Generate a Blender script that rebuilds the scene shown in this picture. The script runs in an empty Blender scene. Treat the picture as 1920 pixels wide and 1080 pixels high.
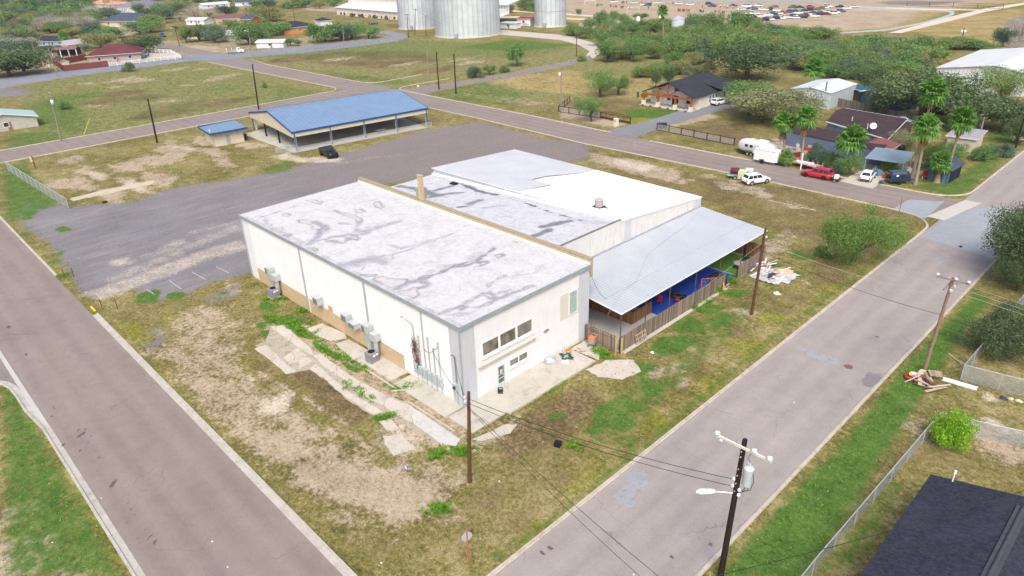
import bpy, math, random
import numpy as np
from mathutils import Vector, Matrix
random.seed(7); RNG = np.random.default_rng(7)
SC = bpy.context.scene; COL = SC.collection
R = math.radians; PI = math.pi

# ------------------------------------------------------------------ survey: the drone's position lets picture points be turned into ground points (metres)
FOC, PIT, ROLL, YAW = 1315.79, .45935, .034466, -.810796
CAM = np.array([41.27, -32.81, 38.0])
_cy, _sy = math.cos(YAW), math.sin(YAW)
_f = np.array([_sy*math.cos(PIT), _cy*math.cos(PIT), -math.sin(PIT)])
_r = np.array([_cy, -_sy, 0.]); _d = np.cross(_f, _r)
_c, _s = math.cos(ROLL), math.sin(ROLL)
RM = np.array([_c*_r+_s*_d, -_s*_r+_c*_d, _f])
def ray(px, py): return RM.T @ np.array([(px-960)/FOC, (py-540)/FOC, 1.])
def g(px, py, z=0.):
    d = ray(px, py); return CAM + d*((z-CAM[2])/d[2])
def onx(px, py, x):
    d = ray(px, py); return CAM + d*((x-CAM[0])/d[0])
def ony(px, py, y):
    d = ray(px, py); return CAM + d*((y-CAM[1])/d[1])
def pj(p):
    c = RM @ (np.array(p, float)-CAM); return 960+FOC*c[0]/c[2], 540+FOC*c[1]/c[2]
def depth(p): return float((RM @ (np.array(p, float)-CAM))[2])
def hgt(px, py, ty):
    b = g(px, py); lo, hi = 0, 36.5
    for _ in range(40):
        m = (lo+hi)/2
        if pj(b+[0, 0, m])[1] > ty: lo = m
        else: hi = m
    return lo
def G2(px, py, z=0.): p = g(px, py, z); return (p[0], p[1])

# ------------------------------------------------------------------ object helpers
def tag(o, label=None, cat=None, group=None, kind=None):
    if label: o['label'] = label
    if cat: o['category'] = cat
    if group: o['group'] = group
    if kind: o['kind'] = kind
    return o
def thing(name, label, cat, loc=(0, 0, 0), rz=0., group=None, scale=None):
    o = bpy.data.objects.new(name, None); o.empty_display_size = .2
    o.location = loc; o.rotation_euler = (0, 0, rz)
    if scale: o.scale = scale
    COL.objects.link(o); return tag(o, label, cat, group)
def link(name, me, parent=None):
    o = bpy.data.objects.new(name, me); COL.objects.link(o)
    if parent: o.parent = parent
    return o
def kids(o): return [c for c in KID.get(o.name, [])]
def copy_tree(o, loc=None, rz=None, label=None, parent=None):
    c = o.copy(); COL.objects.link(c)
    if parent: c.parent = parent
    if loc is not None: c.location = loc
    if rz is not None: c.rotation_euler = (0, 0, rz)
    if label: c['label'] = label
    for ch in list(o.children): copy_tree(ch, parent=c)
    return c

class MB:
    """collects boxes, tubes, prisms; builds ONE mesh object"""
    def __init__(s): s.v = []; s.f = []; s.m = []; s.sm = []; s.M = Matrix()
    def add(s, vs, fs, mi=0, smooth=False):
        n = len(s.v); s.v += [tuple(s.M @ Vector(v)) for v in vs]
        for f in fs: s.f.append([i+n for i in f]); s.m.append(mi); s.sm.append(smooth)
    def box(s, x0, x1, y0, y1, z0, z1, mi=0):
        s.add([(x0,y0,z0),(x1,y0,z0),(x1,y1,z0),(x0,y1,z0),(x0,y0,z1),(x1,y0,z1),(x1,y1,z1),(x0,y1,z1)],
              [(0,3,2,1),(4,5,6,7),(0,1,5,4),(1,2,6,5),(2,3,7,6),(3,0,4,7)], mi)
    def cb(s, c, d, mi=0, rz=0, rx=0, ry=0):
        old = s.M; s.M = old @ Matrix.Translation(c) @ Matrix.Rotation(rz,4,'Z') @ Matrix.Rotation(ry,4,'Y') @ Matrix.Rotation(rx,4,'X')
        s.box(-d[0]/2,d[0]/2,-d[1]/2,d[1]/2,-d[2]/2,d[2]/2,mi); s.M = old
    def beam(s, a, b, w, h, mi=0):
        a, b = Vector(a), Vector(b); d = (b-a); L = d.length
        q = d.to_track_quat('X','Z').to_matrix().to_4x4(); old = s.M
        s.M = old @ Matrix.Translation(a) @ q; s.box(0,L,-w/2,w/2,-h/2,h/2,mi); s.M = old
    def tube(s, path, r, n=8, mi=0, caps=True, smooth=True):
        P = [Vector(p) for p in path]; rs = r if isinstance(r,(list,tuple)) else [r]*len(P)
        vs = []; fs = []; up = Vector((0,0,1))
        t0 = (P[1]-P[0]).normalized(); a = t0.cross(up)
        if a.length < 1e-3: a = t0.cross(Vector((1,0,0)))
        a.normalize()
        for i, p in enumerate(P):
            t = (P[min(i+1,len(P)-1)]-P[max(i-1,0)]).normalized()
            a = (a - t*a.dot(t)).normalized(); b = t.cross(a)
            for k in range(n):
                th = 2*PI*k/n; vs.append(p + (a*math.cos(th)+b*math.sin(th))*rs[i])
        for i in range(len(P)-1):
            for k in range(n):
                fs.append((i*n+k, i*n+(k+1)%n, (i+1)*n+(k+1)%n, (i+1)*n+k))
        s.add(vs, fs, mi, smooth)
        if caps:
            s.add([vs[k] for k in range(n)], [tuple(range(n))[::-1]], mi)
            s.add(vs[-n:], [tuple(range(n))], mi)
    def cyl(s, c, r, h, n=16, mi=0, r2=None, smooth=True, axis='Z'):
        ax = {'Z':(0,0,1),'X':(1,0,0),'Y':(0,1,0)}[axis]
        c = Vector(c); s.tube([c, c+Vector(ax)*h], [r, r if r2 is None else r2], n, mi, True, smooth)
    def prism(s, poly, z0, z1, mi=0, bottom=True):
        n = len(poly); ar = sum(poly[i][0]*poly[(i+1)%n][1]-poly[(i+1)%n][0]*poly[i][1] for i in range(n))
        if ar < 0: poly = poly[::-1]
        vs = [(p[0],p[1],z0) for p in poly]+[(p[0],p[1],z1) for p in poly]
        fs = [tuple(range(n,2*n))]+[(i,(i+1)%n,n+(i+1)%n,n+i) for i in range(n)]
        if bottom: fs.append(tuple(range(n))[::-1])
        s.add(vs, fs, mi)
    def sheet(s, poly, z, mi=0):
        n = len(poly); ar = sum(poly[i][0]*poly[(i+1)%n][1]-poly[(i+1)%n][0]*poly[i][1] for i in range(n))
        if ar < 0: poly = poly[::-1]
        s.add([(p[0],p[1],z) for p in poly], [tuple(range(n))], mi)
    def quad(s, a, b, c, d, mi=0): s.add([a,b,c,d], [(0,1,2,3)], mi)
    def sweep(s, path, prof, mi=0, smooth=False, closed=False):
        """profile [(offset to the left, z)] along a 2D path"""
        P = [Vector((p[0],p[1])) for p in path]; n = len(P); k = len(prof); vs = []; fs = []
        for i in range(n):
            if closed: d1 = (P[i]-P[i-1]).normalized(); d2 = (P[(i+1)%n]-P[i]).normalized()
            else:
                d1 = (P[i]-P[i-1]).normalized() if i else (P[1]-P[0]).normalized()
                d2 = (P[i+1]-P[i]).normalized() if i < n-1 else d1
            n1 = Vector((-d1.y,d1.x)); n2 = Vector((-d2.y,d2.x)); nn = n1+n2
            nn = nn/max(nn.length_squared,.2)*2
            for o, z in prof: vs.append((P[i].x+nn.x*o, P[i].y+nn.y*o, z))
        for i in range(n if closed else n-1):
            for j in range(k-1):
                a = i*k+j; b = ((i+1)%n)*k+j; fs.append((a, a+1, b+1, b)[::-1])
        s.add(vs, fs, mi, smooth)
    def lathe(s, prof, n=24, mi=0, smooth=True, c=(0,0,0)):
        vs = []; fs = []
        for r_, z in prof:
            for k in range(n):
                th = 2*PI*k/n; vs.append((c[0]+r_*math.cos(th), c[1]+r_*math.sin(th), c[2]+z))
        for i in range(len(prof)-1):
            for k in range(n): fs.append((i*n+k, i*n+(k+1)%n, (i+1)*n+(k+1)%n, (i+1)*n+k))
        s.add(vs, fs, mi, smooth)
    def mesh(s, name, mats):
        me = bpy.data.meshes.new(name); me.from_pydata(s.v, [], s.f)
        for m in (mats if isinstance(mats,(list,tuple)) else [mats]): me.materials.append(m)
        me.polygons.foreach_set('material_index', s.m); me.polygons.foreach_set('use_smooth', s.sm)
        me.update(); return me
    def build(s, name, mats, parent=None): return link(name, s.mesh(name, mats), parent)

def quads_mesh(name, V, mats, mi=None, smooth=False):
    """V: (n,k,3) array of separate k-gons"""
    n, k, _ = V.shape; me = bpy.data.meshes.new(name)
    me.vertices.add(n*k); me.vertices.foreach_set('co', V.reshape(-1).astype(np.float32))
    me.loops.add(n*k); me.loops.foreach_set('vertex_index', np.arange(n*k, dtype=np.int32))
    me.polygons.add(n); me.polygons.foreach_set('loop_start', np.arange(0,n*k,k,dtype=np.int32))
    me.polygons.foreach_set('loop_total', np.full(n,k,dtype=np.int32))
    for m in (mats if isinstance(mats,(list,tuple)) else [mats]): me.materials.append(m)
    if mi is not None: me.polygons.foreach_set('material_index', mi.astype(np.int32))
    me.update(calc_edges=True); return me

# ------------------------------------------------------------------ materials
class NT:
    def __init__(s, name):
        s.m = bpy.data.materials.new(name); s.m.use_nodes = True; s.t = s.m.node_tree; s.t.nodes.clear()
        s.out = s.n('ShaderNodeOutputMaterial')
    def n(s, typ, **kw):
        x = s.t.nodes.new(typ)
        for k, v in kw.items(): setattr(x, k, v)
        return x
    def l(s, a, b): s.t.links.new(a, b)
    def put(s, sock, v):
        if isinstance(v, (int, float)): sock.default_value = v
        elif isinstance(v, (tuple, list)):
            sock.default_value = (*v, 1) if len(v) == 3 and sock.type == 'RGBA' else v
        else: s.l(v, sock)
    def pos(s): return s.n('ShaderNodeNewGeometry').outputs['Position']
    def obj(s): return s.n('ShaderNodeTexCoord').outputs['Object']
    def mapping(s, vec, scale=(1,1,1), rot=(0,0,0), loc=(0,0,0)):
        x = s.n('ShaderNodeMapping'); s.l(vec, x.inputs[0]); x.inputs['Scale'].default_value = scale
        x.inputs['Rotation'].default_value = rot; x.inputs['Location'].default_value = loc; return x.outputs[0]
    def noise(s, vec, scale, detail=3, rough=.55, dist=0):
        x = s.n('ShaderNodeTexNoise'); s.l(vec, x.inputs['Vector']); x.inputs['Scale'].default_value = scale
        x.inputs['Detail'].default_value = detail; x.inputs['Roughness'].default_value = rough; x.inputs['Distortion'].default_value = dist
        return x.outputs['Fac']
    def math(s, op, a, b=0., c=None, clamp=False):
        x = s.n('ShaderNodeMath', operation=op, use_clamp=clamp); s.put(x.inputs[0], a); s.put(x.inputs[1], b)
        if c is not None: s.put(x.inputs[2], c)
        return x.outputs[0]
    def ss(s, v, a, b):
        x = s.n('ShaderNodeMapRange', interpolation_type='SMOOTHSTEP'); s.put(x.inputs[0], v)
        x.inputs[1].default_value = a; x.inputs[2].default_value = b; return x.outputs[0]
    def ramp(s, v, stops):
        x = s.n('ShaderNodeValToRGB'); s.put(x.inputs[0], v); e = x.color_ramp.elements
        while len(e) < len(stops): e.new(.5)
        for i, (p, c) in enumerate(stops): e[i].position = p; e[i].color = (*c, 1)
        return x.outputs[0]
    def mix(s, f, a, b, blend='MIX'):
        x = s.n('ShaderNodeMix', data_type='RGBA', blend_type=blend); s.put(x.inputs[0], f); s.put(x.inputs[6], a); s.put(x.inputs[7], b)
        return x.outputs[2]
    def sep(s, v):
        x = s.n('ShaderNodeSeparateXYZ'); s.l(v, x.inputs[0]); return x.outputs
    def bump(s, h, strength=.3, dist=.05):
        x = s.n('ShaderNodeBump'); x.inputs['Strength'].default_value = strength; x.inputs['Distance'].default_value = dist
        s.l(h, x.inputs['Height']); return x.outputs[0]
    def bsdf(s, col, rough=.8, metal=0., spec=.3, nrm=None, **kw):
        x = s.n('ShaderNodeBsdfPrincipled'); s.put(x.inputs['Base Color'], col); s.put(x.inputs['Roughness'], rough)
        s.put(x.inputs['Metallic'], metal); x.inputs['Specular IOR Level'].default_value = spec
        if nrm is not None: s.l(nrm, x.inputs['Normal'])
        for k, v in kw.items(): s.put(x.inputs[k], v)
        s.l(x.outputs[0], s.out.inputs[0]); return x

_pm = {}
def pm(col, rough=.7, var=.12, scale=1.5, metal=0., spec=.3, bump=0., fine=0., name=None, dirt=None, dirtamt=.0):
    """a plain coloured surface with soft uneven tone, speckle and optional dirt"""
    key = (tuple(col), rough, var, scale, metal, spec, bump, fine, dirt, dirtamt)
    if key in _pm: return _pm[key]
    t = NT(name or 'surface'); o = t.obj()
    n1 = t.noise(o, scale, 4, .6); n2 = t.noise(o, scale*9, 3, .6)
    v = t.math('ADD', t.math('MULTIPLY', n1, .65), t.math('MULTIPLY', n2, .35))
    a = tuple(c*(1-var*1.6) for c in col); b = tuple(min(1, c*(1+var*1.6)) for c in col)
    c = t.ramp(v, [(.28, a), (.5, col), (.72, b)])
    if dirt:
        d = t.ss(t.noise(o, scale*.6, 6, .7), .52, .75); c = t.mix(t.math('MULTIPLY', d, dirtamt), c, dirt)
    nr = t.bump(n2, bump, .03) if bump else None
    t.bsdf(c, rough, metal, spec, nr); _pm[key] = t.m; return t.m

def corrugated(name, col, axis='X', period=.3, rough=.45, metal=.0, var=.06, depth_=.03, streak=None, samt=.3, spec=.4, gr=.4):
    t = NT(name); o = t.obj(); s = t.sep(o); c = s['XYZ'.index(axis)]
    w = t.math('SINE', t.math('MULTIPLY', c, 2*PI/period)); rib = t.ss(w, .35, .95)
    n1 = t.noise(o, .35, 5, .6); n2 = t.noise(o, 3, 3)
    cc = t.ramp(n1, [(.3, tuple(x*(1-var*2) for x in col)), (.7, tuple(min(1, x*(1+var)) for x in col))])
    groove = t.ss(w, -.98, -.2); cc = t.mix(t.math('MULTIPLY', t.math('SUBTRACT', 1., groove), gr), cc, tuple(x*.5 for x in col))
    if streak:
        k = t.ss(t.noise(t.mapping(o, (.25,1.5,1) if axis == 'Y' else (1.5,.25,1)), 1.2, 5, .7), .5, .75)
        cc = t.mix(t.math('MULTIPLY', k, samt), cc, streak)
    t.bsdf(cc, rough, metal, spec, t.bump(t.math('ADD', rib, t.math('MULTIPLY', n2, .15)), .8, depth_)); return t.m

def planks(name, cols, axis='Y', width=.14, rough=.85):
    """upright weathered boards: each board its own tone"""
    t = NT(name); o = t.obj(); s = t.sep(o); c = s['XYZ'.index(axis)]
    b = t.math('FLOOR', t.math('DIVIDE', c, width)); wn = t.n('ShaderNodeTexWhiteNoise', noise_dimensions='1D'); t.l(b, wn.inputs['W'])
    fr = t.math('FRACT', t.math('DIVIDE', c, width)); gap = t.math('MULTIPLY', t.ss(fr, .0, .09), t.ss(t.math('SUBTRACT', 1., fr), 0., .09))
    st = t.noise(t.mapping(o, (5,5,.8)), 3, 4, .65)
    f = t.math('ADD', t.math('MULTIPLY', wn.outputs[0], .6), t.math('MULTIPLY', st, .4))
    cc = t.ramp(f, [(.15, cols[0]), (.5, cols[1]), (.85, cols[2])])
    cc = t.mix(t.math('SUBTRACT', 1., gap), cc, tuple(x*.25 for x in cols[0]))
    t.bsdf(cc, rough, 0, .2, t.bump(t.math('ADD', gap, t.math('MULTIPLY', st, .3)), .6, .02)); return t.m

def shingle(name, col, var=.18, row=.15):
    t = NT(name); o = t.obj(); n = t.noise(o, 5, 4, .7); n1 = t.noise(o, .4, 4)
    br = t.n('ShaderNodeTexBrick'); t.l(o, br.inputs[0]); br.inputs['Scale'].default_value = 1; br.inputs['Brick Width'].default_value = .35; br.inputs['Row Height'].default_value = row
    br.inputs['Mortar Size'].default_value = .008
    br.inputs['Color1'].default_value = (*[c*(1-var) for c in col],1); br.inputs['Color2'].default_value = (*[c*(1+var) for c in col],1); br.inputs['Mortar'].default_value = (*[c*.5 for c in col],1)
    c = t.mix(.5, br.outputs[0], t.ramp(n, [(.3, tuple(x*(1-var*1.8) for x in col)), (.7, tuple(x*(1+var*1.8) for x in col))]))
    c = t.mix(t.math('MULTIPLY', t.ss(n1,.45,.75), .35), c, tuple(min(1,x*1.5+.01) for x in col))
    t.bsdf(c, .95, 0, .15, t.bump(n, .4, .02)); return t.m

def glass(name, col=(.03,.035,.04), rough=.08):
    t = NT(name); n = t.noise(t.obj(), 1.2, 3)
    c = t.ramp(n, [(.35, tuple(x*.6 for x in col)), (.7, tuple(x*1.7 for x in col))]); t.bsdf(c, rough, 0, .6); return t.m
def carpaint(col, name='car paint'):
    t = NT(name); n = t.noise(t.obj(), 6, 3)
    c = t.ramp(n, [(.3, tuple(x*.93 for x in col)), (.7, tuple(min(1,x*1.04) for x in col))])
    t.bsdf(c, .28, .0, .5, **{'Coat Weight': .35, 'Coat Roughness': .08}); return t.m

def foliage(name, dark, mid, light, trans=.22):
    t = NT(name); geo = t.n('ShaderNodeNewGeometry'); o = t.obj()
    oi = t.n('ShaderNodeObjectInfo')
    v = t.math('ADD', t.math('MULTIPLY', geo.outputs['Random Per Island'], .5), t.math('MULTIPLY', t.noise(o, 2.2, 3), .5))
    v = t.math('ADD', v, t.math('MULTIPLY', t.math('SUBTRACT', oi.outputs['Random'], .5), .16))
    c = t.ramp(v, [(.22, dark), (.5, mid), (.8, light)])
    p = t.n('ShaderNodeBsdfPrincipled'); t.l(c, p.inputs['Base Color']); p.inputs['Roughness'].default_value = .65; p.inputs['Specular IOR Level'].default_value = .2
    tr = t.n('ShaderNodeBsdfTranslucent'); t.l(t.mix(.5, c, (light[0]*1.3, light[1]*1.3, light[2])), tr.inputs[0])
    mx = t.n('ShaderNodeMixShader'); mx.inputs[0].default_value = trans; t.l(p.outputs[0], mx.inputs[1]); t.l(tr.outputs[0], mx.inputs[2]); t.l(mx.outputs[0], t.out.inputs[0])
    return t.m
def bark(name, a, b):
    t = NT(name); o = t.obj(); n = t.noise(t.mapping(o, (6,6,1.2)), 3, 5, .7)
    t.bsdf(t.ramp(n, [(.3, a), (.7, b)]), .95, 0, .1, t.bump(n, .6, .04)); return t.m
def asphalt(name, a, b, speck=.5, crack=True, lane=None):
    t = NT(name); p = t.pos()
    n1 = t.noise(p, .1, 5, .6); n2 = t.noise(p, .8, 5, .65); n3 = t.noise(p, 7, 4, .85); n4 = t.noise(p, 15, 2, .8)
    v = t.math('ADD', t.math('ADD', t.math('MULTIPLY', n1, .3), t.math('MULTIPLY', n2, .2)), t.math('ADD', t.math('MULTIPLY', n3, .25), t.math('MULTIPLY', n4, .2)))
    v = t.math('ADD', t.math('MULTIPLY', v, 1.25), -.11)
    if lane:   # tyre polished lanes along the road
        ax, c0, w = lane; u = t.math('MULTIPLY', t.math('SUBTRACT', t.sep(p)[ax], c0), 2*PI/w); v = t.math('ADD', v, t.math('MULTIPLY', t.math('COSINE', u), .045)); sx = [.5,.5,1]; sx[1-ax] = .03
        v = t.math('ADD', v, t.math('MULTIPLY', t.math('SUBTRACT', t.noise(t.mapping(p, (1.2 if ax == 0 else .04, .04 if ax == 0 else 1.2, 1)), 1, 4, .6), .5), .22))
    c = t.ramp(v, [(.26, tuple(x*.86 for x in a)), (.5, tuple((x+y)/2 for x,y in zip(a,b))), (.74, tuple(x*1.1 for x in b))])
    sp = t.ss(t.noise(p, 12, 1, .5), .64, .72); c = t.mix(t.math('MULTIPLY', sp, .35), c, tuple(min(1,x*1.55) for x in b))
    sp2 = t.ss(t.noise(p, 9, 1, .5), .64, .74); c = t.mix(t.math('MULTIPLY', sp2, .35), c, tuple(x*.55 for x in a))
    sp3 = t.ss(t.noise(p, 1.5, 4, .7), .64, .7); c = t.mix(t.math('MULTIPLY', sp3, .3), c, tuple(x*.6 for x in a))
    if crack:
        vo = t.n('ShaderNodeTexVoronoi', feature='DISTANCE_TO_EDGE'); w = t.n('ShaderNodeTexNoise'); t.l(p, w.inputs[0]); w.inputs['Scale'].default_value = .7; w.inputs['Detail'].default_value = 5
        x = t.n('ShaderNodeVectorMath', operation='MULTIPLY_ADD'); t.l(w.outputs['Color'], x.inputs[0]); x.inputs[1].default_value = (2.2,2.2,0); t.l(p, x.inputs[2])
        t.l(x.outputs[0], vo.inputs['Vector']); vo.inputs['Scale'].default_value = .17
        k = t.math('SUBTRACT', 1., t.ss(vo.outputs['Distance'], .0, .009)); k = t.math('MULTIPLY', k, t.ss(t.noise(p,.22,3),.46,.6))
        c = t.mix(t.math('MULTIPLY', k, .45), c, tuple(x*.45 for x in a))
    t.bsdf(c, .93, 0, .2, t.bump(n3, .25, .01)); return t.m
def concrete(name, a, b, stain, samt=.5, scale=.5):
    t = NT(name); p = t.pos(); n1 = t.noise(p, scale, 6, .65); n2 = t.noise(p, scale*7, 4, .65); n3 = t.noise(p, 30, 2)
    v = t.math('ADD', t.math('MULTIPLY', n1, .5), t.math('ADD', t.math('MULTIPLY', n2, .3), t.math('MULTIPLY', n3, .2)))
    c = t.ramp(v, [(.35, a), (.65, b)])
    c = t.mix(t.math('MULTIPLY', t.ss(t.noise(p, scale*1.7, 6, .72), .5, .68), samt), c, stain)
    t.bsdf(c, .9, 0, .2, t.bump(n2, .2, .02)); return t.m

M = dict(
 asphalt=asphalt('warm grey asphalt', (.197,.164,.149), (.262,.222,.203), lane=(1,-22.8,2.4)),
 asphalt_b=asphalt('grey asphalt', (.255,.226,.215), (.33,.296,.284), lane=(0,20.4,2.4)),
 asphalt_blue=asphalt('bluish newer asphalt', (.24,.262,.29), (.32,.345,.375), crack=False),
 asphalt_far=asphalt('blue grey asphalt', (.165,.18,.21), (.24,.26,.295), crack=False),
 drive=asphalt('driveway asphalt', (.16,.165,.185), (.22,.228,.255), crack=False),
 kerb=concrete('kerb concrete', (.33,.315,.28), (.50,.475,.425), (.26,.23,.19), .55, .8),
 slab=concrete('pale slab concrete', (.38,.36,.31), (.52,.495,.43), (.22,.2,.165), .55, .35),
 slab_old=concrete('worn concrete', (.39,.355,.305), (.53,.49,.43), (.27,.225,.165), .4, .45),
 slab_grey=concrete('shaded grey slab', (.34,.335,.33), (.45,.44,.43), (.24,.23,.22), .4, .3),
 valley=concrete('valley gutter concrete', (.4,.38,.35), (.5,.48,.45), (.3,.28,.26), .3, .5),
 patch=concrete('grey patch', (.24,.245,.26), (.33,.34,.36), (.16,.15,.15), .5, 1.),
 patch_dark=concrete('dark patch', (.16,.15,.15), (.24,.22,.22), (.1,.09,.09), .5, 1.),
 oil=pm((.115,.088,.082), .6, .3, 2., name='oil stain'),
 yellow=pm((.75,.58,.03), .6, .15, 2, name='yellow paint'),
 white=pm((.78,.78,.77), .55, .05, 1, name='white paint'),
 whiteline=pm((.45,.435,.41), .8, .2, 3, name='worn white line'),
 galv=pm((.5,.52,.54), .45, .1, 3, metal=.35, name='galvanised steel'),
 steel=pm((.33,.37,.39), .5, .1, 2, metal=.1, name='grey painted steel'),
 black=pm((.012,.012,.014), .5, .2, 3, name='black plastic'),
 rubber=pm((.015,.015,.016), .8, .2, 4, name='tyre rubber'),
 rim=pm((.42,.43,.44), .35, .1, 4, metal=.6, name='alloy rim'),
 darkrim=pm((.03,.03,.032), .4, .1, 4, metal=.4, name='dark rim'),
 red=pm((.5,.03,.03), .4, .1, 3, name='red plastic'),
 lamp=pm((.75,.75,.72), .2, .05, 3, name='lamp glass'),
 glass=glass('dark window glass'), carglass=glass('car glass', (.018,.022,.03)),
 dkpole=bark('creosoted pole', (.012,.008,.007), (.045,.03,.024)),
 brpole=bark('brown pole', (.06,.028,.018), (.16,.085,.05)),
 oldpole=bark('weathered pole', (.17,.11,.075), (.36,.26,.19)),
 greypole=bark('grey pole', (.16,.145,.125), (.34,.31,.27)),
 bark=bark('bark', (.05,.04,.032), (.15,.125,.1)),
 wire=pm((.02,.02,.022), .6, .1, 1, name='wire'),
 wirepale=pm((.5,.5,.47), .4, .1, 1, metal=.4, name='bare wire'),
)
# ================================================================== GROUND: one sheet, its cover painted as soft masks over real ground positions
def axis(segs):
    out = []
    for a, b, st in segs: out += list(np.arange(a, b, st))
    return np.array(out)
def geo_to(a, b, st, k):
    out = []; x = a
    while x < b: out.append(x); st *= k; x += st
    return np.array(out + [b])
gx = np.concatenate([-geo_to(160, 2500, 1.3, 1.045)[::-1], axis([(-159,-62,1.1),(-62,48,.45)]), geo_to(48, 900, .6, 1.09)])
gy = np.concatenate([-geo_to(36, 700, .6, 1.09)[::-1], axis([(-35.4,92,.45),(92,210,1.0)]), geo_to(210, 2500, 1.1, 1.04)])
NX, NY = len(gx), len(gy)
XX, YY = np.meshgrid(gx, gy, indexing='ij')
MASK = {k: np.zeros(XX.shape, np.float32) for k in ('green','dirt','gravel','brown','pale','rough','field','lush')}
def sdist(poly):
    """signed distance (positive inside) of every grid point to a polygon, only near it"""
    P = np.array(poly); x0, y0 = P.min(0)-14; x1, y1 = P.max(0)+14
    ix = np.where((gx > x0) & (gx < x1))[0]; iy = np.where((gy > y0) & (gy < y1))[0]
    if not len(ix) or not len(iy): return None
    sl = (slice(ix[0],ix[-1]+1), slice(iy[0],iy[-1]+1)); X = XX[sl]; Y = YY[sl]
    d2 = np.full(X.shape, 1e9); ins = np.zeros(X.shape, bool); n = len(P)
    for i in range(n):
        a = P[i]; b = P[(i+1)%n]; e = b-a; L = max((e**2).sum(), 1e-9)
        t = np.clip(((X-a[0])*e[0]+(Y-a[1])*e[1])/L, 0, 1)
        d2 = np.minimum(d2, (X-a[0]-t*e[0])**2+(Y-a[1]-t*e[1])**2)
        c = ((a[1] > Y) != (b[1] > Y)) & (X < (b[0]-a[0])*(Y-a[1])/(b[1]-a[1]+1e-12)+a[0]); ins ^= c
    return sl, np.where(ins, 1, -1)*np.sqrt(d2)
def paint(k, poly, soft=.8, amt=1., world=False, mode='max'):
    P = poly if world else [G2(*p) for p in poly]
    r = sdist(P)
    if r is None: return
    sl, sd = r; m = np.clip((sd/soft+1)/2, 0, 1); m = m*m*(3-2*m)*amt
    if mode == 'max': MASK[k][sl] = np.maximum(MASK[k][sl], m)
    else: MASK[k][sl] *= (1-m)
def stroke(k, pts, w, soft=.5, amt=1., world=False):
    P = [np.array(p if world else G2(*p)) for p in pts]
    L = []; Rr = []
    for i, p in enumerate(P):
        d = P[min(i+1,len(P)-1)]-P[max(i-1,0)]; d = d/np.linalg.norm(d); nn = np.array([-d[1],d[0]])*w/2
        L.append(tuple(p+nn)); Rr.append(tuple(p-nn))
    paint(k, L+Rr[::-1], soft, amt, True)
def blob(k, px, py, rx, ry=None, soft=None, amt=1.):
    c = G2(px, py); ry = ry or rx; j = random.random()*6
    P = [(c[0]+rx*math.cos(a)*(1+.25*math.sin(3*a+j)), c[1]+ry*math.sin(a)*(1+.25*math.cos(2*a+j))) for a in np.linspace(0,2*PI,14)[:-1]]
    paint(k, P, soft or min(rx,ry)*.7, amt, True)

# ---- gravel lot and its pale worn tracks
paint('gravel', [(30,392),(60,372),(130,388),(245,380),(330,352),(430,338),(540,318),(600,300),(700,272),(790,246),(900,228),(1010,258),(1090,268),(1110,288),(1092,300),(1000,312),(820,330),(680,350),(560,385),(470,490),(420,500),(330,520),(255,540),(180,560),(150,548),(130,505),(92,455),(45,425)], 3.0)
paint('gravel', [(250,530),(345,500),(470,470),(480,510),(400,530),(330,560),(265,572)], 1.5, .85)
for pts, w, a in (([(165,560),(260,525),(380,480),(470,455)], 5, .55), ([(200,530),(330,475),(470,415)], 4, .4), ([(215,500),(300,470),(380,452)], 3, .4), ([(340,440),(450,415),(470,440)], 3, .4),
                  ([(640,300),(560,300),(520,290)], 4, .75), ([(610,312),(690,296),(760,290)], 2, .4)):
    stroke('pale', pts, w, 1.6, a)
blob('pale', 225,490, 1.8, 1.6, 1.2, .6); blob('pale', 330,455, 1.6, 2.5, 1.5, .5)
for q in ((300,300,6,4),(240,312,5,4),(330,282,7,3),(400,262,7,4),(150,345,6,3),(300,335,7,2.5),(260,350,7,2),(210,365,6,2),(110,345,4,3),(160,320,4,2.5),(400,285,6,2),(470,272,5,3),(420,305,5,2),(130,300,4,3)):
    blob('dirt', q[0],q[1],q[2],q[3], 2.2, .78)
blob('pale', 250,345, 7,1.6,1.5,.6); blob('pale', 340,275, 9,3,3,.5); blob('pale', 185,330, 4,1.5,1.2,.7)
paint('green', [(0,308),(50,305),(120,385),(60,400),(30,420),(0,420)], 2, .62); paint('lush', [(0,315),(45,325),(80,378),(0,410)], 3, .35)
for x, y, a, b in ((60,400,1.2,1),(118,430,1.6,1.2),(50,408,1.4,1)): blob('green', x,y,a,b,.7,.95)
paint('lush', [(40,455),(75,470),(130,520),(150,545),(128,545),(80,495)], 1.0, .6)
for x,y in ((100,490),(120,515),(45,440),(110,475)): blob('green', x,y, .9,1.3,.6,.7)
paint('green', [(480,318),(545,295),(560,302),(545,322),(500,330)], 1.5, .55); paint('lush', [(500,330),(600,300),(430,330)], 1.5, .4)
for q in (((112,325),(200,306)),((200,306),(208,311)),((160,322),(178,318)),((116,320),(192,305))): stroke('pale', q, .7, .5, .75)
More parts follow.
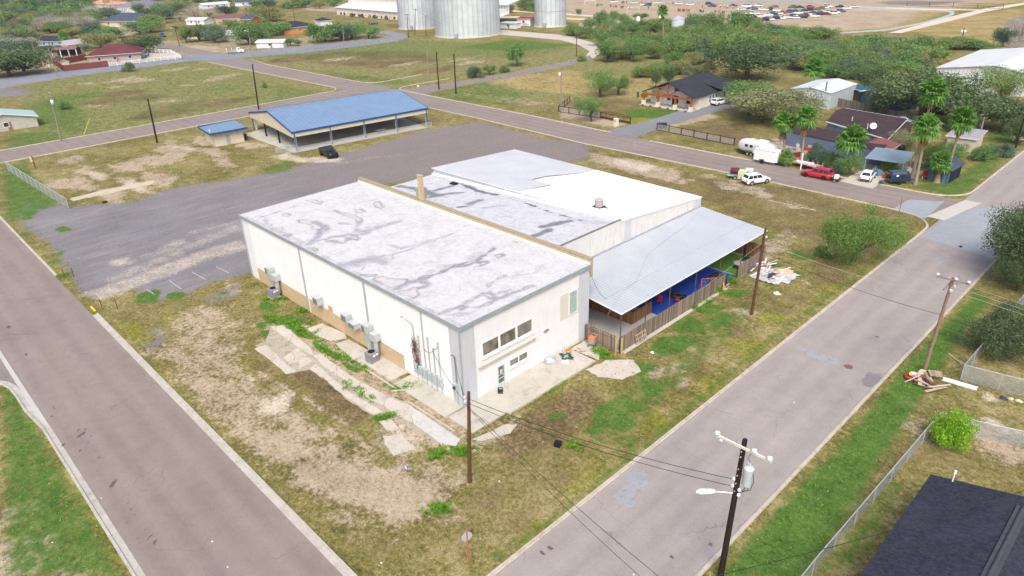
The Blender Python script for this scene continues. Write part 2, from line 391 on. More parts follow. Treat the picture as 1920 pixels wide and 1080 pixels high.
# ---- the corner lot in front (left) of the building
paint('brown', [(170,560),(350,520),(470,500),(560,600),(700,800),(880,860),(1000,760),(1150,720),(1250,800),(1000,1000),(900,1075),(660,1080),(400,830)], 3, .38)
paint('dirt', [(440,560),(300,600),(330,700),(380,780),(470,860),(560,930),(640,990),(740,1010),(860,980),(880,900),(840,860),(700,850),(620,790),(520,730),(460,660)], 2.6, .56)
paint('dirt', [(520,860),(620,850),(760,880),(850,900),(840,960),(760,990),(660,960),(560,910)], 2.2, .86)
paint('dirt', [(470,800),(560,800),(590,850),(540,880),(470,850)], 1.5, .8)
paint('dirt', [(300,650),(350,640),(420,700),(500,800),(470,850),(390,790),(320,710)], 1.8, .62)
for x,y,a,b in ((360,590,3,2),(450,610,2,2),(430,545,3,1.6),(300,655,2,2)): blob('dirt', x,y,a,b,1.5,.55)
paint('gravel', [(255,648),(320,625),(318,640),(285,658)], .8, .6); paint('gravel', [(370,560),(460,520),(450,560),(390,575)], 1, .5); blob('gravel',300,620,1.5,1.2,1,.5)
for x,y,a,b,m in ((250,618,3,1.2,.7),(330,605,4,1.3,.6),(450,690,3,2,.6),(320,590,3,2,.5),(380,700,4,1.6,.55),(270,640,2,1,.6),(360,738,3,1.5,.45)): blob('lush', x,y,a,b,1.6,m)
for x,y,a,b in ((280,555,2.2,1.4),(330,555,1.6,1.),(270,560,1.4,1),(410,560,.7,.4),(420,550,.8,.5)): blob('green', x,y,a,b,.8,.85)
for x,y,a,b in ((250,600,2,.9),(600,900,3,2),(530,1000,3,1.4),(620,1050,2,1.2),(520,940,3,1.5),(455,835,2,1.2)): blob('brown', x,y,a,b,1.3,.55)
blob('pale', 520,755, 1.6,2.0,.7,.75); paint('pale', [(705,800),(765,790),(810,830),(800,852),(735,860),(690,832)], .9, .5)
paint('lush', [(600,690),(700,785),(660,800),(590,740),(480,650),(530,650)], 1.2, .4)
paint('brown', [(560,690),(640,740),(700,790),(650,800),(590,760)], 1.0, .85); paint('brown', [(460,660),(540,690),(480,720)], 1, .6)
stroke('dirt', [(470,690),(560,740),(640,790),(700,850)], .5, .3, .7)
for x,y,a,b in ((520,600,1.6,.9),(540,610,1.2,.7),(560,600,1,.8),(505,575,1.5,1),(545,640,1.1,.6),(565,625,1.1,.6),(600,652,1.4,.5),(625,665,1.4,.5),(660,690,1.4,.4),(575,580,1.2,.6),(525,660,1.4,.7),(575,667,1,.5),(745,728,.6,.4),(725,720,.6,.4),(715,785,.9,.5),(820,850,.8,.6),(865,848,1.4,.5),(825,955,.9,.7),(705,755,.5,.4),(640,710,.5,.3)): blob('green', x,y,a,b,.4,1)
for x,y in ((575,595),(785,715),(755,728),(580,610)): blob('brown', x,y,.9,.6,.5,1)
for x,y,a,b,m in ((1400,650,3,3,.5),(1330,720,2.5,3,.5),(1450,590,2,3,.55),(1560,540,2,3,.5),(1230,790,2,3,.55),(1100,900,2,3,.5),(1000,990,2,2.5,.5),(1290,610,2,3,.7),(1180,760,2,2.4,.65),(1480,450,3,2,.5),(1580,500,3,3,.5),(1540,470,2.4,2,.5),(440,620,4,1.2,.35),(300,610,4,1,.35),(380,650,3,1,.4)): blob('green' if m > .6 else 'lush', x,y,a,b,1.6,m)
for x,y,a,b,m in ((1300,350,5,3,.6),(1400,390,4,3,.65),(1250,330,3,2,.5),(1520,420,4,3,.6),(1440,440,3,2,.6),(1330,400,3,2,.6)): blob('lush', x,y,a,b,2,m)
for x,y,a,b in ((1380,395,3,2),(1200,312,3,2),(1350,350,3,2),(1560,430,3,2),(1640,440,2,2)): blob('brown', x,y,a,b,1.5,.7)
LP_ = lambda x, y: (470+x/2.823, 560+y/2.823)
paint('dirt', [LP_(*p) for p in ((60,130),(330,130),(640,340),(900,470),(1120,560),(1150,740),(1050,800),(880,790),(640,640),(330,330),(200,400),(20,270))], 1.0, .62)
for q in ((100,110),(150,150),(205,95),(240,120),(270,60),(160,265),(130,240),(285,300),(60,140),(90,180)): blob('green', *LP_(*q), .9,.6,.5,.95)
paint('brown', [LP_(*p) for p in ((215,400),(300,375),(420,440),(640,600),(545,670),(430,560))], .8, 1.); paint('lush', [LP_(*p) for p in ((215,400),(300,375),(360,420),(480,520),(440,530))], .8, .5)
for x,y,a,b in ((930,455,.7,.5),(240,95,1.,.6),(300,120,1,.5)): blob('brown', *LP_(x,y), a,b,.4,1)
# front right strip between slab and street
paint('brown', [(1100,720),(1000,760),(920,830),(950,880),(1060,830),(1150,760)], 2, .8); blob('dirt',950,800,1.2,2.6,1.6,.6); blob('dirt',900,830,1.5,1.5,1.,.5)
paint('green', [(1100,790),(1150,720),(1230,690),(1330,590),(1440,540),(1400,620),(1300,720),(1210,800),(1130,860),(1090,850)], 2.4, .5)
paint('lush', [(1060,850),(1160,790),(1300,700),(1430,610),(1560,520),(1640,470),(1600,540),(1440,650),(1250,800),(1060,950)], 2.2, .42)
stroke('green', [(920,1050),(1050,965),(1250,800),(1440,640),(1600,520),(1700,440)], 1.1, 1.0, .62)
for x,y,a,b,m in ((1250,650,1.6,2.4,1),(1280,640,1.2,1.6,1),(1200,690,1.4,1.4,.9),(1330,580,1.2,1.6,1),(1380,550,1.2,1.5,.9),(1350,600,1.2,2,.8),(1140,770,1.5,2,.7),(1160,790,1.5,2,.75),(1230,730,1,1.6,.8),(1210,720,1,1,.8),(1125,665,1.3,1,1),(1260,600,.8,1.4,.9),(1040,780,.6,.9,.8),(1120,800,1,1.6,.7),(1070,790,1.2,1.4,.4),(1180,830,1.6,1.5,.5),(1470,505,2,1.5,.8),(1500,480,2,2,.6)): blob('green', x,y,a,b,.8,m)
for x,y,a,b in ((1270,690,.9,1.2),(1230,700,1,1.5),(1290,655,.6,.5),(1390,585,1.3,1),(1515,532,1.2,.8),(1280,720,.5,1.4)): blob('dirt', x,y,a,b,.8,.7)
for x,y,a,b in ((1310,690,2,2),(1380,620,2,2),(1460,580,2,2.4),(1500,560,2,2),(1060,900,1.5,2.2),(980,970,2,2),(920,930,2,2),(1000,900,1.2,1.2)): blob('brown', x,y,a,b,1.6,.55)
paint('brown', [(880,880),(960,850),(1080,860),(1150,800),(1200,780),(1120,880),(1000,970),(900,1040),(860,1000)], 2, .35)
paint('dirt', [(1400,470),(1470,430),(1500,440),(1480,470),(1420,500)], 1.4, .6)
# behind the building to road C
paint('brown', [(1090,290),(1300,330),(1500,350),(1640,385),(1700,400),(1560,470),(1460,440),(1320,380),(1200,350)], 2.5, .55)
paint('dirt', [(1100,285),(1200,300),(1280,322),(1270,345),(1180,325),(1110,305)], 1.8, .75); paint('pale', [(1150,295),(1230,312),(1210,325),(1150,308)], 1.3, .7)
for x,y,a,b in ((1330,330,2,2),(1430,365,2.4,2),(1370,345,2,3),(1280,340,2,2.5),(1490,385,2,2)): blob('dirt', x,y,a,b,1.4,.6)
paint('pale', [(1330,338),(1400,345),(1440,352),(1420,368),(1350,355)], 1.2, .5)
stroke('pale', [(1440,375),(1490,385),(1530,395)], .5,.4,.8); stroke('pale',[(1500,402),(1530,408)],.5,.4,.7)
for x,y,a,b in ((1450,410,3,3),(1330,365,3,3),(1200,320,3,3),(1480,440,3,2)): blob('lush', x,y,a,b,2,.4)
paint('lush', [(1110,300),(1250,345),(1330,370),(1440,410),(1350,400),(1200,350)],1.6,.35)
paint('green', [(1640,410),(1690,400),(1728,430),(1700,462),(1660,480),(1620,500)], 1.5, .5); paint('lush',[(1480,480),(1560,450),(1540,520),(1490,530)],2,.4)
paint('brown', [(1510,480),(1620,500),(1600,540),(1520,540)], 2, .6)
# lower-left grass corner
LC = [(0,715),(16,716),(30,724),(60,765),(82,810),(250,1085),(0,1085)]; paint('green', LC, 1., .62); paint('lush', LC, 1., .3)
for x,y,a,b in ((40,960,1.4,2.2),(80,1040,2,2),(30,1030,2,2),(120,1070,1,2),(10,1070,2,2)): blob('dirt', x,y,a,b,1.3,.75)
for x,y,a,b in ((150,940,2,1),(110,860,2,1),(90,780,1.5,1),(170,1010,2,1)): blob('brown', x,y,a,b,1.5,.5)
stroke('lush', [(50,760),(140,910),(235,1070)], 1.2, 1.0, .6)
# right-hand verge and yard
paint('green', [(1340,1085),(1450,960),(1580,830),(1690,690),(1800,580),(1830,545),(1860,560),(1800,640),(1720,760),(1520,1085)], 1.5, .9)
paint('green', [(1500,1085),(1600,960),(1680,880),(1720,900),(1620,1080)], 2, .6)
for x,y,a,b in ((1460,1000,1.2,1.5),(1480,1060,1,2),(1640,750,1.2,2),(1660,780,1.2,1.6),(1700,650,1.4,1.6),(1840,720,2,1),(1780,780,2,2),(1700,860,1.2,1.6),(1620,960,1,1.6)): blob('brown', x,y,a,b,1.2,.6)
paint('dirt', [(1800,790),(1840,780),(1920,810),(1920,880),(1850,870)], 1.5, .7); blob('dirt', 1830,800,2,2,1.5,.7); blob('dirt',1690,790,1.5,1.5,1.2,.5); blob('pale', 1855,745,.6,.8,.5,.9); blob('dirt',1720,800,1,1.5,1,.6); blob('pale',1870,795,1.5,.6,.6,.6)
paint('brown', [(1700,780),(1920,840),(1920,930),(1740,880),(1650,900)], 1.6, .45)
# ---- fields between the far roads
paint('green', [(0,255),(110,240),(170,262),(60,285),(0,290)], 4, .55)
paint('green', [(20,165),(200,130),(370,118),(470,140),(640,175),(680,180),(560,200),(440,205),(100,262),(60,220)], 4, .38)
paint('rough', [(20,170),(200,130),(400,118),(690,180),(440,208),(100,265)], 4, .9)
paint('green', [(20,200),(140,160),(190,200),(200,245),(110,262),(40,240)], 9, .58); paint('green', [(500,150),(640,175),(580,190),(490,195)], 5, .48)
for x,y,a,b in ((230,150,5,9),(160,157,4,4),(215,163,3,3),(420,143,4,6),(400,150,3,4),(350,160,3,3),(330,130,4,5),(260,152,4,7),(375,130,3,4)): blob('dirt', x,y,a,b,3,.8)
for x,y,a,b in ((260,185,6,10),(330,200,6,10),(190,190,6,8)): blob('brown', x,y,a,b,5,.7)
paint('rough', [(440,110),(760,72),(1110,85),(1100,120),(960,130),(740,165)], 4, .95)
paint('green', [(500,100),(760,72),(1090,90),(1000,110),(800,110),(480,110)], 5, .45); paint('green', [(540,125),(780,150),(900,140),(740,162),(620,145)], 4, .5); paint('green', [(830,90),(960,72),(1100,85),(960,100)], 6, .62)
paint('brown', [(530,105),(640,95),(790,95),(840,115),(720,130),(600,120)], 7, .75); blob('dirt',870,110,4,10,3,.5)
paint('rough', [(900,150),(1110,110),(1200,110),(1500,100),(1450,150),(1200,190),(1050,200),(880,165)], 3, .9)
paint('field', [(900,150),(1060,130),(1250,150),(1220,190),(1100,185),(960,165)], 4, .75); paint('field', [(1280,110),(1440,95),(1420,140),(1330,145)], 4, .7)
paint('green', [(790,178),(900,150),(1000,175),(960,200),(830,190)], 3, .5); paint('lush', [(830,190),(960,178),(1050,195),(960,205)],3,.4)
paint('dirt', [(860,172),(960,180),(1050,195),(980,200),(860,180)], 2.5, .5)
paint('lush', [(1130,215),(1180,200),(1300,210),(1200,235)], 1.5, .9); paint('green', [(1170,205),(1280,205),(1230,222),(1180,220)], 1.3, 1.)
paint('brown', [(1050,190),(1200,180),(1210,215),(1180,225),(1100,225)], 2, .6); paint('dirt',[(1045,205),(1180,232),(1150,240),(1050,222)],1.4,.7)
paint('dirt', [(1240,230),(1330,212),(1350,220),(1260,240)],1.2,.8); paint('brown', [(1260,240),(1400,230),(1420,280),(1300,260)],2,.8)
paint('lush', [(1200,255),(1380,285),(1440,300),(1380,298),(1240,270)], 1.2, .35)
for x,y,a,b,m in ((150,180,7,10,.7),(420,165,6,8,.6),(350,205,4,12,.6),(560,185,4,8,.7),(240,240,4,12,.5),(60,250,5,6,.7),(600,135,5,12,.5),(900,100,6,10,.6),(720,155,4,12,.6),(480,115,5,10,.5),(1000,90,6,10,.6)): blob('green', x,y,a,b,5,m*.85)
for x,y,a,b in ((300,215,5,9),(230,175,6,7),(430,190,5,8),(550,110,8,12),(700,105,9,14),(820,130,5,10),(640,150,4,10)): blob('brown', x,y,a,b,4,.85)
for x,y,a,b in ((310,190,4,6),(640,110,5,9),(760,120,4,7),(880,118,4,9),(170,200,4,4)): blob('dirt', x,y,a,b,3,.6)
paint('gravel', [(-40,168),(40,164),(75,172),(40,180),(-40,186)], 3, .8)
# dusty house yards at the far left, and the pale sports field beyond the wood
paint('dirt', [(0,120),(150,100),(300,75),(480,75),(700,60),(750,72),(640,82),(480,98),(345,108),(120,132),(0,150)], 3, .5)
paint('dirt', [(350,85),(420,88),(400,100),(360,98)],2,.9); paint('dirt',[(210,50),(250,50),(280,65),(220,70)],3,.9); paint('dirt', [(560,10),(640,12),(650,25),(570,20)],5,.7)
paint('field', [(930,-8),(960,18),(1180,62),(1560,64),(1700,55),(1760,24),(1880,8),(2050,-8)], 6, 1.); paint('field', [(640,20),(760,12),(760,40),(700,40)], 4, .5)
paint('dirt', [(930,-5),(1000,10),(1180,50),(1560,60),(1680,50),(1740,20),(1900,0)], 8, .85); paint('brown', [(1000,-5),(1500,-5),(1600,8),(1300,40),(1100,25)], 12, .35)
paint('pale', [(1590,12),(1800,14),(1770,24),(1600,20)], 4, .5); paint('gravel',[(1640,2),(1830,2),(1740,10),(1660,9)],6,.9)
paint('field', [(1700,58),(1800,30),(1890,18),(1920,16),(1920,70),(1850,85),(1790,72)], 4, .8); paint('rough', [(1700,58),(1890,18),(1920,16),(1920,80),(1800,75)], 4, .8)
paint('gravel', [(1880,40),(1990,10),(1990,80),(1900,75)], 5, .8)
paint('dirt', [(1440,260),(1560,245),(1660,290),(1750,330),(1680,340),(1540,300),(1460,300)], 2, .75)
paint('green', [(1700,350),(1800,375),(1890,300),(1860,280),(1790,330)], 1.4, .62); paint('lush', [(1640,345),(1800,378),(1790,368),(1700,345)], 1, .5)
paint('green', [(1830,270),(1920,270),(1920,240),(1850,240)], 3, .6)

def make_ground():
    V = np.stack([XX, YY, np.zeros_like(XX)], -1).reshape(-1,3)
    i, j = np.meshgrid(np.arange(NX-1), np.arange(NY-1), indexing='ij')
    q = np.stack([i*NY+j, (i+1)*NY+j, (i+1)*NY+j+1, i*NY+j+1], -1).reshape(-1)
    me = bpy.data.meshes.new('ground'); me.vertices.add(len(V)); me.vertices.foreach_set('co', V.reshape(-1).astype(np.float32))
    n = (NX-1)*(NY-1); me.loops.add(n*4); me.loops.foreach_set('vertex_index', q.astype(np.int32))
    me.polygons.add(n); me.polygons.foreach_set('loop_start', np.arange(0,n*4,4,dtype=np.int32)); me.polygons.foreach_set('loop_total', np.full(n,4,dtype=np.int32))
    me.update(calc_edges=True)
    for nm, ks in (('coverA',('green','dirt','gravel')), ('coverB',('brown','pale','rough')), ('coverC',('field','lush',None))):
        at = me.attributes.new(nm, 'FLOAT_COLOR', 'POINT'); d = np.ones((NX*NY,4), np.float32)
        for c, k in enumerate(ks):
            d[:,c] = MASK[k].reshape(-1) if k else 0
        at.data.foreach_set('color', d.reshape(-1))
    t = NT('lot ground'); p = t.pos()
    def att(nm):
        a = t.n('ShaderNodeAttribute', attribute_name=nm); s = t.n('ShaderNodeSeparateColor'); t.l(a.outputs['Color'], s.inputs[0]); return s.outputs
    A, B, C = att('coverA'), att('coverB'), att('coverC')
    nL = t.noise(p, .10, 4, .6); nM = t.noise(p, .55, 5, .65); nS = t.noise(p, 2.6, 4, .7); nF = t.noise(p, 9, 3, .75); nX = t.noise(p, 24, 2, .7)
    nT = t.noise(t.mapping(p, (1,1,1), (0,0,.5), (31,7,0)), 1.2, 5, .7)
    edge = t.math('ADD', t.math('MULTIPLY', nM, .45), t.math('ADD', t.math('MULTIPLY', nS, .35), t.math('MULTIPLY', nF, .2)))
    edge2 = t.math('ADD', t.math('MULTIPLY', nT, .5), t.math('ADD', t.math('MULTIPLY', nS, .3), t.math('MULTIPLY', nF, .2)))
    def cover(m, e, k=1.5, w=.16):
        k = k*1.35   # a mask broken up by the noise so that it thins out in tufts
        v = t.math('ADD', m, t.math('MULTIPLY', t.math('SUBTRACT', e, .5), k)); v = t.ss(v, .5-w, .5+w)
        return t.math('MULTIPLY', v, t.ss(m, .02, .16))
    tone = t.math('ADD', t.math('ADD', t.math('MULTIPLY', nL, .2), t.math('MULTIPLY', nM, .2)), t.math('ADD', t.math('MULTIPLY', nS, .35), t.math('MULTIPLY', nF, .25)))
    tone = t.math('ADD', t.math('MULTIPLY', tone, 2.2), -.6)
    # dry mown grass, with straw and small bare spots
    c = t.ramp(tone, [(.30,(.065,.062,.02)), (.43,(.135,.12,.038)), (.53,(.215,.185,.065)), (.68,(.36,.30,.16))])
    c = t.mix(t.math('MULTIPLY', t.ss(nT,.5,.64), .5), c, t.ramp(nF, [(.38,(.075,.092,.02)),(.62,(.19,.19,.05))]))
    c = t.mix(t.math('MULTIPLY', t.ss(nM,.56,.7), .55), c, t.ramp(nF, [(.35,(.27,.2,.12)),(.65,(.43,.345,.235))]))
    rg = t.ramp(t.math('ADD', t.math('MULTIPLY', nM,.35), t.math('MULTIPLY', nS,.65)), [(.36,(.045,.07,.016)),(.46,(.135,.15,.04)),(.55,(.27,.235,.115)),(.66,(.42,.345,.22))])
    c = t.mix(t.math('MULTIPLY', cover(B[2], edge, .6, .3), .85), c, rg)
    c = t.mix(cover(C[1], edge2, 1.1, .2), c, t.ramp(tone, [(.32,(.075,.095,.012)),(.5,(.18,.19,.022)),(.66,(.30,.28,.06))]))
    c = t.mix(cover(B[0], edge, 1.1, .2), c, t.ramp(tone, [(.30,(.05,.042,.02)),(.5,(.145,.108,.05)),(.68,(.28,.21,.12))]))
    c = t.mix(cover(C[0], edge, .6, .3), c, t.ramp(tone, [(.36,(.16,.125,.045)),(.5,(.30,.235,.095)),(.64,(.42,.335,.16))]))
    dirt = t.ramp(tone, [(.28,(.23,.17,.115)),(.47,(.38,.30,.215)),(.68,(.52,.43,.325))])
    dirt = t.mix(t.math('MULTIPLY', t.ss(t.math('ADD', t.math('MULTIPLY', nF,.55), t.math('MULTIPLY', nX,.45)),.52,.60), .8), dirt, (.10,.085,.04))
    c = t.mix(cover(A[1], edge, 1.9, .22), c, dirt)
    grav = t.ramp(t.math('ADD', t.math('MULTIPLY', nX,.5), t.math('ADD', t.math('MULTIPLY', nL,.25), t.math('MULTIPLY', nS,.25))), [(.36,(.108,.103,.115)),(.5,(.183,.175,.19)),(.64,(.285,.272,.285))])
    grav = t.mix(t.math('MULTIPLY', t.ss(t.noise(t.mapping(p,(1,.16,1),(0,0,.4)), .6, 6, .75),.47,.66), .5), grav, (.30,.262,.24))
    grav = t.mix(t.math('MULTIPLY', t.ss(t.noise(t.mapping(p,(1,.2,1),(0,0,.4),(7,2,0)), .8, 6, .75),.52,.68), .4), grav, (.105,.098,.108))
    grav = t.mix(t.math('MULTIPLY', t.ss(t.sep(p)[1], -5., 45.), .75), grav, t.ramp(t.math('ADD', t.math('MULTIPLY', nX,.5), t.math('MULTIPLY', nS,.5)), [(.36,(.12,.10,.093)),(.5,(.196,.166,.155)),(.64,(.30,.258,.24))]))
    c = t.mix(cover(A[2], edge2, 1.6, .2), c, grav)
    pale = t.ramp(tone, [(.36,(.40,.335,.265)),(.6,(.60,.53,.44))])
    c = t.mix(t.math('MULTIPLY', cover(B[1], edge, .9, .3), .8), c, pale)
    grn = t.ramp(t.math('ADD', t.math('MULTIPLY', nM,.3), t.math('ADD', t.math('MULTIPLY', nS,.35), t.math('MULTIPLY', nF,.35))), [(.36,(.016,.045,.009)),(.46,(.052,.115,.019)),(.55,(.095,.168,.034)),(.66,(.2,.225,.075))])
    c = t.mix(cover(A[0], edge2, 1.35, .18), c, grn)
    spk = t.ss(t.noise(p, 4.6, 3, .85), .55, .63); gv = t.math('SUBTRACT', 1., A[2]); c = t.mix(t.math('MULTIPLY', t.math('MULTIPLY', spk, .62), gv), c, t.mix(.72, c, (.035,.035,.012)))
    spl = t.ss(t.noise(t.mapping(p,(1,1,1),(0,0,1.),(9,3,0)), 3.1, 4, .8), .58, .7); c = t.mix(t.math('MULTIPLY', t.math('MULTIPLY', spl, .42), gv), c, (.44,.38,.28))
    # odd bits of litter and pale stones
    lit = t.ss(t.noise(p, 5.5, 0, .5), .84, .86); c = t.mix(t.math('MULTIPLY', lit, .8), c, (.6,.58,.55))
    t.bsdf(c, .97, 0, .1, t.bump(t.math('ADD', t.math('MULTIPLY', nS,.6), t.math('MULTIPLY', nF,.6)), .55, .12))
    me.materials.append(t.m); o = link('ground', me); return tag(o, 'dry patchy grass, bare soil and gravel covering the open land', 'ground', kind='structure')
make_ground()
def mask_at(k, x, y):
    i = np.clip(np.searchsorted(gx, x), 0, NX-1); j = np.clip(np.searchsorted(gy, y), 0, NY-1); return MASK[k][i, j]

# ================================================================== ROADS, KERBS, SLABS
def structure(name, mb, mats, label, cat='road'): return tag(mb.build(name, mats), label, cat, kind='structure')
def arc(cx, cy, r, a0, a1, n=8): return [(cx+r*math.cos(R(a0+(a1-a0)*i/n)), cy+r*math.sin(R(a0+(a1-a0)*i/n))) for i in range(n+1)]
AY0, AY1, BX0, BX1 = -27.6, -18.1, 15.7, 25.2     # road edges (back of gutter pan)
CS = [(-320,92.0),(-247.9,78.2),(-141,80.6),(-86.6,79.8),(-50.7,77.6),(-16,79.3),(BX0,77.5)]   # near edge of the far cross street
mb = MB(); mb.box(-400,120,AY0,AY1,-.2,.008); structure('road_with_oil_stains', mb, M['asphalt'], 'warm grey street running along the left of the lot')
mb = MB(); mb.box(BX0,BX1,AY1,230,-.2,.012); mb.box(BX0,BX1,-300,AY0,-.2,.012); structure('street', mb, M['asphalt_b'], 'grey street with patches running past the wooden fence')
near = [(-320,84),(-265,82.5),(-250,78.5),(-146,79.5),(-86.6,79.3),(-50.7,77.4),(-20,78.3),(16.5,78.3)]
far = [(16.5,87.6),(-20,87.4),(-44.3,87.2),(-77,88.7),(-141,89.0),(-215,89.2),(-247,91.5),(-275,92.5),(-320,93)]
mb = MB(); mb.sheet(near+far, .006); structure('cross_street', mb, M['asphalt'], 'straight street crossing behind the gravel lot')
mb = MB(); mb.sheet([(-136.5,-260),(-135.2,0),(-135.2,44),(-136.5,82),(-137,90),(-147,90),(-146.6,82),(-145.2,44),(-147,-12),(-149,-260)], .010)
mb.sheet([G2(*p) for p in ((740,170),(780,180),(820,171),(890,157),(970,143),(1060,125),(1112,110),(1105,104),(1050,117),(960,135),(890,148),(800,161))], .014)
structure('back_road', mb, M['asphalt'], 'road passing behind the blue roofed pavilion')
mb = MB(); mb.sheet([G2(*p) for p in ((-150,172),(0,166),(120,146),(345,116),(430,110),(560,100),(690,85),(745,77),(766,70),(760,64),(735,59),(690,57),(680,60),(720,64),(735,68),(715,73),(640,80),(480,95),(345,106),(120,132),(0,147),(-150,155))], .016)
structure('blue_grey_road', mb, M['asphalt_far'], 'bluish grey road curving past the far houses')
mb = MB(); mb.sheet([G2(*p) for p in ((1112,110),(1130,95),(1112,80),(1060,66),(940,56),(930,64),(1050,75),(1085,84),(1105,96),(1098,106))], .012)
structure('gravel_track', mb, M['slab_old'], 'pale gravel track leading to the silos', 'track')
# newer bluish asphalt and concrete valley gutter at the crossing
mb = MB(); mb.sheet([G2(*p) for p in ((1672,393),(1706,374),(1760,378),(1772,376),(1738,408),(1735,410))], .018); mb.sheet([(16.0,68.6),(25.0,66.9),(25.0,79.5),(25.1,88.0),(19.4,87.9),(16.2,79.5)], .018)
structure('road_resurfacing', mb, M['asphalt_blue'], 'bluish patch of newer asphalt at the street crossing')
mb = MB(); mb.sheet([(13.9,77.2),(16.3,77.2),(18.1,88.4),(15.8,88.4)], .024); structure('valley_gutter', mb, M['valley'], 'pale concrete gutter strip across the side street mouth', 'gutter')
# driveways
mb = MB(); mb.sheet([G2(*p) for p in ((1130,247),(1160,252),(1190,258),(1240,240),(1330,213),(1420,190),(1410,178),(1330,190),(1290,203),(1215,227))], .02)
structure('driveway', mb, M['drive'], 'grey asphalt driveway curving up to the black roofed house', 'driveway')
mb = MB(); mb.sheet([G2(*p) for p in ((1575,340),(1636,354),(1660,336),(1655,300),(1610,300),(1618,318))], .02); structure('concrete_driveway', mb, M['slab'], 'concrete driveway under the white hatchback', 'driveway')
mb = MB(); mb.sheet([(-60,-27.75),(-60,-28.05),(-25.4,-28.05),(-25.4,-27.6)], .022); structure('valley_gutter', mb, M['valley'], 'pale straight gutter strip at the left edge', 'gutter')
mb = MB(); mb.sheet([(-25.5,-27.6),(-60,-27.6),(-60,-32.4),G2(-20,717),G2(0,713),G2(16,715),G2(30,723),G2(42,737),G2(60,765)], .014); structure('side_street', mb, M['asphalt'], 'mouth of a side street at the left edge')
# grey drive at top right crossing to the street
mb = MB(); mb.sheet([G2(*p) for p in ((1846,279),(1880,288),(1910,292),(1912,284),(1880,279),(1850,270))], .02); structure('side_drive', mb, M['asphalt'], 'short grey drive beside the white bench', 'driveway')
# kerbs
KP = [(-.03,.018),(.42,.026),(.45,.135),(.60,.135),(.64,.0)]
mb = MB()
c1 = [(-52,AY1)] ; A_in = [(-126,AY1+.5),(-90,AY1+.2)]
KP2 = [(.02,.016),(.12,.03),(.14,.13),(.33,.13),(.37,.0)]
blockA = [(-46,AY1),(9.7,AY1)]+arc(9.7,-12.1,6,-90,-45)[1:]
block = arc(9.7,-12.1,6,-45,0) + [(BX0,70)] + arc(9.9,71.7,5.8,0,90)[1:] + [(-16,78.2),(-50.7,77.3),(-86.6,79.2),(-128,79.5)] + arc(-129,74,5.5,90,180)[1:] + [(-135.0,44),(-135.0,0),(-135.2,-12)] + arc(-129.2,-12,6,180,270)[1:]+[(-62,AY1)]
KC2 = concrete('tan kerb', (.36,.325,.27),(.52,.475,.41),(.26,.2,.13),.55,.8)
mb.sweep(blockA, KP); mb.sweep(block, KP2, 1); structure('kerb', mb, [M['kerb'],KC2], 'worn concrete kerb round the main lot', 'kerb')
def kerb(path, label, pf=None):
    mb = MB(); mb.sweep(path, pf or KP2); structure('kerb', mb, [M['kerb'] if pf else KC2], label, 'kerb')
mb = MB(); mb.sweep([(AX,AY1+.012) for AX in (-48.5,-46.6)], [(.43,.03),(.435,.14),(.615,.142),(.66,0)]); tag(mb.build('painted_kerb', M['yellow']), 'yellow painted end of the kerb at the lot entrance', 'kerb', kind='structure')
kerb([(60,AY0),(-25.5,AY0)]+[G2(60,766),G2(42,738),G2(30,724),G2(16,716),G2(0,714)]+[(-52,-31.5)], 'concrete kerb round the green corner at lower left', KP)
kerb([(BX1,200),(BX1,-20)] , 'concrete kerb along the right side of the grey street')
kerb(([(BX0,190),(BX0,93.2)]+arc(10.2,93.2,5.5,0,-90)[1:]+[(-4,87.6)])[::-1], 'concrete kerb round the corner beneath the palms')
kerb([(-42,87.0),(-15,87.3)], 'concrete kerb before the brown rail fence'); kerb(([(-52.5,87.6),(-77,88.6),(-130,89.0)]+arc(-130,94.5,5.5,-90,-180)[1:]+[(-134.5,110)])[::-1], 'concrete kerb round the corner by the two black poles')
kerb(([(-147.6,110),(-147,95)]+arc(-152.5,94.7,5.5,0,-90)[1:]+[(-215,89.2),(-232,91.5)])[::-1], 'concrete kerb along the far rough field')
kerb(([(-240,78.6),(-152,79.6)]+arc(-152,74.1,5.5,90,0)[1:]+[(-146.0,44),(-147,-12),(-150,-100)])[::-1], 'concrete kerb round the rough field on the left')
# stains and patches on the roads
def irregular(pts, n=3, amp=.12):
    out = []
    for i, a in enumerate(pts):
        b = pts[(i+1)%len(pts)]
        for k in range(n):
            f = k/n; out.append((a[0]+(b[0]-a[0])*f+random.uniform(-amp,amp), a[1]+(b[1]-a[1])*f+random.uniform(-amp,amp)))
    return out
mb = MB()
for q in ([(1152,930),(1168,912),(1196,905),(1205,880),(1218,895),(1212,912),(1195,930),(1190,950),(1175,952),(1160,945)],):
    mb.sheet(irregular([G2(*p) for p in q], 3, .07), .022, 0)
mb.sheet(irregular([G2(*p) for p in ((1168,893),(1180,886),(1203,886),(1205,896),(1194,910),(1180,912),(1176,903))], 3, .06), .0245, 0)
mb.sheet(irregular([G2(*p) for p in ((1490,650),(1520,656),(1560,670),(1581,680),(1575,685),(1545,679),(1510,665))], 3, .07), .022, 0)
for x, y, a in ((1760,491,.5),(1778,480,.4),(1803,459,.6),(1800,463,.3)): 
    cx, cy = G2(x,y); mb.sheet([(cx+a*math.cos(t)*random.uniform(.7,1.2), cy+a*1.7*math.sin(t)*random.uniform(.7,1.2)) for t in np.linspace(0,2*PI,11)[:-1]], .022, 0)
structure('pothole_patch', mb, M['patch'], 'pale grey pothole repairs along the street', 'road patch')
mb = MB(); mb.sheet(irregular([G2(*p) for p in ((1614,712),(1630,698),(1655,702),(1648,716),(1632,726),(1617,722))], 3, .1), .022)
structure('dark_road_patch', mb, M['patch_dark'], 'dark worn patch at the right edge of the street', 'road patch')
mb = MB()
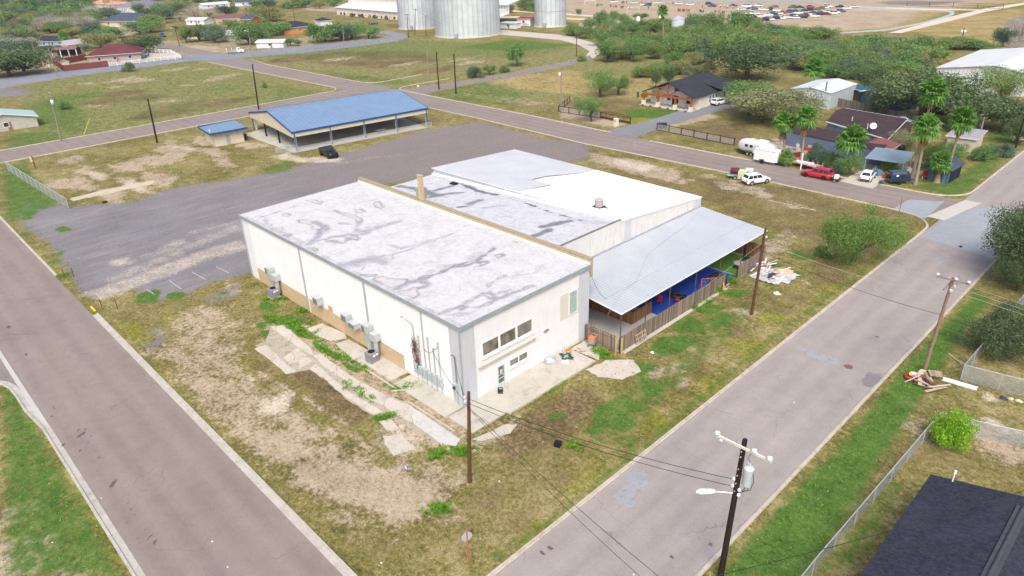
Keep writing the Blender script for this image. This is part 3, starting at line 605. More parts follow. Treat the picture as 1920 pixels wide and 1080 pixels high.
for x, y, a, b in ((152,816,.42,.16),(119,834,.2,.12),(171,818,.12,.07),(150,845,.14,.09),(186,858,.12,.09),(165,829,.08,.05),(212,908,.42,.17),(17,613,.3,.2),(49,665,.35,.1),(97,781,.14,.12),(101,765,.3,.05),(290,1017,.22,.1),(282,1006,.3,.04),(240,944,.07,.05),(246,955,.07,.06),(252,965,.1,.05),(258,1010,.07,.06),(272,993,.06,.05),(239,980,.1,.05),(630,808,.1,.1),(1031,1028,.22,.16),(1017,1037,.25,.1),(1332,1021,.16,.12),(1259,1044,.16,.1),(1644,632,.2,.12),(130,670,.1,.06),(160,805,.16,.06),(147,807,.16,.07)):
    cx, cy = G2(x,y); th0 = random.uniform(-.3,.3)+.0
    P = []
    for k in range(12):
        th = 2*PI*k/12; rr = random.uniform(.65,1.2); ex, ey = a*1.2*math.cos(th)*rr, b*1.2*math.sin(th)*rr
        P.append((cx+ex*math.cos(th0+2.36)-ey*math.sin(th0+2.36) if y > 790 and x < 400 else cx+ex, cy+ex*math.sin(th0+2.36)+ey*math.cos(th0+2.36) if y > 790 and x < 400 else cy+ey))
    mb.sheet(P, .0215)
structure('oil_stain', mb, M['oil'], 'dark oil drips scattered on the asphalt', 'stain')
cx, cy = G2(1591,688); mb = MB(); mb.cyl((cx,cy,.012), .34, .02, 20); mb.lathe([(.36,.0),(.39,.02),(.42,.013)], 20, c=(cx,cy,.01)); structure('manhole_cover', mb, pm((.16,.09,.075),.7,.2,6,name='rusty iron'), 'rusty round manhole cover in the street', 'manhole cover')
# parking stripes on the gravel edge
mb = MB()
for a, b in (((360,510),(385,524)),((317,526),(340,542)),((275,543),(290,552)),((405,500),(430,512))):
    mb.beam((*G2(*a),.006),(*G2(*b),.006),.09,.008)
structure('parking_line', mb, M['whiteline'], 'faded white parking lines at the edge of the gravel', 'marking')
# ---- concrete round the building (world metres: x along the left wall, y along the front wall)
mb = MB(); mb.box(.02,3.35,-.1,14.0,-.1,.17); mb.box(.05,3.3,-2.0,-.12,-.1,.10); mb.box(3.37,3.75,2.0,14.0,-.1,.21)
mb.box(-8.0,-.2,-2.2,-.04,-.1,.08); mb.box(-14.6,-8.6,-2.1,-.04,-.1,.09)
structure('front_walk', mb, M['slab'], 'stained concrete apron in front of the white building', 'slab')
mb = MB(); mb.sheet(irregular([(3.9,12.3),(4.3,14.9),(6.2,17.0),(8.1,15.6),(7.6,13.4),(5.7,12.2)], 4, .12), .02); mb.sheet(irregular([(.3,14.3),(.3,16.4),(2.6,16.2),(3.7,14.5)],3,.1), .03)
def panel(pts, z, amp=.035): mb.prism(irregular([G2(*LP_(*p)) for p in pts], 5, amp), -.05, z)
mb.sheet(irregular([G2(*LP_(*p)) for p in ((20,265),(75,245),(105,150),(180,140),(320,265),(520,400),(660,480),(835,560),(1110,745),(1085,780),(1010,770),(850,690),(700,607),(640,618),(500,525),(400,434),(310,374),(190,402),(110,330))],6,.1), .02, 1)
panel(((20,265),(75,245),(140,300),(110,330)),.03); panel(((112,332),(142,303),(205,360),(240,385),(190,400)),.03); panel(((172,312),(215,285),(255,330),(205,350)),.03); panel(((218,282),(250,262),(328,332),(258,375),(256,332)),.03)
panel(((105,150),(180,140),(225,185),(205,225)),.035); panel(((208,225),(228,187),(320,265),(330,300),(270,272)),.035)
panel(((312,372),(345,347),(398,392),(440,430),(400,432)),.03); panel(((404,434),(444,432),(500,480),(560,520),(500,520)),.03); panel(((506,522),(562,522),(640,562),(700,600),(650,615)),.03)
panel(((332,302),(370,292),(450,352),(455,405),(400,370)),.04); panel(((456,356),(520,402),(580,440),(570,485),(460,408)),.04); panel(((584,442),(660,482),(720,516),(700,565),(640,540),(576,490)),.04); panel(((724,518),(790,547),(835,562),(860,660),(760,610),(706,568)),.04)
mb2 = mb; mb = MB(); panel(((838,564),(960,645),(1110,745),(1085,780),(1010,770),(864,662)),.04); structure('broken_pavement', mb, concrete('bleached concrete', (.42,.405,.385), (.55,.535,.51), (.3,.28,.26), .5, .5), 'bleached end of the old walkway', 'pavement'); mb = mb2
panel(((300,160),(375,132),(500,187),(508,212),(420,225),(330,190)),.05); panel(((450,240),(520,217),(620,272),(602,320),(640,345),(600,360),(500,290)),.05)
panel(((680,650),(740,635),(790,690),(720,700)),.02,.1); panel(((690,730),(800,715),(870,790),(760,830)),.015,.15)
for q in (((614,378),(770,480)),((834,548),(1080,705)),((745,490),(955,478))): mb.beam((*G2(*LP_(*q[0])),.04),(*G2(*LP_(*q[1])),.04),.14,.12)
mb.sheet(irregular([(3.9,-2.6),(4.3,.6),(5.2,1.6),(5.6,.3),(4.6,-2.2)],3,.1),.02)
structure('broken_pavement', mb, [M['slab_old'], concrete('weedy concrete', (.29,.255,.2),(.42,.38,.315),(.16,.17,.06),.6,.9)], 'cracked old concrete strips beside the white building', 'pavement')
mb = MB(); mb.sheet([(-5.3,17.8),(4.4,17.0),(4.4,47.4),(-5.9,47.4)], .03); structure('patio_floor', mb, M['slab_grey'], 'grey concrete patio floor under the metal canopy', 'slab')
mb = MB(); mb.sheet([G2(*p) for p in ((455,252),(552,287),(801,240),(745,216),(640,205))], .04); structure('pavilion_floor', mb, M['slab'], 'smooth concrete floor under the blue pavilion', 'slab')
mb = MB(); mb.sheet(irregular([G2(*p) for p in ((130,372),(250,345),(290,338),(286,346),(180,368),(135,377))],5,.35), .03)
structure('foundation_strip', mb, concrete('mossy concrete', (.42,.36,.27),(.54,.47,.37),(.4,.27,.17),.6,.5), 'pale mossy strip of an old foundation at the gravel edge', 'slab')
# ================================================================== TREES AND PLANTS (unit meshes, shared by the copies)
FOL = dict(
 oak=foliage('dark oak leaves', (.028,.054,.026), (.09,.145,.062), (.18,.245,.105)),
 green=foliage('mid green leaves', (.045,.10,.028), (.135,.255,.075), (.255,.385,.125)),
 mesq=foliage('mesquite leaves', (.06,.115,.03), (.16,.255,.07), (.29,.37,.13)),
 olive=foliage('olive leaves', (.10,.11,.035), (.23,.245,.085), (.36,.36,.16)),
 blue=foliage('bluish leaves', (.036,.075,.052), (.105,.18,.115), (.2,.285,.175)),
 bright=foliage('bright leaves', (.05,.16,.008), (.16,.37,.015), (.33,.52,.04)),
 bright2=foliage('fresh leaves', (.045,.1,.02), (.115,.225,.045), (.22,.34,.085)),
 grey=foliage('bare twigs', (.25,.22,.19), (.43,.385,.345), (.58,.54,.49), .1),
 sage=foliage('sage leaves', (.12,.14,.065), (.25,.275,.13), (.38,.40,.21)),
 palm=foliage('palm fronds', (.03,.10,.012), (.09,.23,.03), (.19,.36,.07)),
 thatch=foliage('dead palm fronds', (.10,.055,.02), (.22,.13,.05), (.36,.25,.11), .05),
 weed=foliage('weeds', (.07,.18,.012), (.14,.33,.022), (.24,.43,.045), .35),
 tuft=foliage('dry tufts', (.10,.09,.035), (.22,.19,.075), (.36,.3,.15), .3),
 dtuft=foliage('dark tufts', (.035,.04,.01), (.085,.088,.025), (.17,.16,.06), .15),
 red=foliage('reddish leaves', (.12,.03,.025), (.25,.06,.04), (.36,.12,.06), .1),
)
def leaf_quads(pos, nrm, size, aspect, rng):
    n = len(pos); t = rng.normal(size=(n,3)); t -= nrm*(t*nrm).sum(1,keepdims=True); t /= np.linalg.norm(t,axis=1,keepdims=True)+1e-9
    b = np.cross(nrm, t); L = (size*(.6+.8*rng.random(n)))[:,None]; W = L*aspect
    return np.stack([pos-t*L*.5, pos+b*W*.5+t*L*.05, pos+t*L*.5+nrm*L*.12, pos-b*W*.5+t*L*.05], 1)
CROWN = {}; LEAFK = dict(round=22,spread=24,loose=12,bush=20,column=16,bare=26)
def crown_mesh(style, var, mat, leaves):
    """unit crown: radius 1, z 0..1 (non-uniform scale follows)"""
    key = (style, var, mat, leaves)
    if key in CROWN: return CROWN[key]
    rng = np.random.default_rng(hash((style,var))%99991 if False else sum(map(ord,style))*31+var*7)
    nb = {'round':34,'spread':38,'loose':30,'bush':26,'column':18,'bare':26}[style]
    C = []; Rr = []
    for i in range(nb):
        d = rng.normal(size=3); d /= np.linalg.norm(d); u = rng.random()**.42
        if style == 'spread': c = np.array([d[0]*u*.80, d[1]*u*.80, .50+d[2]*u*.30+(.08 if abs(d[2])<.3 else 0)])
        elif style == 'bush': c = np.array([d[0]*u*.74, d[1]*u*.74, .10+abs(d[2])*u*.62])
        elif style == 'column': c = np.array([d[0]*u*.6, d[1]*u*.6, .1+.76*rng.random()])
        elif style == 'loose': c = np.array([d[0]*u*.78, d[1]*u*.78, .48+d[2]*u*.40])
        else: c = np.array([d[0]*u*.74, d[1]*u*.74, .48+d[2]*u*.36])
        C.append(c); Rr.append(rng.uniform(.17,.32)*(.82 if style == 'loose' else 1.))
    C = np.array(C); Rr = np.array(Rr); share = Rr**2/ (Rr**2).sum(); Q = []
    for c, r, s in zip(C, Rr, share):
        m = max(6, int(leaves*s)); d = rng.normal(size=(m,3)); d /= np.linalg.norm(d,axis=1,keepdims=True)
        rad = r*(.45+.62*rng.random(m)**.5)*(1+.22*np.sin(5*d[:,0]+7*d[:,1]))
        p = c + d*rad[:,None]*np.array([1,1,.78]); nn = d*.8+rng.normal(size=(m,3))*.5+np.array([0,0,.25]); nn /= np.linalg.norm(nn,axis=1,keepdims=True)
        ls = math.sqrt(LEAFK[style]/leaves)
        Q.append(leaf_quads(p, nn, np.full(m, ls), .07 if style == 'bare' else .55, rng))
    # stray sprays outside the clumps for a ragged edge
    m = leaves//8; k = rng.integers(0, nb, m); d = rng.normal(size=(m,3)); d /= np.linalg.norm(d,axis=1,keepdims=True); d[:,2] = np.abs(d[:,2])*.8-.1
    p = C[k]+d*(Rr[k]*(1.0+.5*rng.random(m)))[:,None]*np.array([1,1,.8]); nn = d+rng.normal(size=(m,3))*.5; nn /= np.linalg.norm(nn,axis=1,keepdims=True)
    Q.append(leaf_quads(p, nn, np.full(m, math.sqrt(LEAFK[style]*.8/leaves)), .1 if style == 'bare' else .42, rng))
    me = quads_mesh('crown', np.concatenate(Q), FOL[mat]); CROWN[key] = me; CROWN[(style,var,'blobs')] = C
    return me
TRUNK = {}
def trunk_mesh(style, var, bare=False):
    """unit trunk and limbs reaching into a crown of radius 1, from z=-0.45*... scaled with the crown"""
    key = (style, var, bare)
    if key in TRUNK: return TRUNK[key]
    rng = random.Random(var*13+5); C = CROWN[(style,var,'blobs')]; mb = MB()
    fork = Vector((rng.uniform(-.06,.06), rng.uniform(-.06,.06), .12)); mb.tube([(0,0,-.5),(fork.x*.3,fork.y*.3,-.15),fork], [.085,.06,.055], 8)
    for i in range(0, len(C), 2 if bare else 3):
        c = Vector(C[i]); mid = fork.lerp(c,.5)+Vector((rng.uniform(-.06,.06),rng.uniform(-.06,.06),.05)); mb.tube([fork, mid, c], [.04,.024,.008], 6, caps=False)
    TRUNK[key] = mb.mesh('trunk', M['bark'] if not bare else bark('grey bark', (.12,.1,.085), (.25,.21,.185))); return TRUNK[key]
def tree_at(x, y, r, h, style, mat, label, var=0, leaves=2600, trunk_h=None, group=None, name='tree', cat='tree', rz=None, ry=None):
    """r: crown radius, h: whole height; the crown starts at trunk_h"""
    th = trunk_h if trunk_h is not None else h*.22
    o = thing(name, label, cat, (x,y,0), random.random()*6.28 if rz is None else rz, group)
    cm = crown_mesh(style, var, mat, leaves); c = link('crown', cm, o); c.location = (0,0,th*.8); c.scale = (r*random.uniform(.86,1.14), (ry or r)*random.uniform(.86,1.14), h-th*.8); c.rotation_euler = (random.uniform(-.09,.09),random.uniform(-.09,.09),0)
    t = link('trunk', trunk_mesh(style, var, style == 'bare'), o); hh = h-th*.8
    t.location = (0,0,th*.8); t.scale = (r*.9, r*.9, hh)
    # the trunk mesh reaches half a crown height below; stretch so that it meets the ground
    k = th*.8/(.5*hh) if hh else 1
    if k > 1: 
        t.scale = (r*.9, r*.9, hh); s = link('lower_trunk', lower_trunk(), t); s.scale = (1/(r*.9)*max(.1,.05*h), 1/(r*.9)*max(.1,.05*h), th*.8/hh); s.location = (0,0,-th*.8/hh)
    return o
_lt = []
def lower_trunk():
    if not _lt:
        mb = MB(); mb.tube([(0,0,0),(0,0,.5),(0,0,1)], [.75,.6,.55], 8); _lt.append(mb.mesh('lower_trunk', M['bark']))
    return _lt[0]
def tree_px(px, py, ty, wpx, style, mat, label, **kw):
    """trunk foot at picture point px,py; top at ty; wpx = crown width in picture pixels"""
    b = g(px,py); D = depth(b); r = wpx/2*D/FOC*kw.pop('grow',1.16); h = hgt(px,py,ty)*1.08; sq = kw.pop('squash', .88)
    return tree_at(b[0], b[1], r, max(h*sq,.6), style, mat, label, **kw)

# ---- fan palms
def fan_frond(mb, base, direc, L, rng, mi=0, droop=.25):
    d = Vector(direc).normalized(); side = d.cross(Vector((0,0,1)))
    if side.length < .05: side = Vector((1,0,0))
    side.normalize(); up = side.cross(d).normalized(); b = Vector(base); h = b+d*L*.45
    mb.tube([b, b.lerp(h,.5)+up*.03*L, h], [.03,.025,.018], 4, mi, False)
    n = 11
    for k in range(n):
        a = R(-105+210*k/(n-1)); dd = (d*math.cos(a)+side*math.sin(a)).normalized(); ln = L*.62*(1-.18*abs(a)/1.9)*rng.uniform(.9,1.08)
        p1 = h+dd*ln*.55+up*.06*L*math.cos(a); tip = h+dd*ln-Vector((0,0,1))*droop*L*rng.uniform(.5,1.2); w = (up*math.sin(a)*-1+side*math.cos(a)); w = dd.cross(up).normalized()*ln*.10
        mb.add([h, p1-w, tip, p1+w], [(0,1,2,3)], mi)
PALM = {}
def palm_meshes(var, skirt):
    if (var,skirt) in PALM: return PALM[(var,skirt)]
    rng = random.Random(var+3); c = MB()
    for i in range(34):
        a = i*2.4+rng.uniform(-.2,.2); el = R(78-118*(i/33)**.9+rng.uniform(-6,6)); fan_frond(c, (0,0,-.1*(i/33)), (math.cos(a)*math.cos(el), math.sin(a)*math.cos(el), math.sin(el)), rng.uniform(.9,1.08), rng, 0, .18)
    s = MB()
    for i in range(int(26*skirt)):
        a = i*2.4; L = rng.uniform(.5,.85); z0 = -.12-rng.random()*.75*skirt; fan_frond(s, (.08*math.cos(a),.08*math.sin(a),z0), (math.cos(a)*.45, math.sin(a)*.45, -1), L*.75, rng, 0, .1)
    PALM[(var,skirt)] = (c.mesh('fronds', FOL['palm']), s.mesh('dead_fronds', FOL['thatch']) if skirt else None); return PALM[(var,skirt)]
def palm(bx, by, tx, ty, label, crown_px, var=0, skirt=1., group=None, rad=None, extra_h=0):
    b = g(bx,by); h = hgt(bx,by,ty)+extra_h; top = g(tx,ty,h) if not extra_h else b+np.array([0,0,h]); rr = crown_px/2*depth(b+[0,0,h])/FOC*1.05; rd = rad or .26
    o = thing('fan_palm', label, 'palm tree', (b[0],b[1],0), 0, group)
    mb = MB(); e = np.array([top[0]-b[0], top[1]-b[1], h]); n = 9
    P = [(e[0]*f**1.3, e[1]*f**1.3, e[2]*f) for f in np.linspace(0,1,n)]; mb.tube(P, [rd*(1.35-.5*min(1,f*4) -.12*f) for f in np.linspace(0,1,n)], 10)
    mb.build('trunk', bark('palm trunk', (.19,.15,.11), (.40,.34,.265)) if 'PT' not in PALM else PALM['PT'], o)
    c, s = palm_meshes(var, skirt); k = link('fronds', c, o); k.location = P[-1]; k.scale = (rr,)*3; k.rotation_euler = (0,0,random.random()*6)
    if s: q = link('dead_fronds', s, o); q.location = P[-1]; q.scale = (rr*.85,rr*.85,rr*1.05)
    return o
PALM['PT'] = bark('palm trunk', (.19,.15,.11), (.40,.34,.265))
PALMS = 'fan palms round the corner house'
palm(1708,341,1750,172,'tallest fan palm, its crown against the dark oak trees', 62, 0, .55, PALMS)
palm(1716,346,1737,238,'tall fan palm with brown skirt behind the black trailer', 56, 1, .9, PALMS)
palm(1772,338,1805,224,'tall clean trunked fan palm above the blue shed', 56, 2, .5, PALMS)
palm(1756,342,1765,302,'short thick fan palm at the corner of the lawn', 46, 3, .8, PALMS, rad=.42)
palm(1469,300,1471,228,'leftmost fan palm, with shaggy brown skirt behind the white cargo trailer', 46, 1, 1., PALMS)
palm(1501,306,1512,220,'fan palm with long brown skirt in front of the dark brown roof', 48, 2, 1., PALMS)
palm(1598,318,1598,262,'bushy fan palm in front of the blue house wall', 66, 0, .3, PALMS)
palm(1474,312,1475,294,'small young fan palm beside the white cargo trailer', 30, 3, .2, PALMS, rad=.2)
palm(1243,98,1243,20,'lone fan palm standing by the small silo', 24, 1, .9, None)
palm(1527,172,1527,128,'pale drooping palm beyond the white metal shed', 46, 2, 0, None)
palm(120,88,118,68,'fan palm beside the small blue house', 22, 3, .2, None)
palm(66,66,62,10,'fan palm among the far left trees', 14, 0, .2, None)
# ---- near individual trees
tree_px(1600,490,384,176,'loose','bright2','wide leafy mesquite tree on the grass near the street corner', var=1, leaves=15000, trunk_h=.8, squash=1., grow=1.05)
tree_at(*g(1545,480)[:2], 1.5, 1.7, 'bush','green','low dark bush under the mesquite tree', var=2, leaves=3000, name='bush', cat='bush', trunk_h=.1)
tree_at(28.9,63.0, 6.6, 9.6,'round','oak','big dark oak tree over the right edge of the street', var=0, leaves=30000, trunk_h=1.4)
tree_at(*g(1905,545)[:2], 3.2, 5.0,'round','oak','dark tree behind the fence, under the big oak', var=3, leaves=16000, trunk_h=.9)
tree_at(32.2,42.8, 4.8, 5.9,'bush','oak','dark oak tree inside the chain link fence', var=1, leaves=26000, trunk_h=.5)
tree_at(36.0,47.5, 3.6, 5.6,'round','olive','lighter oak tree behind the dark one inside the fence', var=2, leaves=16000, trunk_h=.5)
tree_px(1783,836,776,92,'round','bright','rounded bright green shrub behind the near fence', var=2, leaves=6000, name='shrub', cat='shrub', trunk_h=.05, squash=.95, grow=1.2)
for x, y, w, h, m, lb in ((1160,590,0,0,0,0),)[:0]: pass
# ---- yard trees on the right
Y = [ # px,py(foot),top,width,style,mat,label
 (1404,216,142,98,'spread','green','broad tree beside the white car at the black roofed house'),
 (1428,230,158,136,'spread','sage','pale grey green tree behind the travel trailer'),
 (1490,242,160,146,'loose','sage','feathery pale tree beside the white metal shed'),
 (1400,150,72,150,'spread','oak','large dark tree behind the black roofed house'),
 (1625,170,118,84,'round','oak','dark round tree beyond the blue shed'),
 (1726,228,122,210,'spread','oak','huge dark oak behind the tallest palm'),
 (1806,238,156,170,'spread','oak','dark oak between the palms and the white warehouse'),
 (1880,245,175,120,'spread','oak','dark oak at the right edge by the white bench'),
 (1872,190,112,104,'loose','mesq','loose green tree in front of the white warehouse'),
 (1640,220,150,60,'round','blue','bluish dark tree beside the huge oak'),
 (1590,330,285,46,'round','green','green tree beside the white car on the concrete drive'),
 (1672,322,292,38,'bush','bright','bright yellow green bush at the carport'),
 (1695,290,235,76,'loose','sage','feathery pale yellow tree behind the carport'),
 (1785,300,262,70,'round','green','green tree between the two palm trunks'),
 (1740,318,262,70,'round','mesq','bushy green tree behind the tall palm trunks'),
 (1845,300,265,60,'bush','green','dark green shrub by the blue shed'),
 (1870,292,255,56,'bush','blue','bluish shrub at the end of the side drive'),
 (1530,305,262,56,'bush','blue','grey green shrub behind the red car'),
 (1555,310,275,42,'bush','green','dark green shrub behind the red car roof'),
 (1575,322,295,26,'bush','blue','small shrub beside the flatbed junk'),
 (1652,345,334,14,'bush','blue','small spiky grey shrub at the driveway edge'),
 (1810,255,205,50,'round','oak','dark tree behind the grey pole'),
 (1905,270,215,60,'round','oak','dark tree at the far right kerb'),
 (1108,228,170,62,'loose','green','small tree inside the brown rail fence'),
 (1126,182,120,84,'loose','green','leafy open tree in the tall grass behind the fence'),
 (1158,178,135,60,'loose','mesq','thin tree leaning over the tall grass'),
 (1229,165,128,24,'round','oak','small clipped tree left of the black roof'),
 (1255,160,122,28,'round','oak','small dark tree right behind the black roof'),
 (1207,182,165,16,'bush','green','small bush by the porch corner'),
 (1196,184,170,8,'column','blue','tiny young tree on the front lawn'),
 (969,124,76,44,'round','green','solitary round tree on the rough green field'),
 (892,146,119,38,'bush','blue','dark bush at the road bend by the black poles'),
 (918,140,118,36,'loose','green','straggly bush beside the gravel road'),
 (945,135,120,26,'bush','green','small bush on the gravel road edge'),
 (1090,115,100,20,'bush','green','low bush at the foot of a pole'),
 (242,134,113,28,'bush','oak','single dark bush at the blue grey roadside'),
 (125,205,181,24,'bush','green','small dark bush in the green field'),
 (497,165,150,12,'bush','green','tiny bush on the left field'),
]
for i, (px,py,ty,w,st,mt,lb) in enumerate(Y):
    bush = st == 'bush'
    tree_px(px,py,ty,w,st,mt,lb, var=i%4, leaves=9000 if py > 140 else 5000, trunk_h=.15 if bush else None, name='shrub' if bush else 'tree', cat='shrub' if bush else 'tree')
# ---- the dense thicket beyond the black roofed house: rows of separate trees
TH = 'trees of the dense thicket'
thick = []
for row, (y0, x0, x1, n, h, w) in enumerate(((56,1130,1240,4,18,34),(62,1180,1300,6,26,40),(66,1300,1440,5,24,44),(128,1480,1640,5,34,54),(70,1070,1170,4,22,34),(78,1240,1560,9,30,44),(88,1130,1480,9,32,50),(92,1500,1640,4,24,44),(100,1160,1500,8,36,54),(104,1540,1750,6,34,52),(112,1130,1240,3,40,48),(118,1440,1720,8,38,60),(122,1250,1330,3,24,40),(134,1480,1740,7,36,58),(150,1560,1750,5,36,54),(142,1190,1340,4,26,36),(118,1620,1760,4,30,50),(96,1700,1840,4,26,46),(158,1640,1700,2,30,44))):
    n = int(n*1.45+.5)
    for k in range(n):
        x = x0+(x1-x0)*(k+.5+random.uniform(-.35,.35))/n; y = y0+random.uniform(-4,4); thick.append((x,y,h*random.uniform(.8,1.2),w*random.uniform(.9,1.35)))
kinds = [('green','mid green tree in the dense thicket'),('mesq','light green mesquite in the dense thicket'),('green','mid green tree in the dense thicket'),('mesq','light green mesquite in the dense thicket'),('blue','bluish green tree in the dense thicket'),('olive','olive toned tree in the dense thicket'),('green','mid green tree in the dense thicket')]
for i, (x,y,h,w) in enumerate(thick):
    mt, lb = kinds[random.randrange(len(kinds))]
    tree_px(x,y,y-h,w,'round' if i%3 else 'loose',mt,lb, var=i%4, leaves=4500, trunk_h=.5, grow=1.25, group=TH+' ('+mt+')', squash=.95)
far_edge = [(905,22,-12,34,'blue'),(985,20,-10,40,'green'),(1000,22,2,26,'green'),(955,24,8,26,'blue'),(1085,28,16,16,'green'),(1125,48,18,34,'green'),(1150,40,20,30,'green'),(1170,45,24,26,'mesq'),(1200,38,24,30,'green'),(1105,52,32,30,'green'),(1390,70,18,70,'green'),(1335,66,20,50,'mesq'),(1300,60,22,40,'green'),(1420,78,36,50,'mesq'),(1900,110,64,60,'grey'),(1910,80,30,60,'grey'),(1880,88,50,40,'blue')]
for i, (x,y,t_,w,mt) in enumerate(far_edge):
    lb = {'green':'green tree along the edge of the sports field','mesq':'light green tree along the edge of the sports field','blue':'bluish tree along the edge of the sports field','grey':'bare grey tree at the far right edge'}[mt]
    tree_px(x,y,t_,w,'bare' if mt == 'grey' else 'round',mt,lb, var=i%4, leaves=4500, trunk_h=.6, group='trees by the sports field ('+mt+')', squash=.95)
# ---- neighbourhood trees, top left
N = [(20,143,86,92,'oak'),(50,140,92,70,'oak'),(8,120,80,60,'blue'),(60,112,90,60,'oak'),(20,98,68,60,'grey'),(48,95,68,44,'grey'),(95,98,85,40,'oak'),(145,92,78,40,'grey'),(160,96,84,22,'blue'),(190,90,60,50,'olive'),(175,68,46,46,'blue'),(210,72,48,50,'green'),(200,88,62,40,'grey'),(135,72,52,36,'olive'),(95,62,50,32,'mesq'),(110,62,46,26,'mesq'),(94,58,26,50,'grey'),(60,56,30,56,'green'),(30,72,46,60,'green'),(45,60,38,40,'blue'),(10,60,40,36,'oak'),(15,44,18,44,'mesq'),(30,38,8,44,'blue'),(75,32,2,60,'blue'),(100,36,6,50,'green'),(130,30,2,60,'green'),(160,28,4,50,'mesq'),(115,22,-6,40,'oak'),(50,18,-12,50,'green'),(20,16,-14,44,'blue'),(135,44,22,34,'olive'),(160,42,20,34,'grey'),(178,34,8,40,'grey'),(205,36,12,56,'blue'),(225,14,-8,40,'olive'),(265,66,36,56,'green'),(285,60,26,46,'mesq'),(268,98,66,58,'oak'),(292,44,14,56,'oak'),(310,36,10,46,'blue'),(262,26,4,26,'blue'),(320,30,2,56,'mesq'),(345,22,0,44,'mesq'),(338,40,22,30,'grey'),(365,32,8,36,'grey'),(395,34,14,40,'grey'),(425,30,8,36,'oak'),(350,80,44,36,'mesq'),(375,78,44,48,'oak'),(405,80,46,44,'blue'),(390,70,48,30,'green'),(430,52,36,36,'olive'),(440,54,38,30,'green'),(465,84,38,52,'green'),(490,82,30,56,'green'),(505,40,12,50,'olive'),(480,30,8,36,'mesq'),(520,66,38,44,'green'),(345,66,50,20,'green'),(462,20,6,22,'grey'),(540,16,2,30,'green'),(480,12,0,24,'green'),(505,12,-4,30,'blue'),(570,14,-6,36,'green'),(625,12,-8,30,'green'),(600,16,0,26,'olive'),(610,78,40,62,'green'),(640,76,44,46,'blue'),(660,72,38,56,'green'),(690,72,46,50,'green'),(545,86,70,22,'mesq'),(560,86,74,14,'mesq'),(330,58,48,16,'oak'),(155,26,8,30,'oak'),(385,10,-8,40,'oak'),(420,8,-10,36,'green'),(460,6,-14,36,'blue'),(340,6,-12,40,'oak'),(255,4,-14,30,'mesq'),(290,2,-18,40,'green'),(185,0,-20,40,'green'),(95,2,-24,44,'mesq'),(50,-4,-30,40,'green'),(5,0,-30,40,'blue'),(530,-4,-24,40,'green'),(590,-6,-26,40,'olive'),(640,-8,-26,30,'green'),(430,-8,-28,40,'mesq'),(350,-14,-34,40,'green'),(240,-18,-38,44,'blue'),(130,-18,-40,44,'green'),(20,-22,-44,44,'mesq')]
KEEP = [(150,70,275,126),(58,60,114,100),(88,84,150,128),(180,18,270,62),(0,34,50,58),(168,-6,218,20),(238,-6,310,34),(345,40,402,84),(418,56,468,94),(398,22,478,58),(525,34,660,96),(205,46,300,76),(300,70,520,112),(375,-4,478,16),(120,70,165,96),(250,92,350,120)]
for k in range(700):
    x, y = random.uniform(-5,530), random.uniform(-16,100)
    if y > 112-x*.35 and x > 60 or y > 100 or any(a < x < c and b < y < d for a,b,c,d in KEEP) or len(N) > 260: continue
    sz = (20+y*.16)*random.uniform(.8,1.25); N.append((x,y,y-sz*random.uniform(.6,.85),sz*random.uniform(1.,1.5),random.choice(['oak','green','mesq','blue','olive','grey','green','mesq'])))
nl = {'oak':'dark oak tree among the houses at top left','blue':'bluish green tree among the houses at top left','green':'mid green tree among the houses at top left','mesq':'light green tree among the houses at top left','olive':'yellowish olive tree among the houses at top left','grey':'bare pinkish grey tree among the houses at top left'}
N.sort(key=lambda q: depth(g(q[0],q[1]))); FARN = N[118:]; N = N[:118]
for i, (x,y,t_,w,mt) in enumerate(N):
    st = 'bare' if mt == 'grey' else ('spread' if mt == 'oak' else 'round' if i%3 else 'loose')
    tree_px(x,y,t_,w,st,mt,nl[mt], var=i%4, leaves=4500, trunk_h=.9, grow=1.42, group='garden trees at top left ('+mt+')', squash=.95)
# the trees beyond those run together into one belt
def tree_belt(items, label):
    V = []; MI = []; ks = ['oak','green','mesq','blue','olive','grey']
    for i, (x,y,t_,w,mt) in enumerate(items):
        b = g(x,y); D = depth(b); r = w/2*D/FOC*1.42; h = hgt(x,y,t_)*1.05; me = crown_mesh('bare' if mt == 'grey' else 'round' if i%2 else 'loose', i%4, mt, 1500); n = len(me.vertices)
        co = np.empty(n*3, np.float32); me.vertices.foreach_get('co', co); co = co.reshape(-1,3); a = random.random()*6; ca, sa = math.cos(a), math.sin(a)
        q = np.stack([(co[:,0]*ca-co[:,1]*sa)*r+b[0], (co[:,0]*sa+co[:,1]*ca)*r*random.uniform(.85,1.15)+b[1], co[:,2]*h*.92+h*.06], 1); V.append(q.reshape(-1,4,3)); MI.append(np.full(n//4, ks.index(mt)))
    o = link('tree_belt', quads_mesh('tree_belt', np.concatenate(V), [FOL[k] for k in ks], np.concatenate(MI))); return tag(o, label, 'trees', kind='stuff')
tree_belt(FARN, 'belt of mixed trees round the farthest houses at top left')
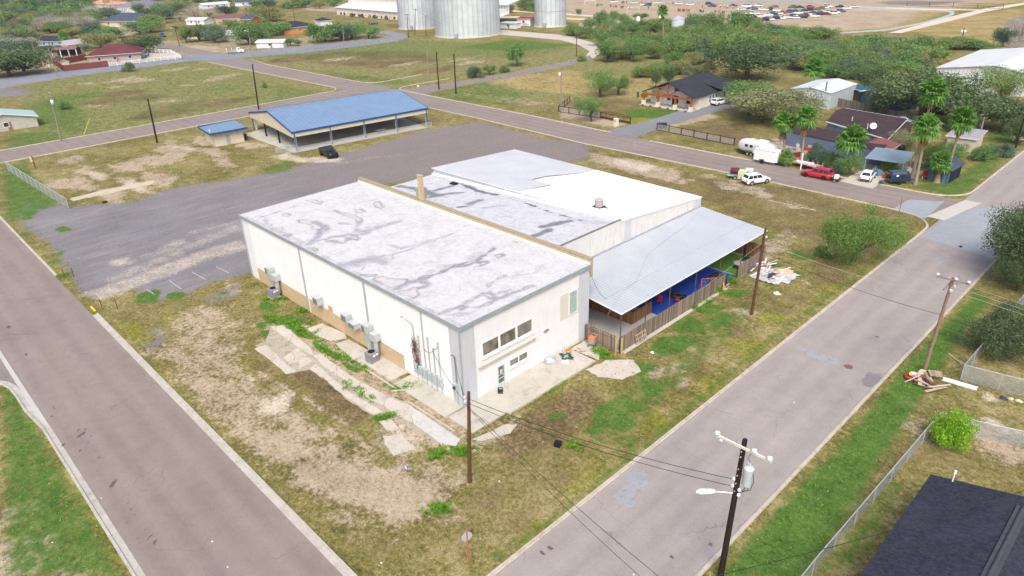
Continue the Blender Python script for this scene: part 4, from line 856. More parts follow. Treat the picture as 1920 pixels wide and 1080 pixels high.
# ---- weeds and tufts (uncountable): clumps of blades
def blades(name, pts, mat, label, cat, hmin, hmax, wid, nb):
    """every clump: nb blades leaning outwards"""
    pts = np.array(pts); n = len(pts); rng = np.random.default_rng(len(pts)+nb)
    P = np.repeat(pts, nb, 0); m = len(P); a = rng.random(m)*2*PI; rr = wid*np.sqrt(rng.random(m))*.5*np.repeat(.6+.8*rng.random(n), nb)
    hh = (hmin+(hmax-hmin)*rng.random(m))*np.repeat(.6+.7*rng.random(n), nb); lean = (.25+.7*rng.random(m))*hh; b = np.stack([P[:,0]+rr*np.cos(a), P[:,1]+rr*np.sin(a), np.zeros(m)], 1)
    dirv = np.stack([np.cos(a),np.sin(a),np.zeros(m)],1); sd = np.stack([-np.sin(a),np.cos(a),np.zeros(m)],1)*(hh*.26)[:,None]
    V = np.stack([b-sd, b+sd, b+dirv*lean[:,None]+sd*.25+np.array([0,0,1])*hh[:,None]], 1)
    o = link(name, quads_mesh(name, V, FOL[mat])); return tag(o, label, cat, kind='stuff')
def scatter(n, x0, x1, y0, y1, f):
    out = []; xs = RNG.uniform(x0,x1,n); ys = RNG.uniform(y0,y1,n); pr = f(xs,ys); k = RNG.random(n) < pr
    return list(zip(xs[k], ys[k]))
def off_built(x, y):
    bad = ((x > -43)&(x < .5)&(y > -.1)&(y < 48)) | ((x > -6)&(x < 4.3)&(y > 17)&(y < 47.6)) | ((y > AY0-.7)&(y < AY1+.65)) | ((x > BX0-.65)&(x < BX1+.7)) | ((y > 77)&(y < 89.6)) | ((x > 0)&(x < 3.8)&(y > -2.2)&(y < 14.1)) | ((x > -15)&(x < .1)&(y > -2.3)&(y < 0))
    return bad
gw = lambda x, y: np.where(off_built(x,y), 0, np.clip(mask_at('green',x,y)*1.1-.25, 0, 1))
W1 = scatter(36000, -58, 40, -36, 76, gw)
blades('green_grass', W1, 'weed', 'fresh green grass and weeds in patches over the lot', 'grass', .05, .15, .34, 7)
gt = lambda x, y: np.where(off_built(x,y), 0, .5*(1-np.clip(mask_at('gravel',x,y)*1.5,0,1))*(1-.45*mask_at('dirt',x,y))*(1-mask_at('green',x,y)))
W2 = scatter(42000, -58, 42, -36, 77, gt)
blades('dry_grass', W2[::2], 'tuft', 'dry straw coloured grass tufts over the lot', 'grass', .05, .13, .3, 6); blades('olive_grass', W2[1::2], 'dtuft', 'low olive grass tufts over the lot', 'grass', .04, .11, .26, 6)
fr = lambda x, y: np.where(((x > -148)&(x < -134.5))|((y > 77.5)&(y < 90)), 0, np.clip(mask_at('rough',x,y)*.55,0,1))
W3 = scatter(30000, -262, -20, -12, 180, fr)
blades('rough_grass', W3[::2], 'tuft', 'tall dry grass clumps over the rough fields', 'grass', .1, .3, .7, 6)
blades('rough_weeds', W3[1::2], 'mesq', 'green weed clumps over the rough fields', 'weeds', .08, .24, .7, 7)
wall_weeds = []
for q in (((495,590),(585,632),110),((545,600),(570,622),60),((600,650),(690,695),90),((560,585),(578,578),40),((1110,655),(1140,668),60),((735,730),(785,722),60),((705,785),(740,778),40),((815,855),(835,845),40),((850,853),(890,838),50),((800,958),(842,948),30),((500,562),(545,560),60),((1065,838),(1085,832),20),((1290,575),(1340,560),40),((1440,540),(1460,520),20),((1000,745),(1060,712),40),((640,712),(690,745),30),((668,730),(700,752),20),((585,600),(600,650),30)):
    (xa,ya),(xb,yb),n = q
    for k in range(n):
        f = random.random(); p = G2(xa+(xb-xa)*f, ya+(yb-ya)*f); wall_weeds.append((p[0]+random.gauss(0,.3), p[1]+random.gauss(0,.3)))
blades('weeds', [p for p in wall_weeds if not (p[1] > -.05 and -42 < p[0] < 0)], 'weed', 'bright green weeds growing from cracks beside the building', 'weeds', .07, .22, .4, 18)
# plants along the wooden fence
for px, py, r, h, lb in ((1300,578,.8,.9,'dark leafy plant at the foot of the wooden fence'),(1315,583,.7,.6,'bright leafy plant in front of the wooden fence'),(1318,624,.55,.5,'pale green thistle on the grass'),(1345,548,1.0,1.0,'green bush where the fence has its gap'),(1372,528,.9,1.1,'climbing green vine on the far fence panel')):
    x, y = G2(px,py); tree_at(x, y, r, h, 'bush', 'weed' if 'dark' not in lb else 'green', lb, var=px%4, leaves=700, trunk_h=.05, name='plant', cat='plant')
# ================================================================== THE WHITE COMMERCIAL BUILDING (x back along the left street, y along the front)
def wall_paint(name, col, stain, amt, streaks=True):
    t = NT(name); p = t.pos(); n = t.noise(p, .7, 5, .65); n2 = t.noise(t.mapping(p,(2.2,2.2,.25)), 1.3, 5, .7); n3 = t.noise(p, 14, 3)
    c = t.ramp(n, [(.3, tuple(x*.93 for x in col)), (.65, col)])
    if streaks: c = t.mix(t.math('MULTIPLY', t.ss(n2, .50, .78), amt), c, stain)
    z = t.sep(p)[2]; c = t.mix(t.math('MULTIPLY', t.math('SUBTRACT', 1., t.ss(t.math('ADD', z, t.math('MULTIPLY', n2, 1.2)), .5, 1.3)), .5), c, (.5,.46,.4))
    t.bsdf(c, .75, 0, .2, t.bump(n3, .12, .01)); return t.m
W_white = wall_paint('white stucco', (.745,.75,.765), (.56,.55,.54), .4)
W_side = wall_paint('bright white wall panel', (.80,.805,.82), (.68,.68,.69), .3)
W_grey = wall_paint('pale grey pillar paint', (.52,.54,.58), (.36,.37,.4), .6)
W_beige = wall_paint('off white overpaint', (.62,.595,.51), (.52,.49,.42), .3)
W_mid = wall_paint('streaky white wall', (.66,.65,.63), (.30,.28,.25), .8)
W_tan = wall_paint('tan parapet stucco', (.48,.40,.25), (.24,.19,.12), .6)
PILL = wall_paint('light pilaster', (.70,.72,.75), (.5,.5,.52), .4)
def brick_mat(name, c1, c2, mort, w=.24, h=.075):
    t = NT(name); o = t.obj(); s = t.sep(o); cx = t.n('ShaderNodeCombineXYZ'); t.l(t.math('ADD', s[0], s[1]), cx.inputs[0]); t.l(s[2], cx.inputs[1])
    b = t.n('ShaderNodeTexBrick'); t.l(cx.outputs[0], b.inputs[0]); b.inputs['Scale'].default_value = 1; b.inputs['Brick Width'].default_value = w; b.inputs['Row Height'].default_value = h; b.inputs['Mortar Size'].default_value = .007
    b.inputs['Color1'].default_value = (*c1,1); b.inputs['Color2'].default_value = (*c2,1); b.inputs['Mortar'].default_value = (*mort,1)
    n = t.noise(o, 1.1, 4); c = t.mix(t.math('MULTIPLY', t.ss(n,.5,.7), .4), b.outputs[0], tuple(min(1,x*1.15) for x in c2)); sp = t.ss(t.noise(o, 4.5, 1), .70, .73)
    c = t.mix(t.math('MULTIPLY', sp, .5), c, (.75,.68,.55)); t.bsdf(c, .9, 0, .2, t.bump(b.outputs['Fac'], -.3, .01)); return t.m
TANBRICK = brick_mat('tan brick', (.46,.33,.185), (.55,.42,.26), (.46,.39,.3))
def roof_mat(name, base, grey, dark):
    """coated membrane: uneven chalky tone, seams, plus stains that follow the 'stain' masks (red: soft grey film, green: dark tide line, blue: dried puddle)"""
    t = NT(name); p = t.pos(); n = t.noise(p, .35, 6, .68); n2 = t.noise(p, 1.6, 6, .72); n3 = t.noise(p, 6, 5, .78); s = t.sep(p)
    at = t.n('ShaderNodeAttribute', attribute_name='stain'); k = t.n('ShaderNodeSeparateColor'); t.l(at.outputs['Color'], k.inputs[0]); A = k.outputs
    v = t.math('ADD', t.math('MULTIPLY', n,.45), t.math('ADD', t.math('MULTIPLY', n2,.35), t.math('MULTIPLY', n3,.2)))
    c = t.ramp(v, [(.36, tuple(x*.74 for x in base)), (.47, tuple(x*.93 for x in base)), (.6, tuple(min(1,x*1.1) for x in base))])
    br = t.math('ADD', A[0], t.math('MULTIPLY', t.math('SUBTRACT', t.math('ADD', t.math('MULTIPLY', n2,.5), t.math('MULTIPLY', n3,.5)), .5), 2.0))
    c = t.mix(t.math('MULTIPLY', t.math('MULTIPLY', t.ss(br, .25, .75), t.ss(A[0], .02, .2)), .85), c, t.ramp(n3, [(.35, tuple(x*.85 for x in grey)), (.65, tuple(x*1.15 for x in grey))]))
    tl = t.noise(p, .55, 5, .62); tr_ = t.math('MULTIPLY', t.ss(tl,.486,.498), t.math('SUBTRACT', 1., t.ss(tl,.502,.514))); c = t.mix(t.math('MULTIPLY', t.math('MULTIPLY', tr_, t.ss(n3,.4,.55)), .5), c, tuple(x*1.3 for x in dark))
    c = t.mix(t.math('MULTIPLY', t.math('MULTIPLY', t.ss(n,.5,.62), t.ss(n3,.42,.6)), .4), c, tuple(x*1.25 for x in grey))
    c = t.mix(t.math('MULTIPLY', A[2], .6), c, t.ramp(n2, [(.35,(.40,.365,.365)),(.65,(.52,.48,.47))]))
    rk = t.math('MULTIPLY', A[1], t.ss(n3, .3, .55)); c = t.mix(t.math('MULTIPLY', rk, .85), c, dark)
    for ax, per in ((0, 5.1), (1, 4.3)):
        f = t.math('FRACT', t.math('DIVIDE', t.math('ADD', s[ax], t.math('MULTIPLY', n2, .25)), per)); ln = t.math('SUBTRACT', 1., t.ss(f, .0, .016)); c = t.mix(t.math('MULTIPLY', t.math('MULTIPLY', ln, t.ss(n2,.42,.56)), .5), c, (.36,.37,.42))
    sp = t.ss(t.noise(p, 3.2, 2, .6), .68, .72); c = t.mix(t.math('MULTIPLY', sp, .4), c, dark)
    t.bsdf(c, .85, 0, .25, t.bump(n3, .25, .02)); return t.m
ROOF1 = roof_mat('stained white roof coating', (.535,.535,.545), (.275,.28,.31), (.10,.10,.125)); ROOF2 = roof_mat('worn grey roof coating', (.52,.525,.555), (.12,.13,.16), (.05,.05,.065)); ROOF3 = wall_paint('fresh white roof coating', (.80,.80,.80), (.64,.65,.67), .4)
class Skin:
    """a fine sheet over a roof with stain masks painted in metres"""
    def __init__(s, x0, x1, y0, y1, st, zf):
        s.x = np.arange(x0, x1+st*.5, st); s.y = np.arange(y0, y1+st*.5, st); s.X, s.Y = np.meshgrid(s.x, s.y, indexing='ij'); s.zf = zf; s.m = np.zeros((3,)+s.X.shape)
    def d(s, pts, closed):
        P = np.array(pts); d2 = np.full(s.X.shape, 1e9); ins = np.zeros(s.X.shape, bool); n = len(P)
        for i in range(n if closed else n-1):
            a = P[i]; b = P[(i+1)%n]; e = b-a; t = np.clip(((s.X-a[0])*e[0]+(s.Y-a[1])*e[1])/max((e**2).sum(),1e-9),0,1); d2 = np.minimum(d2,(s.X-a[0]-t*e[0])**2+(s.Y-a[1]-t*e[1])**2)
            if closed: ins ^= ((a[1] > s.Y) != (b[1] > s.Y)) & (s.X < (b[0]-a[0])*(s.Y-a[1])/(b[1]-a[1]+1e-12)+a[0])
        return np.where(ins,1,-1)*np.sqrt(d2)
    def wob(s, k): return .10*np.sin(s.X*2.1+k)+.08*np.sin(s.Y*2.7+2*k)+.06*np.sin(s.X*4.3-s.Y*3.7+k)
    def puddle(s, pts, pink=.9, rim=.9):
        k = random.random()*6; sd = s.d(pts, True)+s.wob(k); s.m[2] = np.maximum(s.m[2], pink*np.clip(sd/.12+.5,0,1)); s.m[1] = np.maximum(s.m[1], rim*np.exp(-(sd/.11)**2)*(.7+.3*np.sin(s.X*1.3+s.Y*1.7+k))); s.m[0] = np.maximum(s.m[0], .45*np.exp(-np.clip(-sd,0,9)/.35)*(sd < .1))
    def film(s, pts, w, amt=.7, line=0.): 
        sd = s.d(pts, False)+s.wob(random.random()*6); s.m[0] = np.maximum(s.m[0], amt*.85*np.exp(-(sd/(w*.5))**2))
        if line: s.m[1] = np.maximum(s.m[1], line*np.exp(-(sd/.085)**2))
    def build(s, name, mat, parent):
        nx, ny = s.X.shape; V = np.stack([s.X, s.Y, s.zf(s.X, s.Y)], -1).reshape(-1,3); i, j = np.meshgrid(np.arange(nx-1), np.arange(ny-1), indexing='ij'); q = np.stack([i*ny+j,(i+1)*ny+j,(i+1)*ny+j+1,i*ny+j+1],-1).reshape(-1); n = (nx-1)*(ny-1)
        me = bpy.data.meshes.new(name); me.vertices.add(len(V)); me.vertices.foreach_set('co', V.reshape(-1).astype(np.float32)); me.loops.add(n*4); me.loops.foreach_set('vertex_index', q.astype(np.int32)); me.polygons.add(n); me.polygons.foreach_set('loop_start', np.arange(0,n*4,4,dtype=np.int32)); me.polygons.foreach_set('loop_total', np.full(n,4,dtype=np.int32)); me.update(calc_edges=True)
        at = me.attributes.new('stain','FLOAT_COLOR','POINT'); d = np.ones((nx*ny,4),np.float32); d[:,:3] = s.m.reshape(3,-1).T; at.data.foreach_set('color', d.reshape(-1)); me.materials.append(mat); return link(name, me, parent)
SILVER = corrugated('silver ribbed roof', (.60,.612,.635), 'X', .45, .5, .12, .05, .02)
SILVERW = corrugated('grey ribbed side wall', (.42,.46,.52), 'X', .4, .5, .15, .08, .02)
STAIN_RING = pm((.20,.20,.235), .9, .25, 2, name='dark stain rim'); STAIN_IN = pm((.50,.475,.47), .9, .2, 1.4, name='dried puddle'); STAIN_SOFT = pm((.42,.435,.49), .9, .12, 1., name='grey puddle film')

bld = thing('commercial_building', 'large white flat roofed commercial building with tan brick base and stained roofs', 'building', (0,0,0))
H1 = 8.5
mb = MB(); mb.box(-41.7,-.1,.1,17.25,0,8.3); mb.box(-41.8,-40.0,0,.1,0,8.3,2); mb.box(-39.98,-9.02,-.02,.1,1.86,8.3,1); mb.box(-9.0,-1.5,-.02,.1,0,8.3,1)
mb.box(-41.78,-41.7,.1,17.2,0,8.3,1)
# front face pieces round door and windows: y ranges
def hole_wall(mb, x, y0, y1, z0, z1, holes, mi=0, th=.1):
    ys = sorted({y0,y1,*[h[0] for h in holes],*[h[1] for h in holes]})
    for a, b in zip(ys, ys[1:]):
        hs = sorted([h for h in holes if h[0] < (a+b)/2 < h[1]], key=lambda h: h[2]); z = z0
        for h in hs:
            if h[2] > z: mb.box(x-th, x, a, b, z, h[2], mi)
            z = h[3]
        if z1 > z: mb.box(x-th, x, a, b, z, z1, mi)
HOLES = [(4.18,5.08,.17,2.42), (2.36,9.0,4.22,5.85), (5.72,8.22,1.62,2.46)]
hole_wall(mb, 0, 1.6, 15.72, 0, 8.3, HOLES, 0)
w = mb.build('wall', [W_white, W_side, PILL], bld)
mb = MB(); mb.box(-.35,-.33,2.3,9.1,4.1,6); mb.box(-.35,-.33,4.1,8.4,.1,2.6); 
mb = MB(); mb.box(-39.98,-9.02,-.035,.1,0,1.86); mb.build('brick_base', TANBRICK, bld)
mb = MB(); mb.box(-1.48,.03,-.035,.1,0,8.3); mb.box(-.1,.03,.1,1.6,0,8.3); mb.build('corner_pillar', W_grey, bld)
mb = MB(); mb.box(-.1,.03,15.72,17.3,0,8.3); mb.box(-2.2,-.1,17.25,17.32,0,8.3); mb.build('corner_pillar', W_grey, bld)
mb = MB(); mb.box(-.02,.012,12.88,15.7,3.7,6.5); mb.build('repainted_patch', W_beige, bld)
mb = MB(); mb.box(0,.05,14.25,15.36,3.98,6.4); v = mb.build('vent_panel', pm((.34,.43,.41),.6,.1,2,name='grey green panel'), bld)
mb = MB(); mb.box(0,.08,14.17,14.25,3.9,6.48); mb.box(0,.08,15.36,15.44,3.9,6.48); mb.box(0,.08,14.25,15.36,3.9,3.98); mb.box(0,.08,14.25,15.36,6.4,6.48); mb.build('frame', W_white, v)
mb = MB(); mb.box(.0,.13,1.87,9.25,3.2,3.46); mb.build('ledge', wall_paint('stained ledge', (.5,.45,.38), (.27,.22,.17), .7), bld)
# windows
def window(y0, y1, z0, z1, n, nm='window', fr=M['white'], t=.12, sill=True):
    mb = MB(); wd = (y1-y0)
    mb.box(-.07,.05,y0-.06,y0+t,z0-.06,z1+.06); mb.box(-.07,.05,y1-t,y1+.06,z0-.06,z1+.06); mb.box(-.07,.05,y0+t,y1-t,z0-.06,z0+t*.9); mb.box(-.07,.05,y0+t,y1-t,z1-t,z1+.06)
    for k in range(1,n): yc = y0+wd*k/n; mb.box(-.07,.04,yc-t*.75,yc+t*.75,z0+t*.9,z1-t)
    if sill: mb.box(-.02,.14,y0-.1,y1+.1,z0-.14,z0-.065)
    f = mb.build(nm, fr, bld)
    for k in range(n):
        mb = MB(); mb.box(-.05,-.03, y0+wd*k/n+t*.5, y0+wd*(k+1)/n-t*.5, z0+.05, z1-.05); mb.build('pane', GLS, f)
    return f
GLS = glass('reflection toned window glass', (.16,.15,.13), .12)  # grey-brown interior reflections are put into the glass colour
window(2.36,9.0,4.22,5.85,3,t=.15); window(5.72,8.22,1.62,2.46,2,t=.07)
mb = MB(); mb.box(-.09,.035,4.18,4.26,.17,2.42); mb.box(-.09,.035,5.0,5.08,.17,2.42); mb.box(-.09,.035,4.26,5.0,2.34,2.42); mb.box(-.06,.0,4.26,5.0,.17,.5); mb.box(-.06,.0,4.26,5.0,1.0,1.07); mb.box(-.06,.0,4.26,5.0,1.38,1.43)
d = mb.build('door', pm((.52,.56,.56),.5,.08,2,name='aluminium door frame'), bld)
mb = MB(); mb.box(-.045,-.025,4.26,5.0,.5,2.34); mb.build('pane', glass('greenish door glass',(.12,.16,.15),.1), d)
mb = MB(); mb.box(-.022,-.018,4.5,4.82,1.5,1.95); mb.build('notice', pm((.6,.5,.47),.7,.25,5,name='faded notice'), d)
mb = MB(); mb.box(0,.06,4.9,4.94,1.15,1.4); mb.build('handle', M['galv'], d)
mb = MB(); mb.cyl((0,10.85,3.5),.3,.05,20,axis='X'); s = mb.build('wall_plaque', pm((.3,.25,.25),.7,.25,4,name='old plaque'), bld); 
for vtx in s.data.vertices: vtx.co.y = 10.85+(vtx.co.y-10.85)*1.35; vtx.co.z = 3.5+(vtx.co.z-3.5)*.55
# roof of the front block: slightly proud metal edge
mb = MB(); mb.box(-41.9,.12,-.1,17.28,8.3,H1); mb.build('roof', ROOF1, bld)
mb = MB(); mb.box(-42.0,.22,-.2,-.1,8.14,H1+.03); mb.box(.12,.22,-.1,17.3,8.14,H1+.03); mb.box(-42.0,-41.9,-.1,17.3,8.14,H1+.03)
mb.build('roof_edge', pm((.30,.345,.375),.45,.1,1.5,metal=.1,name='grey edge flashing'), bld)
mb = MB(); mb.box(-41.9,.05,17.28,17.36,H1-.1,H1+.16); mb.build('flashing', M['white'], bld)
mb = MB(); mb.box(-42.0,.06,17.37,17.82,7.0,9.0); mb.box(-42.05,.1,17.32,17.87,9.0,9.07,1); mb.build('parapet', [W_tan, wall_paint('mossy coping', (.34,.29,.2), (.12,.1,.075), .8)], bld)
mb = MB(); mb.box(-28.15,-27.35,17.42,17.78,9.07,12.1); mb.box(-28.2,-27.3,17.37,17.83,12.1,12.2); mb.build('pylon', W_tan, bld)
mb = MB(); mb.cb((-29.2,18.7,9.2),(1.0,1.0,1.3)); mb.cb((-29.2,18.7,9.9),(1.15,1.15,.12)); mb.cb((-29.2,18.7,8.0),(.6,.6,1.3)); mb.build('roof_vent', pm((.36,.34,.31),.6,.1,2,name='roof vent metal'), bld)
# downspouts
for x, zb in ((-27.3,.1),(-14.5,3.3)):
    mb = MB(); mb.box(x-.17,x+.0,-.19,-.04,zb,8.14); mb.build('downspout', pm((.36,.40,.425),.45,.08,2,metal=.1,name='grey downspout'), bld)
    mb = MB(); mb.box(x+.04,x+.16,-.09,-.02,zb if zb > 1 else 0,8.14); mb.build('pilaster_strip', PILL, bld)
mb = MB(); mb.box(-.06,.1,-.14,-.04,.1,8.14); mb.build('downspout', pm((.36,.40,.425),.45,.08,2,metal=.1,name='grey downspout'), bld)
mb = MB(); mb.box(-42.0,-41.84,-.12,-.01,.1,8.14); mb.build('downspout', pm((.36,.40,.425),.45,.08,2,metal=.1,name='grey downspout'), bld)
# middle block
def slope(x): return 8.0-(-6-x)*(1.35/35.6)
mb = MB(); mb.add([(-41.6,17.83,slope(-41.6)-.1),(-6.2,17.83,slope(-6.2)-.1),(-6.2,30.15,slope(-6.2)-.1),(-41.6,30.15,slope(-41.6)-.1),(-41.6,17.83,0),(-6.2,17.83,0),(-6.2,30.15,0),(-41.6,30.15,0)], [(0,1,2,3),(4,7,6,5),(0,4,5,1),(1,5,6,2),(2,6,7,3),(3,7,4,0)])
mb.build('middle_roof', ROOF2, bld)
mb = MB(); mb.box(-6.19,-5.95,17.83,30.3,0,8.06); mb.box(-6.19,-5.95,30.3,30.9,0,7.93); mb.build('middle_wall', W_mid, bld)
mb = MB(); mb.box(-6.22,-5.92,17.83,30.3,8.06,8.1); mb.build('wall_coping', pm((.16,.15,.15),.8,.3,2,name='dark wall coping'), bld)
mb = MB(); mb.box(-5.95,-5.9,30.95,32.15,0,7.8); mb.build('pilaster_strip', W_grey, bld)
# rear block with its low sloped roof
def zr(y): return 8.0-(y-30.3)*(1.65/17.4)
mb = MB()
mb.add([(-5.95,30.9,0),(-5.95,47.7,0),(-5.95,47.7,zr(47.7)-.06),(-5.95,30.9,zr(30.9)-.06),(-6.19,30.9,0),(-6.19,47.7,0),(-6.19,47.7,zr(47.7)-.06),(-6.19,30.9,zr(30.9)-.06)], [(0,1,2,3),(4,7,6,5),(1,5,6,2),(3,2,6,7)])
mb.add([(-41.6,47.7,0),(-6.19,47.7,0),(-6.19,47.7,zr(47.7)-.06),(-41.6,47.7,zr(47.7)-.06)], [(0,3,2,1)]); mb.box(-41.6,-41.4,30.3,47.7,0,6.3)
mb.build('rear_wall', W_mid, bld)
mb = MB(); mb.add([(-41.5,30.25,6.6),(-6.1,30.25,6.6),(-6.1,30.25,7.95),(-41.5,30.25,7.5)], [(0,1,2,3)]); mb.build('ribbed_side_wall', SILVERW, bld)
mb = MB()
for x in (-25.5,-22.3,-16.0): mb.box(x-.12,x+.12,30.05,30.24,slope(x)-.2,7.95-(-6-x)*.0127)
mb.build('wall_post', M['white'], bld)
mb = MB(); mb.add([(-41.5,29.9,slope(-41.5)+.18),(-6.2,29.9,slope(-6.2)-.02),(-6.2,30.24,slope(-6.2)+.0),(-41.5,30.24,slope(-41.5)+.2),(-41.5,29.9,slope(-41.5)-.1),(-6.2,29.9,slope(-6.2)-.1)], [(0,1,2,3),(0,4,5,1)]); mb.build('flashing', M['white'], bld)
def rr(x, y, dz=0): # point on the rear roof: front edge a bit higher than the back edge
    z0 = 8.0-(-6-x)*(.45/35.5); z1 = 6.35+(-6-x)*(.3/35.5); f = (y-30.2)/17.6; return (x, y, z0+(z1-z0)*f+dz)
mb = MB(); E = [(-41.8,30.2),(-5.85,30.2),(-5.85,47.85),(-41.8,47.85)]
mb.add([rr(*p) for p in E]+[rr(*p,-.12) for p in E], [(0,1,2,3),(4,7,6,5),(0,4,5,1),(1,5,6,2),(2,6,7,3),(3,7,4,0)]); mb.build('rear_roof', ROOF3, bld)
mb = MB(); S = [(-41.75,30.25),(-23.2,30.25),(-23.2,31.4),(-22.7,36.4),(-26.6,36.4),(-26.4,39.4),(-24.5,44.2),(-24.3,47.8),(-41.75,47.8)]
mb.add([rr(*p,.02) for p in S], [tuple(range(len(S)))]); mb.build('bare_metal_roof', SILVER, bld)
mb = MB(); mb.box(-5.94,-5.88,46.2,47.72,0,6.35); mb.build('pilaster_strip', W_grey, bld)
# stains traced on the two old roofs
sk = Skin(-41.88, .1, -.08, 17.26, .13, lambda X, Y: np.full(X.shape, H1+.012))
def r1(x,y): return G2(450+x/4.282, 330+y/4.282, H1)
def r2(x,y): return G2(640+x/5.12, 400+y/5.12, H1)
def r3(x,y): return G2(780+x/4.094, 420+y/4.094, H1)
for f, q in ((r1,((460,355),(520,350),(600,375),(655,405),(640,430),(600,425),(555,390),(490,370))),(r1,((845,470),(900,465),(960,490),(955,515),(900,510),(850,495))),(r1,((750,280),(800,288),(880,308),(950,325),(975,350),(955,370),(920,345),(870,325),(790,300))),(r1,((905,265),(960,265),(1000,285),(980,297),(940,295))),(r1,((1075,215),(1110,210),(1165,250),(1130,265),(1085,250))),(r1,((335,305),(370,300),(397,312),(380,326),(340,322))),(r1,((545,195),(600,192),(660,210),(640,225),(580,212))),(r1,((685,512),(740,512),(735,530),(700,532))),(r1,((555,572),(635,580),(615,600),(570,590))),(r1,((195,385),(250,385),(240,402),(205,398))),(r1,((260,420),(345,418),(330,455),(290,440))),(r2,((395,415),(490,405),(497,435),(455,448))),(r2,((315,630),(380,612),(450,625),(640,630),(600,680),(470,712),(400,690),(340,660))),(r2,((550,750),(650,745),(690,715),(745,715),(740,790),(690,815),(600,790))),(r2,((0,215),(60,200),(175,235),(150,258),(60,245)))): sk.puddle([f(*p) for p in q])
for f, q in ((r3,((610,240),(660,232),(670,245),(630,258))),(r3,((480,300),(540,288),(550,305),(500,320))),(r3,((510,532),(560,532),(605,560),(580,570),(525,550))),(r3,((315,640),(350,625),(382,640),(350,655))),(r1,((360,475),(410,468),(385,485))),(r2,((200,590),(330,585),(320,605),(250,610)))): sk.film([f(*p) for p in q], .7, 1.); sk.puddle([f(*p) for p in q], .2, .7)
for f, q, w_, am, ln in ((r1,((640,440),(620,500),(540,550)),1.3,.9,.3),(r1,((540,550),(620,520),(740,490),(840,480)),1.2,.8,.4),(r1,((740,520),(830,540),(890,500)),1.,.9,.2),(r1,((960,370),(930,420),(960,450),(1080,425),(1200,390),(1290,360)),1.4,.75,.15),(r1,((880,480),(1000,465),(1100,410)),1.3,.8,.2),(r1,((170,330),(300,290),(480,230)),.9,.7,.5),(r1,((190,330),(230,400),(400,480),(520,540)),1.1,.6,.1),(r1,((600,370),(680,400),(690,440)),1.3,.85,.3),(r1,((800,380),(900,390),(950,400)),.7,.7,.3),(r1,((380,330),(460,360)),.5,.6,.5),
  (r1,((850,710),(1000,670),(1150,690)),1.9,.8,.1),(r2,((0,500),(150,490),(300,420),(400,470)),2.2,.75,.1),(r2,((100,480),(250,450),(400,410)),1.,.7,.2),(r2,((200,540),(240,490),(400,440)),.5,.6,.5),(r2,((450,300),(570,340),(720,300),(830,270)),1.1,.65,.3),(r2,((500,390),(630,360),(740,310),(850,275),(940,240),(1070,195)),.4,.5,.6),(r2,((780,630),(940,575),(1060,520),(1240,490),(1331,440)),.8,.8,.8),(r2,((960,520),(1100,500)),1.6,.6,0),(r2,((1240,420),(1340,410)),2.,.6,0),(r2,((540,720),(640,660),(760,640),(840,690),(760,715)),1.2,.85,.4),(r2,((860,560),(780,620)),1.2,.6,0),(r2,((300,90),(390,120),(200,150)),1.2,.55,0),
  (r3,((0,430),(170,380),(300,320),(420,290),(530,240),(600,190)),.7,.8,.8),(r3,((420,260),(480,230)),2.4,.6,0),(r3,((300,320),(200,330)),2.,.5,0),(r3,((100,460),(60,430)),.8,.7,.4),(r3,((440,640),(490,640),(600,590),(700,545),(900,475)),.9,.7,.5),(r3,((610,540),(720,510),(760,490)),.7,.5,.5),(r3,((560,480),(560,460),(690,390)),.5,.5,.6),(r3,((740,400),(920,380),(940,330)),.5,.4,.4),(r3,((180,690),(330,640),(420,590),(500,545)),.9,.7,.3),(r3,((200,700),(400,690),(450,675)),.9,.6,.2),(r3,((340,480),(420,440)),2.5,.45,0),(r3,((560,520),(600,570)),.9,.8,.3),(r3,((700,130),(770,140)),.4,.4,.8)): sk.film([f(*p) for p in q], w_, am, ln)
sk.film([(-41.5,.15),(-20,.15),(0,.15)], .5, .5, .3)
sk.build('roof_membrane', ROOF1, bld)
sm = Skin(-41.55, -6.22, 17.9, 30.1, .15, lambda X, Y: slope(X)-.1+.012)
def r4(x,y,z): return G2(730+x/3.309, 310+y/3.309, z)
for q, w_, am, ln in ((((60,130),(160,150),(260,190)),1.6,.9,0),(((180,160),(290,200)),2.2,1.,0),(((280,165),(380,140)),1.2,.9,0),(((260,210),(340,195),(450,185)),1.3,.9,0),(((430,282),(510,255)),.6,.9,.5),(((500,240),(560,220)),1.6,.8,0),(((600,270),(740,255)),1.6,.55,0),(((660,330),(760,340)),1.5,.45,0),(((950,382),(1030,370),(1120,350)),1.4,1.,0),(((900,442),(950,425),(990,405)),1.2,1.,0),(((320,200),(520,250)),.3,.4,.4),(((270,65),(400,110)),.6,.5,.3),(((640,180),(840,245)),1.4,.45,0),(((1180,350),(1330,370)),2.,.45,0),(((1100,380),(1250,420)),1.6,.35,0),(((450,125),(540,155),(660,185)),.8,1.,1.),(((480,140),(600,175)),.9,1.,.6),(((840,245),(1000,290),(1190,350)),.45,.9,1.)): sm.film([r4(x,y,6.6 if x < 500 else 7.1 if x < 900 else 7.6) for x,y in q], w_, am, ln)
sm.build('roof_membrane', ROOF2, bld)
mb = MB(); mb.cb((-34.7,28.6,6.95),(1.1,.8,.18)); mb.cb((-34.7,28.6,7.06),(.7,.5,.05),0); mb.build('roof_hatch', M['black'], bld)

